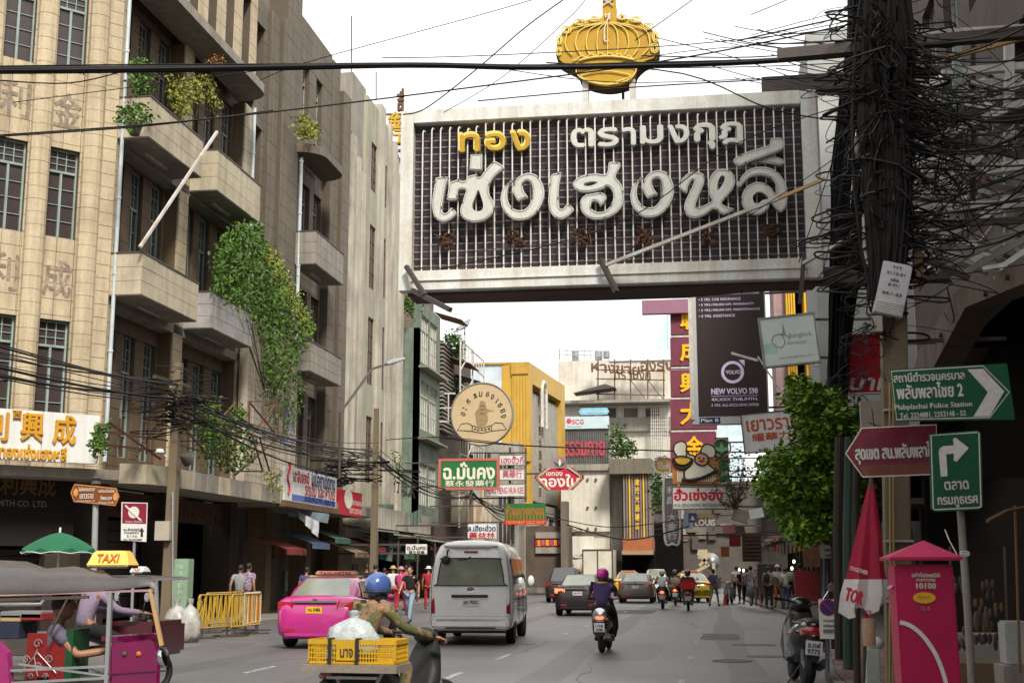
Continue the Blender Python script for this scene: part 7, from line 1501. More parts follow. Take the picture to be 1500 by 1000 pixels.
fk2 = Frame(fk.at(w, 0, 0), -fk.n); side(fk2, 0, -d0, 0, 'end_wall'); fk3 = Frame(fk.at(-w, 0, d0), fk.n); side(fk3, 0, -d0, 0, 'end_wall')
mb = MB(); fk.box(mb, -w, w, -.1, -.09, d0, 0); mb.build('bottom', cy_, ck)
mb = MB(); fk.box(mb, -.15, .04, -.06, .1, 0, .012); mb.build('front_plate', cy_, ck); text(fk, 'นาจ', -.11, .02, -.03, .05, .013, inkb, ck, bold=.04)
for x in (-.21, .06): mb = MB(); fk.box(mb, x - .016, x + .016, -.15, .145, .016, .03); fk.box(mb, x - .016, x + .016, .131, .145, d0, .016); mb.build('strap', trim_b, ck)
bagm = mat('white_plastic_bag', (.4, .43, .44), rough=.35, dirt=.7, dcol=(.27, .3, .31), scale=14, thr=(.45, .55), bump=.6, bscale=22, fine=0)
def bag(name, label, c, s, m, cat='bag', seed=1):
 rr = random.Random(seed); mb = MB(); n = 18; prof = [(.02, 0), (.75, .02), (1, .25), (1.0, .5), (.86, .7), (.6, .84), (.3, .92), (.16, .97), (.25, 1.04), (.3, 1.12)]; off = [rr.uniform(-1, 1) for _ in range(n)]
 vs = []; fs = []
 for i, (r_, z_) in enumerate(prof):
  for j in range(n): a = 2 * math.pi * j / n; q = r_ * (1 + .16 * off[j] + .1 * math.sin(3 * a + i) + rr.uniform(-.07, .07)); vs.append(Vector(c) + Vector((q * math.cos(a) * s[0], q * math.sin(a) * s[1], z_ * s[2] + rr.uniform(-.02, .02) * s[2])))
 for i in range(len(prof) - 1):
  for j in range(n): fs.append((i * n + j, i * n + (j + 1) % n, (i + 1) * n + (j + 1) % n, (i + 1) * n + j))
 fs.append(tuple(range(n))[::-1]); mb.add(vs, fs)
 return tag(mb.build(name, m, smooth='all'), label, cat)
bag('plastic_bag', 'knotted white plastic bag lying in the yellow crate behind the rider', fk.at(-.05, -.06, -.2), (.23, .15, .4), bagm)

# ------------------------------------------------------------ tuk-tuk at the lower left corner
tk = thing('tuk_tuk', 'magenta tuk-tuk with grey canvas roof, chrome headlight and red ornamental seat back', 'tuk-tuk', AT(120, 1076, Z=0))
YT = 12.6; K = lambda x, y, dy=0: AT(x, y, Y=YT + dy)
mag = carpaint('magenta_paint', (.14, .004, .055)); canv = mat('grey_brown_canvas', (.055, .047, .045), rough=.45, dirt=.4, streak=.0, spec=.5, coat=.3)
mb = MB(); vs = []; prof = [(-120, 822, 872), (-40, 818, 870), (40, 822, 868), (68, 832, 868), (110, 829, 866), (155, 838, 864), (172, 846, 863), (200, 846, 860), (218, 853, 858), (226, 862, 864)]
for dy in (0, .5, 1.0, 1.3):
 for x, yt, yb in prof:
  vs.append(K(x, yt if 0 < dy < 1.2 else yb - 12 + (yt - yb) * .25, dy));
n = len(prof); fs = [(i * n + j, i * n + j + 1, (i + 1) * n + j + 1, (i + 1) * n + j) for i in range(3) for j in range(n - 1)]
b0 = len(vs)
for x, yt, yb in prof: vs.append(K(x, yb, -.02))
fs += [(b0 + j, b0 + j + 1, j + 1, j) for j in range(n - 1)]
mb.add(vs, fs); mb.build('canvas_roof', canv, tk, smooth='all')
for x0, y0, x1, y1, w, m in ((-100, 874, 226, 864, .022, pinkw), (162, 866, 152, 1100, .04, steel), (220, 862, 237, 945, .035, mat('tan_pillar', (.4, .26, .12), dirt=.3)), (0, 878, 130, 874, .03, darksteel), (100, 875, 72, 930, .02, darksteel), (-60, 985, 160, 975, .025, steel), (-60, 1004, 160, 992, .025, steel), (28, 972, 160, 990, .02, steel)):
 mb = MB(); mb.bar(K(x0, y0), K(x1, y1), w); mb.build('frame_tube', m, tk)
hd = [K(158, 942), K(230, 938), K(236, 960), K(232, 1075), K(158, 1075)]
mb = MB(); hh = [p + Vector((p.x / p.y * .6 - .05, .6, 0)) for p in hd]; mb.add(hd + hh, [(4, 3, 2, 1, 0), (5, 6, 7, 8, 9), (0, 1, 6, 5), (1, 2, 7, 6), (2, 3, 8, 7), (4, 0, 5, 9)]); mb.build('front_cowl', mag, tk, bevel=.04)
mb = MB(); mb.bar(K(160, 935, .1), K(228, 930, .8), .2, .05); mb.bar(K(158, 985, -.02), K(232, 980, -.02), .01); mb.build('dashboard', mag, tk, kind='stuff')
mb = MB(); c = K(240, 962, .1); mb.lathe([(.03, -.1), (.09, -.08), (.105, 0), (.1, .02), (.02, .03)], c, 18, Matrix.Rotation(R(75), 3, 'Y')); mb.build('headlight', chrome, tk, smooth=True)
for x, m_ in ((182, darksteel), (203, mat('orange_lens', (.5, .12, .02), bump=0))): mb = MB(); mb.ell(K(x, 957, -.01), .028, .015, .025, 10, 6); mb.build('gauge', m_, tk)
mb = MB(); mb.box(*[v for v in (K(26, 980).x, K(88, 980).x, YT + .15, YT + .2, K(50, 1080).z, K(50, 928).z)]); mb.build('seat_back', mat('dark_red_vinyl', (.16, .012, .012), rough=.4, dirt=.1), tk)
mb = MB(); mb.box(K(84, 980).x, K(95, 980).x, YT + .14, YT + .5, K(50, 1080).z, K(50, 922).z); mb.build('seat_edge', mat('dark_green_vinyl', (.01, .06, .02), rough=.4), tk)
mb = MB()
for cx_, cy2, r_, s in ((55, 942, .05, 1), (38, 965, .045, 1), (72, 965, .045, -1), (55, 975, .04, 1), (45, 990, .035, -1), (66, 990, .035, 1)):
 c = K(cx_, cy2, .12); mb.tube([c + Vector((s * r_ * (1 - k * .06) * math.cos(k * .6), 0, r_ * (1 - k * .06) * math.sin(k * .6))) for k in range(14)], .005, 5)
mb.tube([K(55, 950, .12), K(50, 962, .12), K(55, 990, .12)], .006, 5); mb.tube([K(30, 985, .12), K(55, 955, .12), K(82, 985, .12)], .005, 5); mb.build('chrome_scroll', steel, tk, kind='stuff')
mb = MB(); mb.lathe([(.1, -.05), (.2, -.05), (.21, 0), (.2, .05), (.1, .05)], K(200, 1076) + Vector((-.2, .45, .2)), 18, Matrix.Rotation(R(90), 3, 'X')); mb.build('wheel', black_m, tk)
mb = MB(); a = K(-100, 1010); b = K(158, 1010); mb.box(a.x, b.x, YT + .1, YT + 1.2, .3, .5); mb.build('floor_pan', darksteel, tk)
mb = MB(); q = [K(-5, 940, -.05), K(10, 955, -.05), K(14, 1010, -.05), K(-5, 1010, -.05)]; mb.hexa([p + Vector((0, .1, 0)) for p in q], q); mb.build('rear_fender', mat('pink_fender', (.25, .02, .12), bump=0), tk)
mb = MB(); mb.tube([K(120, 955, .3), K(160, 952, .35), K(185, 945, .4)], .014, 6); mb.build('steering_bar', chrome, tk)
def taxisign(name, label, q, Y, m):
 f = XZ(Y); a0, a1, b0, b1 = f.rect(*q); t = thing(name, label, 'taxi sign', f.at(a0, b0)); s = (a1 - a0) * .13
 mb = MB(); mb.hexa([f.at(a0, b0, 0), f.at(a1, b0, 0), f.at(a1, b0, -.3), f.at(a0, b0, -.3)], [f.at(a0 + s, b1, -.07), f.at(a1 - s, b1, -.07), f.at(a1 - s, b1, -.22), f.at(a0 + s, b1, -.22)]); mb.build('light_box', m, t, bevel=.015)
 ff = Frame(f.at(a0, b0, 0.003), (1, 0, 0), v=(0, .07, (b1 - b0))); text(ff, 'TAXI', (a1 - a0) * .24, (a1 - a0) * .76, (b1 - b0) * .25, (b1 - b0) * .85, .004, mat('orange_print', (.45, .1, .02), bump=0), t, bold=.06)
 mb = MB(); f.box(mb, a0 + .02, a1 - .02, b0 - .02, b0, -.3, -.02); mb.build('base', darksteel, t)
taxisign('taxi_sign', 'large yellow TAXI light box on the tuk-tuk canvas roof', (125, 806, 188, 829), 13.1, mat('yellow_light_box', (.7, .48, .12), dirt=.1, bump=0))
taxisign('taxi_sign', 'small white TAXI sign on the farther tuk-tuk roof', (188, 829, 209, 838), 16.5, white_b)
mb = MB(); q = [AT(150, 842, Y=16), AT(222, 846, Y=16), AT(224, 850, Y=16), AT(150, 850, Y=16)]; mb.hexa(q, [p + Vector((0, 1.3, 0)) for p in q]); t = thing('tuk_tuk', 'second tuk-tuk mostly hidden behind the magenta one near the curb', 'tuk-tuk', (q[0].x, 16, 0)); mb.build('canvas_roof', canv, t)
mb = MB(); mb.box(q[0].x, q[1].x, 16.2, 17.2, .5, .95); mb.build('cab', darkred, t, bevel=.05); mb = MB(); mb.bar(q[2] + Vector((0, .1, 0)), q[2] + Vector((.05, .1, -.6)), .04); mb.build('pillar', steel, t)
# ------------------------------------------------------------ people
skins = [mat('warm_brown_skin', (.26, .13, .075), rough=.5, dirt=0, fine=.03, bump=0), mat('tan_skin', (.36, .2, .125), rough=.5, dirt=0, fine=.03, bump=0)]
hair_m = mat('black_hair', (.012, .01, .009), rough=.45, dirt=0, bump=.3, bscale=200)
cloth = {}
def cl_(n, c, **k):
 if n not in cloth: cloth[n] = mat('cloth_' + n, c, rough=.85, dirt=k.pop('dirt', .2), scale=8, bump=.25, bscale=60, **k)
 return cloth[n]
def skin_mesh(nodes, edges, subd=1, root=0):
 me = bpy.data.meshes.new('s'); me.from_pydata([tuple(n[0]) for n in nodes], edges, []); o = bpy.data.objects.new('s', me)
 md = o.modifiers.new('k', 'SKIN'); md.use_smooth_shade = True; md.branch_smoothing = .3
 for i, n in enumerate(nodes):
  r_ = n[1] if isinstance(n[1], tuple) else (n[1], n[1]); d = me.skin_vertices[0].data[i]; d.radius = r_; d.use_root = (i == root)
 s = o.modifiers.new('u', 'SUBSURF'); s.levels = subd; s.render_levels = subd
 r_ = evaluated(o); bpy.data.meshes.remove(me); return r_
 vs = [v.co.copy() for v in m.vertices]; fs = [list(p.vertices) for p in m.polygons]; bpy.data.objects.remove(o); bpy.data.meshes.remove(me); bpy.data.meshes.remove(m); return vs, fs
BASE = dict(pel=(0, 0, .93), wai=(0, .0, 1.08), che=(0, 0, 1.27), nck=(0, 0, 1.42), hd=(0, .02, 1.55), shL=(-.17, 0, 1.37), shR=(.17, 0, 1.37), elL=(-.23, -.02, 1.1), elR=(.23, -.02, 1.1), haL=(-.24, .07, .86), haR=(.24, .07, .86), hiL=(-.09, 0, .9), hiR=(.09, 0, .9), knL=(-.1, .03, .5), knR=(.1, .03, .5), foL=(-.11, 0, .08), foR=(.11, 0, .08))
WALK = dict(foL=(-.09, .3, .1), knL=(-.09, .2, .52), foR=(.09, -.32, .14), knR=(.09, -.06, .5), elL=(-.23, -.12, 1.12), haL=(-.24, -.08, .88), elR=(.23, .08, 1.12), haR=(.23, .25, .95))
WALK2 = dict(foR=(.09, .26, .1), knR=(.09, .17, .52), foL=(-.09, -.27, .12), knL=(-.09, -.05, .5), elR=(.23, -.1, 1.12), haR=(.24, -.05, .88), elL=(-.23, .06, 1.1), haL=(-.22, .28, 1.05))
TALK = dict(elR=(.25, .02, 1.12), haR=(.15, .22, 1.2), elL=(-.22, -.04, 1.1), haL=(-.12, .12, 1.0))
RIDE = dict(pel=(0, .12, .9), wai=(0, .14, 1.04), che=(0, .22, 1.2), nck=(0, .28, 1.36), hd=(0, .32, 1.48), shL=(-.18, .24, 1.31), shR=(.18, .24, 1.31), elL=(-.30, .42, 1.1), elR=(.30, .42, 1.1), haL=(-.34, .76, 1.06), haR=(.34, .76, 1.06), hiL=(-.11, .16, .87), hiR=(.11, .16, .87), knL=(-.2, .58, .72), knR=(.2, .58, .72), foL=(-.16, .48, .3), foR=(.16, .48, .3))
SIT = dict(RIDE, pel=(0, 0, .62), wai=(0, .0, .76), che=(0, .03, .96), nck=(0, .05, 1.12), hd=(0, .08, 1.26), shL=(-.18, .03, 1.07), shR=(.18, .03, 1.07), elL=(-.26, .2, .86), elR=(.26, .2, .86), haL=(-.2, .45, .84), haR=(.2, .45, .84), hiL=(-.1, .03, .6), hiR=(.1, .03, .6), knL=(-.12, .45, .62), knR=(.12, .45, .62), foL=(-.12, .5, .22), foR=(.12, .5, .22))
def hand(mb, w, d, up, s=1, curl=.6):
 """palm with four fingers and a thumb, w wrist, d direction of the hand"""
 d = Vector(d).normalized(); side = d.cross(Vector(up)).normalized(); n = side.cross(d)
 mb.ell(w + d * .045, .04, .05, .02, 10, 6, Matrix((side, d, n)).transposed())
 for i in range(4):
  b = w + d * .085 + side * (.032 - .021 * i); L = (.06, .07, .066, .052)[i]; k = curl
  p1 = b + d * L * .45 - n * L * .1 * k; p2 = p1 + (d * (1 - k * .6) - n * k).normalized() * L * .35; p3 = p2 + (d * (.3 - k) - n * 1).normalized() * L * .3
  mb.tube([b - d * .02, p1, p2, p3], [.0095, .009, .0085, .006], 6)
 b = w + d * .03 + side * .035 * s; mb.tube([b, b + side * .025 * s + d * .02, b + side * .03 * s + d * .05 - n * .012], [.011, .010, .007], 6)
def person(label, loc, rz, pose=None, shirt=None, legs=None, skin=0, hair='short', hat=None, helmet=None, sleeve=.55, shorts=False, scale=1.0, fine=False, bagc=None, skirt=False, group=None, scarf=None):
 J = dict(BASE); J.update(pose or {}); J = {k: Vector(v) for k, v in J.items()}
 t = thing('person', label, 'person', loc, rz, group); t.scale = (scale,) * 3; sk = skins[skin]
 sh_ = shirt or cl_('grey', (.2, .2, .2)); lg = legs or cl_('dark', (.03, .03, .035))
 lerp = lambda a, b, k: J[a].lerp(J[b], k)
 N = [(J['pel'], (.11, .08)), (J['wai'], (.12, .088)), (J['che'], (.145, .10)), (lerp('che', 'nck', .75), (.09, .07)), (J['nck'], .05), (J['hd'] + Vector((0, -.005, -.05)), .055)]
 E = [(0, 1), (1, 2), (2, 3), (3, 4), (4, 5)]
 for s in 'LR':
  b = len(N); N += [(J['sh' + s], .055), (lerp('sh' + s, 'el' + s, .5), .047), (J['el' + s], .038), (lerp('el' + s, 'ha' + s, .5), .036), (J['ha' + s], .024)]; E += [(2, b), (b, b + 1), (b + 1, b + 2), (b + 2, b + 3), (b + 3, b + 4)]
  b = len(N); N += [(J['hi' + s], .08), (lerp('hi' + s, 'kn' + s, .5), .074), (J['kn' + s], .055), (lerp('kn' + s, 'fo' + s, .35), .055), (J['fo' + s], .036)]; E += [(0, b), (b, b + 1), (b + 1, b + 2), (b + 2, b + 3), (b + 3, b + 4)]
 vs, fs = skin_mesh(N, E); mb = MB(); mb.add(vs, fs)
 h = J['hd']; fd = Vector((0, 1, 0)); mb.ell(h, .077, .096, .115, 16, 12); mb.ell(h + Vector((0, .03, -.055)), .056, .058, .06, 12, 8)
 mb.ell(h + Vector((0, .098, -.01)), .014, .018, .024, 8, 6); mb.ell(h + Vector((0, .088, -.052)), .024, .008, .006, 8, 5)
 for s in (-1, 1): mb.ell(h + Vector((s * .078, 0, -.005)), .01, .02, .03, 8, 6)
 for s, q in ((-1, 'L'), (1, 'R')):
  d = (J['ha' + q] - lerp('el' + q, 'ha' + q, .4)).normalized()
  if fine: hand(mb, J['ha' + q], d, (0, 0, 1) if abs(d.z) < .7 else (s, 0, 0), s=-s if fine else 1)
  else:
   mb.ell(J['ha' + q] + d * .05, .03, .03, .06, 8, 6, d.to_track_quat('Z', 'Y').to_matrix())
   for i in range(5): a = J['ha' + q] + d * .08; o2 = d.cross(Vector((1, 0, .2))).normalized() * (.012 * (i - 2)); mb.tube([a + o2, a + o2 + d * .05 + Vector((0, .01, 0))], [.009, .006], 4)
 mb.build('body', sk, t, smooth='all', local=True)
 for s in (-1, 1): mb = MB(); mb.ell(h + Vector((s * .03, .088, .012)), .011, .006, .006, 6, 4); mb.build('eye', hair_m, t, local=True)
 # shirt
 N = [(J['pel'] + Vector((0, -.01, -.05)), (.155, .12)), (J['wai'], (.145, .11)), (J['che'], (.17, .125)), (lerp('che', 'nck', .7), (.1, .085))]; E = [(0, 1), (1, 2), (2, 3)]
 for s in 'LR':
  b = len(N); k = sleeve; N += [(J['sh' + s], .07), (lerp('sh' + s, 'el' + s, min(1, .6 if k < 1 else 1)), .064 if k < 1 else .052)]; E += [(2, b), (b, b + 1)]
  if k >= 1: N += [(lerp('el' + s, 'ha' + s, .5), .048), (lerp('el' + s, 'ha' + s, .92), .04)]; E += [(b + 1, b + 2), (b + 2, b + 3)]
 vs, fs = skin_mesh(N, E); mb = MB(); mb.add(vs, fs); mb.build('shirt', sh_, t, smooth='all', local=True)
 # trousers
 N = [(J['pel'] + Vector((0, 0, .05)), (.15, .12))]; E = []
 for s in 'LR':
  b = len(N); N += [(J['hi' + s] + Vector((0, 0, -.01)), .108), (lerp('hi' + s, 'kn' + s, .5), .09), (lerp('hi' + s, 'kn' + s, .95), .072)]; E += [(0, b), (b, b + 1), (b + 1, b + 2)]
  if not shorts: N += [(lerp('kn' + s, 'fo' + s, .5), .066), (lerp('kn' + s, 'fo' + s, .93), .055)]; E += [(b + 2, b + 3), (b + 3, b + 4)]
 vs, fs = skin_mesh(N, E); mb = MB(); mb.add(vs, fs); mb.build('trousers', lg, t, smooth='all', local=True)
 if skirt: mb = MB(); mb.lathe([(.17, .45), (.24, .42), (.16, .95), (.12, 1.0)], (J['pel'].x, J['pel'].y, 0), 16); mb.build('skirt', lg, t, smooth='all', local=True)
 for s in 'LR': f_ = J['fo' + s]; mb = MB(); mb.ell(f_ + Vector((0, .06, -.035)), .045, .13, .045, 10, 6); mb.build('shoe', trim_b, t, smooth='all', local=True)
 if helmet:
  mb = MB(); mb.ell(h + Vector((0, 0, .03)), .125, .145, .135, 20, 12); o = mb.build('helmet', helmet, t, smooth='all', local=True)
  mb = MB(); mb.tube([h + Vector((.128 * math.cos(a), .15 * math.sin(a), -.03)) for a in [2 * math.pi * i / 20 for i in range(20)]], .01, 5, closed=True); mb.build('helmet_rim', trim_b, o, local=True)
  mb = MB(); mb.lathe([(.095, -.1), (.108, -.02), (.1, .0)], h, 16); mb.build('helmet_lining', trim_b, o, local=True)
 elif hat: mb = MB(); mb.lathe([(.17, .05), (.165, .06), (.09, .07), (.085, .13), (.05, .15), (.01, .155)], h, 16); mb.build('hat', hat, t, smooth='all', local=True)
 else:
  mb = MB(); mb.ell(h + Vector((0, -.018, .03)), .086, .098, .1, 16, 10)
  if hair == 'long': mb.ell(h + Vector((0, -.065, -.07)), .075, .045, .13, 12, 8)
  mb.build('hair', hair_m, t, smooth='all', local=True)
 if bagc: mb = MB(); mb.ell(J['che'] + Vector((0, -.17, -.06)), .13, .08, .2, 12, 8); mb.build('backpack', bagc, t, smooth='all', local=True)
 if scarf: mb = MB(); mb.tube([J['nck'] + Vector((.08 * math.cos(a), .07 * math.sin(a), -.01)) for a in [2 * math.pi * i / 12 for i in range(12)]], .025, 6, closed=True); mb.build('collar', scarf, t, smooth='all', local=True)
 return t
purple = cl_('purple', (.05, .028, .10)); camo = mat('camouflage_cloth', (.075, .08, .03), dirt=1, dcol=(.2, .12, .07), scale=9, thr=(.5, .53), streak=0, rough=.85, bump=.2); jeans = cl_('denim', (.08, .11, .17)); blk_c = cl_('black', (.012, .012, .013)); wht_c = cl_('white', (.5, .5, .5)); gry_c = cl_('grey', (.22, .23, .24)); chk = mat('checked_cloth', (.4, .4, .4), dirt=1, dcol=(.04, .04, .06), scale=30, thr=(.48, .52), rough=.85, bump=0); pnk = cl_('pink', (.5, .06, .16)); redc = cl_('red', (.3, .02, .03)); lil_c = cl_('lilac', (.2, .155, .22)); khaki = cl_('khaki', (.22, .18, .12)); blu_c = cl_('blue_violet', (.07, .06, .16)); tealc = cl_('teal', (.05, .14, .14))
def helm(n, c): return mat(n, c, rough=.2, dirt=.05, fine=0, bump=0, coat=.9)
# riders
person('person in purple shirt and bright pink helmet riding the black scooter', (P1.x, P1.y + .22, -.02), R(-2), RIDE, purple, blk_c, helmet=helm('pink_helmet', (.5, .01, .28)), scarf=cl_('yellow', (.5, .35, .03)), scale=1.02, fine=True)
h2 = person('rider in camouflage jacket and scuffed blue helmet on the near delivery motorcycle', (P2.x, P2.y, P2.z), A2, dict(RIDE, haL=(-.30, .80, 1.02), haR=(.32, .82, 1.0)), camo, camo, helmet=helm('blue_helmet', (.05, .09, .26)), sleeve=1, fine=True)
cc = far[0][1]; person('rider in white vest and silver helmet among the far motorcycles', (cc.x, cc.y, 0), 0, RIDE, wht_c, blk_c, helmet=helm('silver_helmet', (.4, .4, .4)))
cc = far[1][1]; person('rider in dark clothes bent over the sack laden motorcycle', (cc.x, cc.y, 0), 0, RIDE, blk_c, blk_c, helmet=helm('black_helmet', (.02, .02, .02)))
cc = far[2][1]; person('rider in black on the motorcycle with the red box', (cc.x, cc.y, 0), 0, RIDE, blk_c, jeans, helmet=helm('black_helmet_b', (.025, .02, .02)))
# tuk-tuk driver and the rider beyond
dp_ = K(92, 1000, .35) - Vector((0, 0, 0)); person('tuk-tuk driver in grey violet shirt seen from behind under the canvas roof', (dp_.x - .15, dp_.y, -.3), R(-62), dict(SIT, haR=(.24, .52, .9), haL=(-.2, .5, .9)), cl_('grey_violet', (.1, .085, .13)), cl_('dark', (.03, .03, .035)), fine=True, scale=1.22)
dp_ = AT(150, 1000, Y=15.2); person('person in pale lilac shirt leaning onto handlebars behind the tuk-tuk', (dp_.x - .7, 15.8, 0), R(-35), dict(RIDE), lil_c, blk_c, sleeve=1, hair='short', fine=True)
moto('motorcycle', 'motorcycle ridden by the person in lilac behind the tuk-tuk', (dp_.x - .75, 15.8, 0), R(-35), offwp)
# walkers by name of clothes
p = gp(600, 914); person('man in black T-shirt and pale jeans walking towards us beside the taxi', (p.x, p.y, 0), R(172), WALK, blk_c, cl_('pale_denim', (.2, .26, .34)), skin=1, scale=1.03)
p = gp(1046, 888); person('person in violet shirt crossing behind the far motorcycles', (p.x, p.y, 0), R(-30), WALK2, blu_c, khaki, shorts=True)
L1 = [(349, 917, 'elderly person in pale shirt with a black shoulder strap behind the yellow barriers', WALK, gry_c, khaki, 0, dict(sleeve=.5)), (361, 917, 'woman in striped lilac blouse walking behind the barriers', WALK2, mat('striped_lilac_cloth', (.35, .28, .36), dirt=1, dcol=(.1, .08, .13), scale=24, thr=(.48, .52), bump=0), blk_c, 0, dict(hair='short', sleeve=.9)),
      (447, 905, 'dark shirted person whose head shows over the pink taxi', None, blu_c, blk_c, 0, {}), (536, 897, 'man in dark shirt standing at the back of the pavement crowd', None, blk_c, blk_c, 0, {}), (549, 897, 'person in navy shirt beside the pavement crowd', WALK, purple, blk_c, 1, {}), (562, 896, 'person in grey top carrying a dark red backpack', WALK2, gry_c, redc, 0, dict(bagc=redc)),
      (575, 898, 'person in pale top and yellowish cap in the crowd', WALK, wht_c, redc, 1, dict(hat=mat('straw_hat', (.4, .3, .12)))), (586, 902, 'woman in pink cape and pink sun hat carrying a bag', WALK2, pnk, redc, 1, dict(hat=mat('pink_hat', (.5, .2, .3)), sleeve=1)), (594, 896, 'person in pink shirt just behind the pink hatted woman', WALK, pnk, pnk, 0, {}), (627, 892, 'person in maroon clothes and pale cap beside the van', None, redc, redc, 0, dict(hat=white_b)), (541, 889, 'person half hidden far back in the left crowd', None, tealc, blk_c, 0, {})]
L2 = [(1087, 884, 'person in dark clothes among stalls at the far right kerb', None, blk_c, blk_c, 0, {}), (1095, 886, 'person in lilac top near the far right stalls', WALK, lil_c, blk_c, 0, {}), (1101, 888, 'person in grey dress walking away on the right pavement', WALK2, gry_c, gry_c, 1, dict(skirt=True)), (1111, 889, 'man in black and white checked shirt facing the camera on the right pavement', WALK, chk, khaki, 1, dict(face=1, shorts=True)),
      (1127, 891, 'person in olive shirt and dark trousers with a black bag', None, cl_('olive', (.12, .13, .08)), blk_c, 0, dict(bagc=blk_c)), (1141, 890, 'person in white headscarf and orange skirt', WALK2, wht_c, cl_('orange', (.35, .1, .03)), 1, dict(hat=white_b)), (1152, 891, 'person in pale green shirt beside the checked shirt man', TALK, cl_('pale_green', (.3, .36, .28)), jeans, 1, {}),
      (1174, 896, 'broad person in blue checked shirt standing with back turned', None, mat('blue_checked_cloth', (.13, .15, .24), dirt=1, dcol=(.05, .05, .08), scale=30, thr=(.48, .52), bump=0), cl_('stone', (.25, .25, .24)), 0, dict(scale=1.05)), (1120, 884, 'person in red shirt deeper in the arcade', None, redc, blk_c, 0, {}), (1080, 880, 'person far off beside the hanging bulbs', WALK, wht_c, blk_c, 0, {})]
for x, y, lab, po_, sh_, lg_, skn, kw in L1 + L2:
 kw = dict(kw); fc = kw.pop('face', 0); p = AT(x, y, Z=.1); person(lab, (p.x, p.y, .1), R(180) if fc else rnd.uniform(-.5, .5), po_, sh_, lg_, skin=skn, scale=kw.pop('scale', rnd.uniform(.95, 1.03)), **kw)
rnd2 = random.Random(5)
for k in range(14):
 x = rnd2.uniform(1062, 1165); p = AT(x, 872 + rnd2.uniform(0, 6), Z=.1); person('small figure standing deep in the crowded right arcade', (max(p.x, 2.6), min(p.y, 96), .1), rnd2.uniform(-3, 3), rnd2.choice([None, WALK, TALK]), rnd2.choice([blk_c, gry_c, redc, wht_c, tealc]), blk_c, group='far figures in the right arcade')
# ------------------------------------------------------------ street signs and post box at the right
sg_green = mat('road_sign_green', (.006, .075, .033), rough=.35, dirt=.15, bump=0, fine=.03); sg_mar = mat('road_sign_maroon', (.13, .012, .03), rough=.35, dirt=.25, dcol=(.2, .08, .05), scale=3, bump=0); sg_white = mat('sign_white_film', (.55, .53, .48), rough=.4, dirt=.1, bump=0)
def plateF(pts, Y, tilt=0):
 c = AT(sum(p[0] for p in pts) / len(pts), sum(p[1] for p in pts) / len(pts), Y=Y); return Frame(c, (1, 0, 0), tilt=tilt)
def ringline(mb, P, w, fr, d, ins=.02):
 Q = inset(P, ins); Q2 = inset(P, ins + w)
 for i in range(len(P)): j = (i + 1) % len(P); mb.add([fr.at(*Q[i], d), fr.at(*Q[j], d), fr.at(*Q2[j], d), fr.at(*Q2[i], d)], [(0, 1, 2, 3)])
def flatpoly(fr, px, d, m, t, nm, th=.003): P = [fr.px(*p) for p in px][::-1]; mb = MB(); mb.prism(P, fr.at, d, d + th); return mb.build(nm, m, t)
Yp = 12.2; c4 = [(1303, 541), (1475, 532), (1487, 614), (1312, 617)]; f = plateF(c4, Yp)
t = thing('direction_sign', 'green police station sign with a large pale arrow pointing right', 'road sign', f.O)
flatpoly(f, c4, -.02, sg_green, t, 'plate', .02)
mb = MB(); P = [f.px(*p) for p in ((1305, 543), (1440, 535), (1479, 574), (1450, 612), (1313, 615))]; ringline(mb, P[::-1], .01, f, .003, .0); mb.build('border_line', sg_white, t)
flatpoly(f, [(1417, 541), (1440, 540), (1471, 573), (1450, 609), (1426, 610), (1447, 574)], .001, sg_white, t, 'arrow')
ft = Frame(f.O, (1, .0, 0), tilt=1.8)
for s, q, b in (('สถานีตำรวจนครบาล', (1308, 544, 1413, 558), .045), ('พลับพลาไชย 2', (1313, 560, 1411, 583), .05), ('Plabplachai Police Station', (1310, 590, 1424, 600), .04), ('Tel. 2224881, 2252148 - 52', (1318, 603, 1415, 612), .03)): textpx(ft, s, *q, .002, sg_white, t, bold=b)
Ym2 = 12.7; c5 = [(1238, 664), (1262, 626), (1372, 621), (1372, 695), (1264, 699)]; f = plateF(c5, Ym2); t = thing('direction_sign', 'maroon arrow sign pointing left with white Thai lettering', 'road sign', f.O)
flatpoly(f, c5, -.02, sg_mar, t, 'plate', .02); mb = MB(); ringline(mb, [f.px(*p) for p in c5][::-1], .012, f, .003, .0); mb.build('border_line', sg_white, t)
ft = Frame(f.O, (1, 0, 0), tilt=1.8); textpx(ft, 'สุดเขต สน.พลับพลาไชย', 1252, 648, 1378, 678, .002, sg_white, t, bold=.045)
flatpoly(f, [(1259, 682), (1362, 678), (1362, 693), (1266, 697)], .0005, mat('brown_patch', (.17, .06, .04), dirt=.4, scale=4, bump=0), t, 'faded_patch', .001)
Yt = 11.4; c6 = [(1361, 636), (1431, 630), (1437, 634), (1440, 742), (1434, 746), (1370, 749), (1364, 745)]; f = plateF(c6, Yt); t = thing('direction_sign', 'green road sign with white right turn arrow and Thai words below', 'road sign', f.O)
flatpoly(f, c6, -.02, sg_green, t, 'plate', .02); mb = MB(); ringline(mb, [f.px(*p) for p in c6][::-1], .01, f, .003, .012); mb.build('border_line', sg_white, t)
flatpoly(f, [(1378, 698), (1375, 661), (1377, 656), (1382, 653), (1397, 652), (1396, 642), (1400, 641), (1419, 656), (1401, 676), (1397, 674), (1397, 664), (1386, 665), (1388, 697)], .001, sg_white, t, 'turn_arrow')
ft = Frame(f.O, (1, 0, 0), tilt=2.5); textpx(ft, 'ตลาด', 1383, 704, 1419, 717, .002, sg_white, t, bold=.06); textpx(ft, 'กรมภูธเรศ', 1373, 726, 1433, 743, .002, sg_white, t, bold=.045)
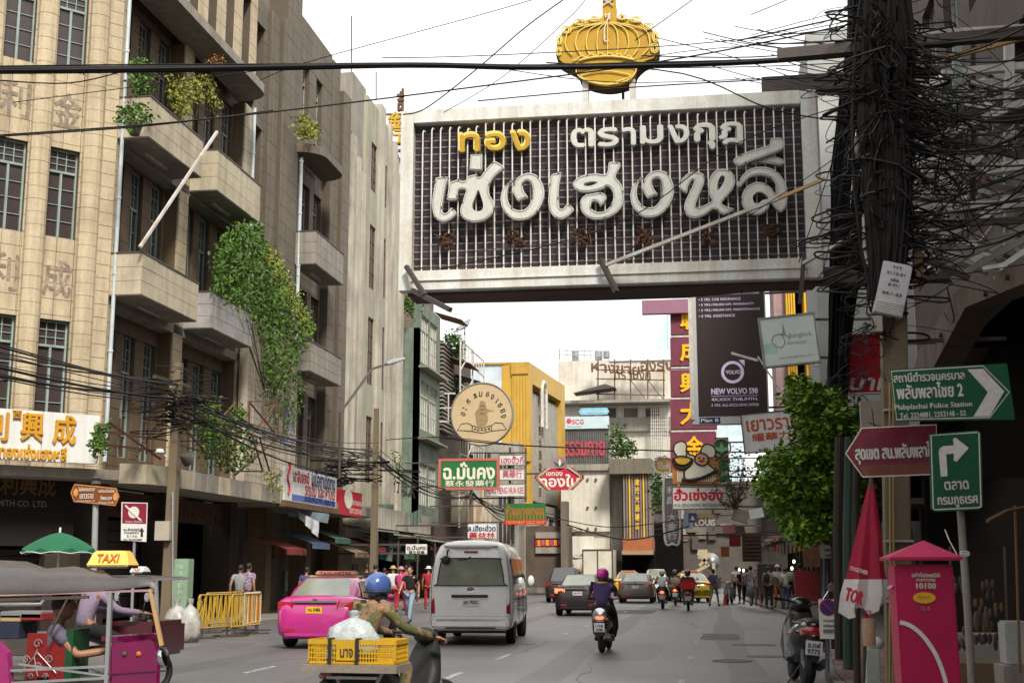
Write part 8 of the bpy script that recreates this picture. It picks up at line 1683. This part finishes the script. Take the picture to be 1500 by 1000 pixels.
mb = MB(); mb.tube([AT(1426, 1040, Y=11.5), AT(1418, 900, Y=11.5), AT(1411, 800, Y=11.5), AT(1400, 640, Y=11.5)], .033, 10); po2 = mb.build('post', mat('grimy_pole_grey', (.2, .18, .16), dirt=.5, rough=.5), t, smooth=True)
for y in (809, 812): mb = MB(); mb.tube([AT(1413 + 7 * math.cos(a), y + 2 * math.sin(a), Y=11.47) for a in [k * .7 for k in range(9)]], .006, 4, closed=True); mb.build('tie', white_b, po2)
mb = MB(); mb.tube([AT(1405, 818, Y=11.45), AT(1390, 790, Y=11.5), AT(1384, 775, Y=11.6)], .005, 4); mb.build('cord', white_b, po2)
# post box
pbx = mat('post_box_red', (.36, .006, .06), rough=.4, dirt=.35, dcol=(.22, .01, .045), bump=0, coat=.0, fine=.03); pb = thing('post_box', 'pink red postal box with pyramid roof and white curved stripe', 'post box', AT(1357, 1150, Y=9)); c = AT(1360, 900, Y=9)
w = .193; z1_ = AT(1355, 826, Y=9).z; mb = MB(); mb.hexa([(c.x - w * .93, 9, .2), (c.x + w * 1.0, 9, .2), (c.x + w * 1.0, 9.36, .2), (c.x - w * .93, 9.36, .2)], [(c.x - w * 1.04, 9, z1_), (c.x + w * .9, 9, z1_), (c.x + w * .9, 9.36, z1_), (c.x - w * 1.04, 9.36, z1_)]); mb.build('body', pbx, pb, bevel=.012)
mb = MB(); a = AT(1302, 820, Y=8.96); b = AT(1409, 820, Y=8.96); z = a.z; ap = AT(1353, 791, Y=9.17)
pts = [(a.x, 8.93, z), (b.x, 8.93, z), (b.x, 9.43, z), (a.x, 9.43, z)]; up_ = [Vector(p) + Vector((0, 0, .02)) for p in pts]
mb.hexa(pts, up_); mb.build('roof_rim', pbx, pb)
for i in range(4): mb = MB(); n_ = (up_[i] + up_[(i + 1) % 4]) / 2 - Vector((ap.x, 9.18, z)); mb.add([up_[i], up_[(i + 1) % 4], Vector((ap.x, 9.18, ap.z + .0))], [(0, 1, 2)]); mb.add([up_[i] - Vector((0, 0, .004)), up_[(i + 1) % 4] - Vector((0, 0, .004)), Vector((ap.x, 9.18, ap.z - .006))], [(0, 2, 1)]); mb.build('roof_panel', pbx, pb)
f = XZ(8.994)
for s, q, b in (('รหัสไปรษณีย์', (1335, 838, 1377, 845), .05), ('POSTCODE', (1342, 847, 1370, 851), .06), ('10100', (1342, 853, 1371, 862), .06)): textpx(f, s, *q, .002, sg_white, pb, bold=b)
e = f.px(1354, 875); mb = MB(); mb.prism(circ(*e, .072, 28, .036), f.at, 0, .003); mb.build('yellow_label', mat('yellow_label', (.6, .33, .02), dirt=.2, bump=0), pb); textpx(f, 'รับประกัน', 1345, 871, 1363, 875, .004, pbx, pb)
textpx(f, 'ป.4', 1349, 887, 1362, 894, .002, mat('scratched_grey', (.35, .2, .22), dirt=.5, bump=0), pb, bold=.05)
arc = [(1318, 911), (1330, 914), (1345, 924), (1360, 941), (1373, 963), (1383, 990), (1390, 1020)]
mb = MB(); Q = spline(arc, 5, False);
for (xa, ya_), (xb, yb_) in zip(Q, Q[1:]):
 d_ = Vector((xb - xa, yb_ - ya_)).normalized(); nx_ = Vector((-d_.y, d_.x)) * 3; mb.add([f.at(*f.px(xa + nx_.x, ya_ + nx_.y), .003), f.at(*f.px(xb + nx_.x, yb_ + nx_.y), .003), f.at(*f.px(xb - nx_.x, yb_ - nx_.y), .003), f.at(*f.px(xa - nx_.x, ya_ - nx_.y), .003)], [(0, 1, 2, 3)])
mb.build('curved_stripe', sg_white, pb)
mb = MB(); q = [AT(1304, 862, Y=9.1), AT(1316, 850, Y=9.1), AT(1316, 863, Y=9.1)]; mb.prism([(v.x, v.z) for v in q], lambda a, b, d: Vector((a, 9.1 + d, b)), 0, .2); mb.build('slot_hood', pbx, pb)
# folded parasol
pr = mat('red_parasol_cloth', (.26, .006, .03), rough=.7, dirt=.3, dcol=(.16, .005, .02), scale=4, bump=.1, bscale=30); ps_ = thing('folded_parasol', 'folded pink red market parasol with white printed hem leaning by the pole', 'parasol', AT(1268, 1000, Y=11))
def ringp(y, x0, x1, n=22, k=.28):
 a = AT(x0, y, Y=11); b = AT(x1, y, Y=11); c = (a + b) / 2; r_ = (b.x - a.x) / 2
 return [c + Vector((r_ * (1 + k * math.sin(i * math.pi * 2 / n * 6)) * math.cos(2 * math.pi * i / n) * .92, r_ * .55 * (1 + k * math.sin(i * math.pi * 2 / n * 6 + 1)) * math.sin(2 * math.pi * i / n), 0)) for i in range(n)]
def rings(rs, nm, m, cl=False):
 mb = MB(); n = len(rs[0]); vs = [v for r_ in rs for v in r_]; fs = [(i * n + j, i * n + (j + 1) % n, (i + 1) * n + (j + 1) % n, (i + 1) * n + j) for i in range(len(rs) - 1) for j in range(n)]; mb.add(vs, [q[::-1] for q in fs]); return mb.build(nm, m, ps_, smooth=60)
R1 = [ringp(700, 1274, 1279, k=0), ringp(740, 1265, 1284), ringp(790, 1254, 1290), ringp(840, 1243, 1294), ringp(848, 1241, 1296)]; rings(R1, 'canopy', pr)
R2 = [ringp(848, 1240, 1297, k=.28), ringp(870, 1236, 1297, k=.35)]; low = ringp(890, 1234, 1290, k=.42)
for i, v in enumerate(low): v.z += .05 * math.sin(i * 1.3) - (.04 if 11 < i < 17 else 0)
rings(R2 + [low], 'hem', mat('white_parasol_hem', (.5, .48, .46), rough=.7, dirt=.2, bump=.1, bscale=30))
f = Frame(AT(1260, 870, Y=10.80), (1, 0, 0), tilt=-16); textpx(f, 'TOR', 1237, 862, 1266, 884, .0, mat('parasol_print', (.4, .02, .05), bump=0, dirt=0), ps_, bold=.09)
f = Frame(AT(1262, 840, Y=10.80), (1, 0, 0), tilt=-16); textpx(f, 'TOGETHER', 1244, 832, 1272, 838, .0, white_b, ps_, bold=.04)
mb = MB(); mb.cyl(AT(1276, 700, Y=11), AT(1262, 1060, Y=11), .017); mb.build('pole', darksteel, ps_)
mb = MB(); mb.lathe([(.05, -.2), (.055, 0), (.045, .02)], AT(1272, 908, Y=10.95), 12); o = mb.build('paper_roll', mat('kraft_paper', (.3, .2, .13), dirt=.3), smooth=True); tag(o, 'brown paper tube printed 52 wedged under the folded parasol', 'tube')
f = XZ(10.89); textpx(f, '52', 1264, 893, 1277, 903, .0, pbx, o, bold=.06).matrix_parent_inverse = Matrix.Identity(4)
# no parking signs
def disc_sign(name, lab, c0, Y, r_, rest, postx, posty, face):
 f = XZ(Y); t = thing(name, lab, 'road sign', AT(postx, posty, Y=Y)); mb = MB(); f.box(mb, *f.rect(*rest), -.02, 0); mb.build('plate', white_b, t)
 c = f.px(*c0)
 mb = MB(); mb.prism(circ(*c, r_, 28), f.at, 0, .004); mb.build('red_ring', red_l, t); mb = MB(); mb.prism(circ(*c, r_ * .84, 28), f.at, .004, .007); mb.build('blue_disc', mat('sign_blue', (.03, .035, .18), bump=0, dirt=.1), t)
 mb = MB(); mb.bar(f.at(c[0] - r_ * .62, c[1] + r_ * .62, .009), f.at(c[0] + r_ * .62, c[1] - r_ * .62, .009), .004, r_ * .16); mb.build('red_bar', red_l, t)
 for s, q in face: textpx(f, s, *q, .002, inkb, t, bold=.04)
 mb = MB(); mb.cyl(AT(postx, rest[3] - 20, Y=Y + .06), AT(postx, posty, Y=Y + .06), .03); mb.build('post', mat('blue_grey_post', (.1, .12, .16)), t)
disc_sign('no_parking_sign', 'torn no parking sign with half hidden disc high on a blue grey post', (1213, 786), 21, .13, (1202, 771, 1217, 817), 1208, 955, [('ตลอด', (1208, 803, 1220, 807)), ('เวลา', (1209, 811, 1220, 815))])
disc_sign('no_parking_sign', 'low no parking sign with red barred disc standing beside the parked scooter', (1213, 889), 18.5, .115, (1200, 877, 1225, 935), 1212, 985, [('ห้ามจอดรถ', (1206, 906, 1223, 910)), ('ยกเว้นรถตู้', (1206, 913, 1223, 919)), ('ขายของ', (1206, 921, 1223, 927))])
# trunks, stand and boxes along the right pavement
for lab, x0, x1, y1, Y, m in (('dark leaning tree trunk beside the low no parking sign', 1222, 1230, 965, 17, mat('dark_bark', (.03, .022, .016), dirt=.5)), ('mossy green painted post behind the folded parasol', 1237, 1243, 980, 15, mat('mossy_post', (.02, .04, .028), dirt=.5)), ('thin brown stake tied against the folded parasol', 1248, 1256, 1010, 13, MATS['dark_bark'])):
 mb = MB(); mb.tube([AT(x0 + 8, 640, Y=Y), AT(x0 + 5, 780, Y=Y), AT(x1, y1, Y=Y)], .06 if Y > 14 else .035, 8); tag(mb.build('tree_trunk' if 'trunk' in lab else 'post', m, smooth=True), lab, 'post')
mb = MB(); q = XZ(12).rect(1270, 950, 1290, 1010); XZ(12).box(mb, q[0], q[1], .1, q[3], -.3, 0); tag(mb.build('pedestal_box', mat('pale_green_box', (.3, .33, .28), dirt=.3), bevel=.01), 'pale green grey pedestal box at the foot of the concrete pole', 'box')
bag('plastic_bag', 'crumpled clear plastic bag on the pale pedestal box', AT(1282, 950, Y=12.1), (.07, .07, .12), bagm, seed=4)
# dark shop at the lower right
st = thing('shoe_stall', 'dim sandal stall with hanging slippers behind the post box', 'stall', (3.8, 17, .1)); f = XZ(17.5)
mb = MB(); f.box(mb, 2.9, 5.2, .1, .45, -.8, 0); mb.build('bench', mat('tan_bench', (.14, .1, .06), dirt=.4), st)
for k in range(26):
 x, y = rnd.uniform(1400, 1470), rnd.uniform(850, 955); p = AT(x, y, Y=17.4 + rnd.uniform(0, .4)); m_ = rnd.choice([rust, darksteel, darksteel, taupe, mat('tan_sandal', (.12, .085, .05))])
 for s in (-1, 1): mb = MB(); mb.ell(p + Vector((s * .035, 0, 0)), .028, .02, .065, 8, 6); mb.build('sandal', m_, st)
for s in (-1, 1): mb = MB(); mb.ell(AT(1438 + s * 7, 910, Y=16.8), .045, .03, .13, 10, 8); mb.build('sandal', mat('cream_slipper', (.07, .055, .04)), st, smooth=True)
for x in (1392, 1472): mb = MB(); mb.cyl(AT(x, 800, Y=17.6), (AT(x, 900, Y=17.6).x, 17.6, .1), .02); mb.build('rack_post', darksteel, st)
mb = MB(); f = XZ(15.5); q = f.rect(1474, 910, 1512, 975); f.box(mb, q[0], q[1], q[2], q[3], -.4, 0); o = mb.build('ice_box', mat('pale_cool_box', (.3, .31, .3), dirt=.3), bevel=.02); tag(o, 'pale cool box standing at the edge of the sandal stall', 'cool box')
mb = MB(); q2 = XZ(15.4).rect(1470, 975, 1520, 992); XZ(15.4).box(mb, q2[0], q2[1], .12, q2[3], -.5, 0); tag(mb.build('box_plinth', conc_l), 'low concrete plinth under the cool box', 'plinth')
mb = MB(); mb.cyl(AT(1487, 740, Y=13), AT(1494, 985, Y=13), .014); mb.tube([AT(1446, 763, Y=12.6), AT(1475, 748, Y=12.8), AT(1505, 742, Y=13)], .018, 6); tag(mb.build('awning_pole', mat('bamboo', (.13, .08, .035), dirt=.4), kind='thing'), 'bamboo awning pole with a green wrapped arm at the right edge', 'pole')
for x0, y0, x1, y1, Y, m in ((1110, 826, 1145, 870, 55, sc_[3]), (1165, 835, 1200, 880, 45, sc_[0]), (1178, 770, 1200, 830, 44, sc_[1])):
 f = XZ(Y); mb = MB(); f.box(mb, *f.rect(x0, y0, x1, y1), -.3, 0); mb.build('shop_board', m, sh)
for x, y, s, m in ((1130, 770, 14, taupe), (1085, 755, 12, conc_l), (1108, 752, 10, white_b), (1068, 775, 9, mat('striped_cloth', (.25, .1, .1))), (1082, 778, 9, taupe)):
 p = AT(x, y, Y=48); k = s * 48 / 1900; mb = MB(); mb.box(-k, k, -.03, .03, -k * .8, k * .8, Matrix.Translation(p) @ Matrix.Rotation(rnd.uniform(-.4, .4), 4, 'Y') @ Matrix.Rotation(-.5, 4, 'X')); mb.build('awning', m, sh)
mb = MB(); p = gp(1062, 886); mb.lathe([(.16, 0), (.16, .02), (.1, .03), (.02, .6)], p, 12); tag(mb.build('traffic_cone', mat('orange_cone', (.5, .09, .03), bump=0)), 'orange traffic cone beside the far parked motorcycle', 'cone')

# ------------------------------------------------------------ left pavement furniture
Yl = 24.5; lp = thing('lamp_post', 'grey pole with a dark finial carrying the brown temple sign', 'lamp post', AT(140, 900, Y=Yl));
mb = MB(); mb.cyl(AT(141, 706, Y=Yl), (AT(140, 850, Y=Yl).x, Yl, .1), .055, .065); mb.build('pole', mat('pole_silver_grey', (.28, .28, .28), rough=.5), lp, smooth=True)
mb = MB(); mb.lathe([(.05, -.1), (.1, -.06), (.06, 0), (.09, .05), (.03, .1), (.01, .2)], AT(141, 704, Y=Yl), 14); mb.build('finial', darksteel, lp, smooth=True)
f = XZ(Yl - .1); t = thing('temple_direction_sign', 'brown six sided direction sign with orange border and white Thai lines', 'road sign', f.at(f.px(140, 722)[0], 3)); P = [(103, 721), (109, 708), (140, 711), (170, 714), (175, 727), (169, 741), (140, 738), (108, 735)]
flatpoly(f, P, -.02, mat('sign_brown', (.17, .05, .015), rough=.4, bump=0), t, 'plate', .02); mb = MB(); ringline(mb, [f.px(*p) for p in P][::-1], .015, f, .003, .01); mb.build('border_line', mat('sign_orange', (.5, .22, .06), bump=0), t)
ft = Frame(f.O, (1, 0, 0));
for s, q in (('วัดมังกรกมลาวาส', (115, 713, 139, 719)), ('เยาวราช', (117, 723, 137, 730)), ('Leng Noei Yi', (114, 732, 139, 735)), ('วงเวียนโอเดียน', (144, 716, 168, 721)), ('สี่พระยา', (147, 725, 164, 732)), ('Odeon Circle', (144, 734, 167, 737))): textpx(f, s, *q, .002, sg_white, t, bold=.03)
for c_ in ((111, 721), (169, 727)): mb = MB(); mb.prism(circ(*f.px(*c_), .05, 12, .08), f.at, 0, .004); mb.build('emblem', mat('sign_orange', (0, 0, 0)), t)
f = XZ(25.5); t = thing('police_station_sign', 'dark red and white police station board with round emblem and black arrow', 'road sign', f.at(f.px(196, 790)[0], .1)); flatpoly(f, [(178, 735), (216, 736), (214, 793), (177, 791)], -.02, white_b, t, 'plate', .02); flatpoly(f, [(179.5, 736.5), (215, 737), (214, 767), (179, 766)], .0, mat('dark_red_print', (.2, .01, .03), bump=0), t, 'red_panel', .003)
mb = MB(); mb.prism(circ(*f.px(196, 750), .12, 20), f.at, .003, .006); mb.bar(f.at(*f.px(184, 740), .006), f.at(*f.px(207, 762), .006), .03); mb.build('emblem', sg_white, t); textpx(f, 'Police Station', 184, 762, 209, 765, .005, sg_white, t)
for s, q in (('สน.จักรวรรดิ', (181, 773, 204, 777)), ('ปากคลองตลาด', (182, 778, 203, 781)), ('2.1 กม.', (186, 783, 202, 786)), ('โทร. 02-2226888', (181, 788, 208, 791))): textpx(f, s, *q, .002, inkb, t, bold=.03)
flatpoly(f, [(206, 786), (206, 778), (203.5, 778), (207.5, 772), (211.5, 778), (209.5, 778), (209.5, 786)], .001, blk, t, 'arrow')
mb = MB(); mb.cyl(AT(197, 792, Y=25.55), (AT(196, 850, Y=25.55).x, 25.55, .1), .03); mb.build('post', steel, t)
# green market umbrella
ug = mat('green_umbrella_cloth', (.01, .11, .05), rough=.7, dirt=.2); Yu = 21; t = thing('market_umbrella', 'dark green market umbrella with pale scalloped rim over the left stall', 'umbrella', AT(88, 900, Y=Yu)); c = AT(88, 779, Y=Yu); R_ = (AT(133, 805, Y=Yu).x - AT(34, 805, Y=Yu).x) / 2; hz = c.z - AT(88, 803, Y=Yu).z
for k in range(8):
 a0, a1 = math.pi * k / 4, math.pi * (k + 1) / 4; mb = MB(); vs = [];
 for i in range(5):
  r_ = R_ * i / 4; z = c.z - hz * (i / 4) ** 1.4
  for j in range(4): a = a0 + (a1 - a0) * j / 3; rr2 = r_ * (1 - .04 * math.sin(math.pi * j / 3) * i / 4); vs.append((c.x + rr2 * math.cos(a), c.y + rr2 * math.sin(a), z - .05 * math.sin(math.pi * j / 3) * (i == 4)))
 for j in range(4): a = a0 + (a1 - a0) * j / 3; vs.append((c.x + R_ * math.cos(a), c.y + R_ * math.sin(a), c.z - hz - .09 + .03 * math.sin(math.pi * j / 3)))
 mb.add(vs, [(i * 4 + j, i * 4 + j + 1, (i + 1) * 4 + j + 1, (i + 1) * 4 + j) for i in range(5) for j in range(3)]); mb.build('umbrella_panel', ug, t)
 mb = MB(); mb.tube([vs[20], vs[21], vs[22], vs[23]], .008, 4); mb.build('piping', white_b, t)
mb = MB(); mb.cyl(c + Vector((0, 0, .08)), (c.x, c.y, .1), .018); mb.build('pole', white_b, t)
# left stall under it
t = thing('street_stall', 'crowded food stall glimpsed between tuk-tuk roof and umbrella', 'stall', AT(40, 900, Y=20)); f = XZ(20)
for q, m in (((0, 895, 60, 905), steel), ((-20, 910, 28, 935), navy := mat('navy_crate', (.02, .025, .05))), ((0, 900, 30, 910), mat('bread_tan', (.4, .28, .14))), ((30, 898, 62, 908), mat('red_cloth', (.25, .02, .02))), ((-40, 935, 70, 960), darksteel)): mb = MB(); f.box(mb, *f.rect(*q), -.6, 0); mb.build('stall_box', m, t, bevel=.01)
mb = MB(); mb.tube([f.at(*f.px(0, 885)), f.at(*f.px(60, 884)), f.at(*f.px(66, 875))], .03, 8); mb.build('chrome_rail', chrome, t)
# green cabinet
f = XZ(29.8); t = thing('green_cabinet', 'tall pale green cabinet with faint letters by the concrete pole', 'cabinet', f.at(f.px(265, 880)[0], .1)); q = f.rect(254, 818, 275, 882); mb = MB(); f.box(mb, q[0], q[1], .12, q[3], -.35, 0); mb.build('case', mat('pale_green_cabinet', (.2, .3, .2), dirt=.3), t, bevel=.015)
for k, ch in enumerate('WATER'): textpx(f, ch, 261, 827 + k * 9, 269, 834 + k * 9, .002, mat('faded_cream_letter', (.42, .46, .36), bump=0), t, bold=.05)
# crowd barriers
yb_ = mat('yellow_barrier_paint', (.4, .25, .03), rough=.5, dirt=.4, dcol=(.2, .1, .02), scale=8); wb2 = mat('white_barrier_paint', (.5, .5, .48), rough=.5, dirt=.3); rb2 = mat('red_barrier_paint', (.35, .03, .03), rough=.5, dirt=.3)
def barrier(lab, A, B, m, m2, n, zig=False):
 t = thing('crowd_barrier', lab, 'barrier', A); A = Vector(A); B = Vector(B); z0, z1 = .25, 1.02
 mb = MB(); mb.tube([A + Vector((0, 0, z0)), A + Vector((0, 0, z1 - .06)), A.lerp(B, .03) + Vector((0, 0, z1)), A.lerp(B, .97) + Vector((0, 0, z1)), B + Vector((0, 0, z1 - .06)), B + Vector((0, 0, z0))], .024, 6, closed=True); mb.build('frame', m, t)
 for i in range(1, n):
  mb = MB(); p = A.lerp(B, i / n); k = (.5 / n if zig and i % 2 else (-.5 / n if zig else 0)); mb.bar(p + (B - A) * k + Vector((0, 0, z0)), p - (B - A) * k + Vector((0, 0, z1)), .03); mb.build('bar', m2 if i % 2 and not zig else m, t)
 for f_ in (.12, .88): p = A.lerp(B, f_); mb = MB(); mb.bar(p + Vector((-.25, -.3, .02)), p + Vector((.25, .3, .02)), .04); mb.bar(p + Vector((0, 0, .02)), p + Vector((0, 0, z0)), .04); mb.build('foot', darksteel, t)
def GP(x, y, z=0): return AT(x, y, Z=z)
barrier('wide yellow steel barrier with criss crossed bars beside the rubbish bags', GP(289, 936), GP(338, 931), yb_, yb_, 13, True)
barrier('yellow barrier overlapping the criss crossed one before the couple', GP(338, 933), GP(379, 928), yb_, yb_, 10)
barrier('white and red barred barrier at the far end of the yellow ones', GP(356, 928), GP(380, 923), wb2, rb2, 8)
barrier('yellow barrier standing just behind the criss crossed one', GP(300, 928), GP(350, 923), yb_, yb_, 9)
clearb = mat('clear_rubbish_bag', (.34, .34, .33), rough=.3, dirt=.7, dcol=(.2, .15, .09), scale=5, bump=.5, bscale=15)
t = thing('rubbish_bag_stand', 'black hoop stand holding two clear rubbish bags by the pole', 'bag stand', GP(265, 941))
for x in (248, 262, 284): mb = MB(); mb.tube([GP(x - 5, 941), GP(x + 3, 938) + Vector((0, 0, .5)), GP(x + 12, 938) + Vector((0, 0, .95))], .014, 6); mb.build('hoop_leg', darksteel, t)
for i, (x, s) in enumerate(((257, .27), (277, .25))):
 q = bag('rubbish_bag', ('clear rubbish bag with brown waste, nearer the concrete pole' if not i else 'clear rubbish bag nearer the yellow barriers with blue label'), GP(x, 940), (s, .25, .86), clearb, seed=i + 2)
f = XZ(30.6); mb = MB(); f.box(mb, *f.rect(265, 888, 272, 905), 0, .01); tag(mb.build('bag_label', mat('blue_print', (.06, .07, .3), bump=0)), 'small blue label hanging on the rubbish bags', 'label'); mb = MB(); f.box(mb, *f.rect(289, 880, 297, 902), 0, .01); tag(mb.build('bag_label', mat('yellow_print', (.5, .4, .03), bump=0)), 'small yellow label on the end of the barrier', 'label')
# cloths and boards under the left canopies
def hang(lab, P, Y, m, cat='cloth'):
 f = XZ(Y); mb = MB(); n = 12; vs = []; (xa, ya_), (xb, yb_), (xc, yc), (xd, yd) = P
 for j in range(9):
  for i in range(n + 1):
   u_, v_ = i / n, j / 8; x = (xa + (xb - xa) * u_) * (1 - v_) + (xd + (xc - xd) * u_) * v_; y = (ya_ + (yb_ - ya_) * u_) * (1 - v_) + (yd + (yc - yd) * u_) * v_; vs.append(f.at(*f.px(x, y), .07 * math.sin(u_ * 17 + v_ * 2) * (.3 + v_)))
 mb.add(vs, [((j + 1) * (n + 1) + i, (j + 1) * (n + 1) + i + 1, j * (n + 1) + i + 1, j * (n + 1) + i) for j in range(8) for i in range(n)]); o = mb.build('hanging_cloth', m, smooth='all'); tag(o, lab, cat)
gcl = mat('grey_green_netting', (.1, .14, .12), dirt=.5, streak=.4, rough=.9)
hang('long grey green netting curtain hanging below the canopies', [(549, 738), (577, 738), (575, 822), (547, 817)], 58, gcl)
hang('short green cloth hanging past the netting curtain', [(600, 752), (616, 745), (617, 765), (602, 772)], 60, gcl)
hang('pale printed banner sagging under the blue tarpaulin', [(436, 748), (467, 764), (466, 788), (440, 760)], 44, mat('pale_banner', (.42, .44, .47), dirt=.7, dcol=(.25, .2, .25), scale=5))
hang('grey blue tarpaulin drooping under the banner board', [(420, 745), (482, 752), (480, 766), (424, 756)], 44.5, mat('blue_grey_tarp', (.15, .19, .22), dirt=.4))
# dim goods, lights and posters inside the left arcade
la_ = thing('left_arcade_goods', 'dim shop shelves, posters and goods deep under the left canopy', 'shop goods', (-16, 50, .1))
for k in range(46):
 y = rnd.uniform(43, 84); z = rnd.uniform(.3, 2.8); X = -16.6 if y < 54 else -15.9; w, h = rnd.uniform(.3, 1.3), rnd.uniform(.3, 1.2)
 mb = MB(); ST(X).box(mb, y, y + w, z, z + h, -.1, rnd.uniform(.05, .3)); mb.build('goods', rnd.choice([rust, darksteel, taupe, conc, sc_[0], sc_[1], sc_[5], teal, darksteel, dark]), la_)
for lab, X, y, z, w, h, m in (('small posters on the dim wall behind the taxi', -15.6, 54.6, 1.2, 1.6, 1.3, conc), ('tall pale poster on a shop pillar', -15.4, 58, .6, .8, 2, conc_l)):
 mb = MB(); ST(X).box(mb, y, y + w, z, z + h, 0, .03); tag(mb.build('poster', m), lab, 'poster')
# road wear: repaired patches, tar seams and drain covers, each a thin sheet on the asphalt
pt = mat('asphalt_patch', (.095, .092, .092), rough=.75, dirt=.5, dcol=(.045, .043, .043), scale=1.5, bump=.4, bscale=60); tar = mat('tar_seam', (.03, .029, .029), rough=.4, dirt=.2, bump=0); damp = mat('oil_stained_asphalt', (.075, .072, .07), rough=.45, dirt=.6, dcol=(.1, .098, .098), scale=1.2, bump=.2, bscale=90)
wr_ = bpy.data.objects.new('road_wear', None); COL.objects.link(wr_); struct(wr_)
for k, (x, y, w, l) in enumerate(((-1.6, 27, 1.1, 5.5), (.2, 33, .9, 3.2), (-5.9, 24, 1.2, 2.6), (.75, 20.3, .5, 1.1), (-8.6, 33, 1.0, 6), (-3, 52, 1.6, 5), (1.2, 39, .8, 4), (.9, 29.5, .9, .8), (-10.5, 27, 1.1, 3))):
 n_ = 14; P = [(x + w / 2 * (1 if math.cos(a) > 0 else -1) * abs(math.cos(a)) ** .35 + rnd.uniform(-.04, .04), y + l / 2 * (1 if math.sin(a) > 0 else -1) * abs(math.sin(a)) ** .35 + rnd.uniform(-.05, .05)) for a in [2 * math.pi * i / n_ + .1 for i in range(n_)]]
 mb = MB(); mb.prism(P, lambda a, b, d: Vector((a, b, d)), .0, .0035 if k % 2 else .0025); mb.build('road_patch', pt if k % 3 else damp, wr_)
for k in range(8):
 x, y = rnd.uniform(-10, 1), rnd.uniform(19, 60); pts = [(x, y)]
 for j in range(7): x += rnd.gauss(0, .18); y += rnd.uniform(.3, 1.0); pts.append((x, y))
 mb = MB(); mb.tube([Vector((a, b, -.008)) for a, b in spline(pts, 3, False)], .013, 4); mb.build('tar_seam', tar, wr_)
for x in (-8.7, -5.9, -2.6, .5):
 mb = MB(); P = [(x - .35 + .12 * math.sin(i * .9), 14 + i * 4) for i in range(16)] + [(x + .3 + .1 * math.sin(i * 1.3), 14 + i * 4) for i in range(15, -1, -1)]; mb.prism(P, lambda a, b, d: Vector((a, b, d)), 0, .0012); mb.build('tyre_worn_strip', mat('tyre_worn_asphalt', (.085, .083, .083), rough=.5, dirt=.6, dcol=(.1, .098, .098), scale=.8, bump=.3, bscale=90), wr_)
for x, y in ((-6.3, 31.5), (1.0, 25.6)): mb = MB(); mb.lathe([(.0, .006), (.33, .006), (.34, .004), (.38, .004), (.38, 0)], (x, y, 0), 24); mb.build('drain_cover', darksteel, wr_)
bpy.data.scenes.remove(_ts)
print('objects', len(bpy.data.objects), 'tris', sum(sum(len(p.vertices) - 2 for p in m.polygons) for m in bpy.data.meshes))
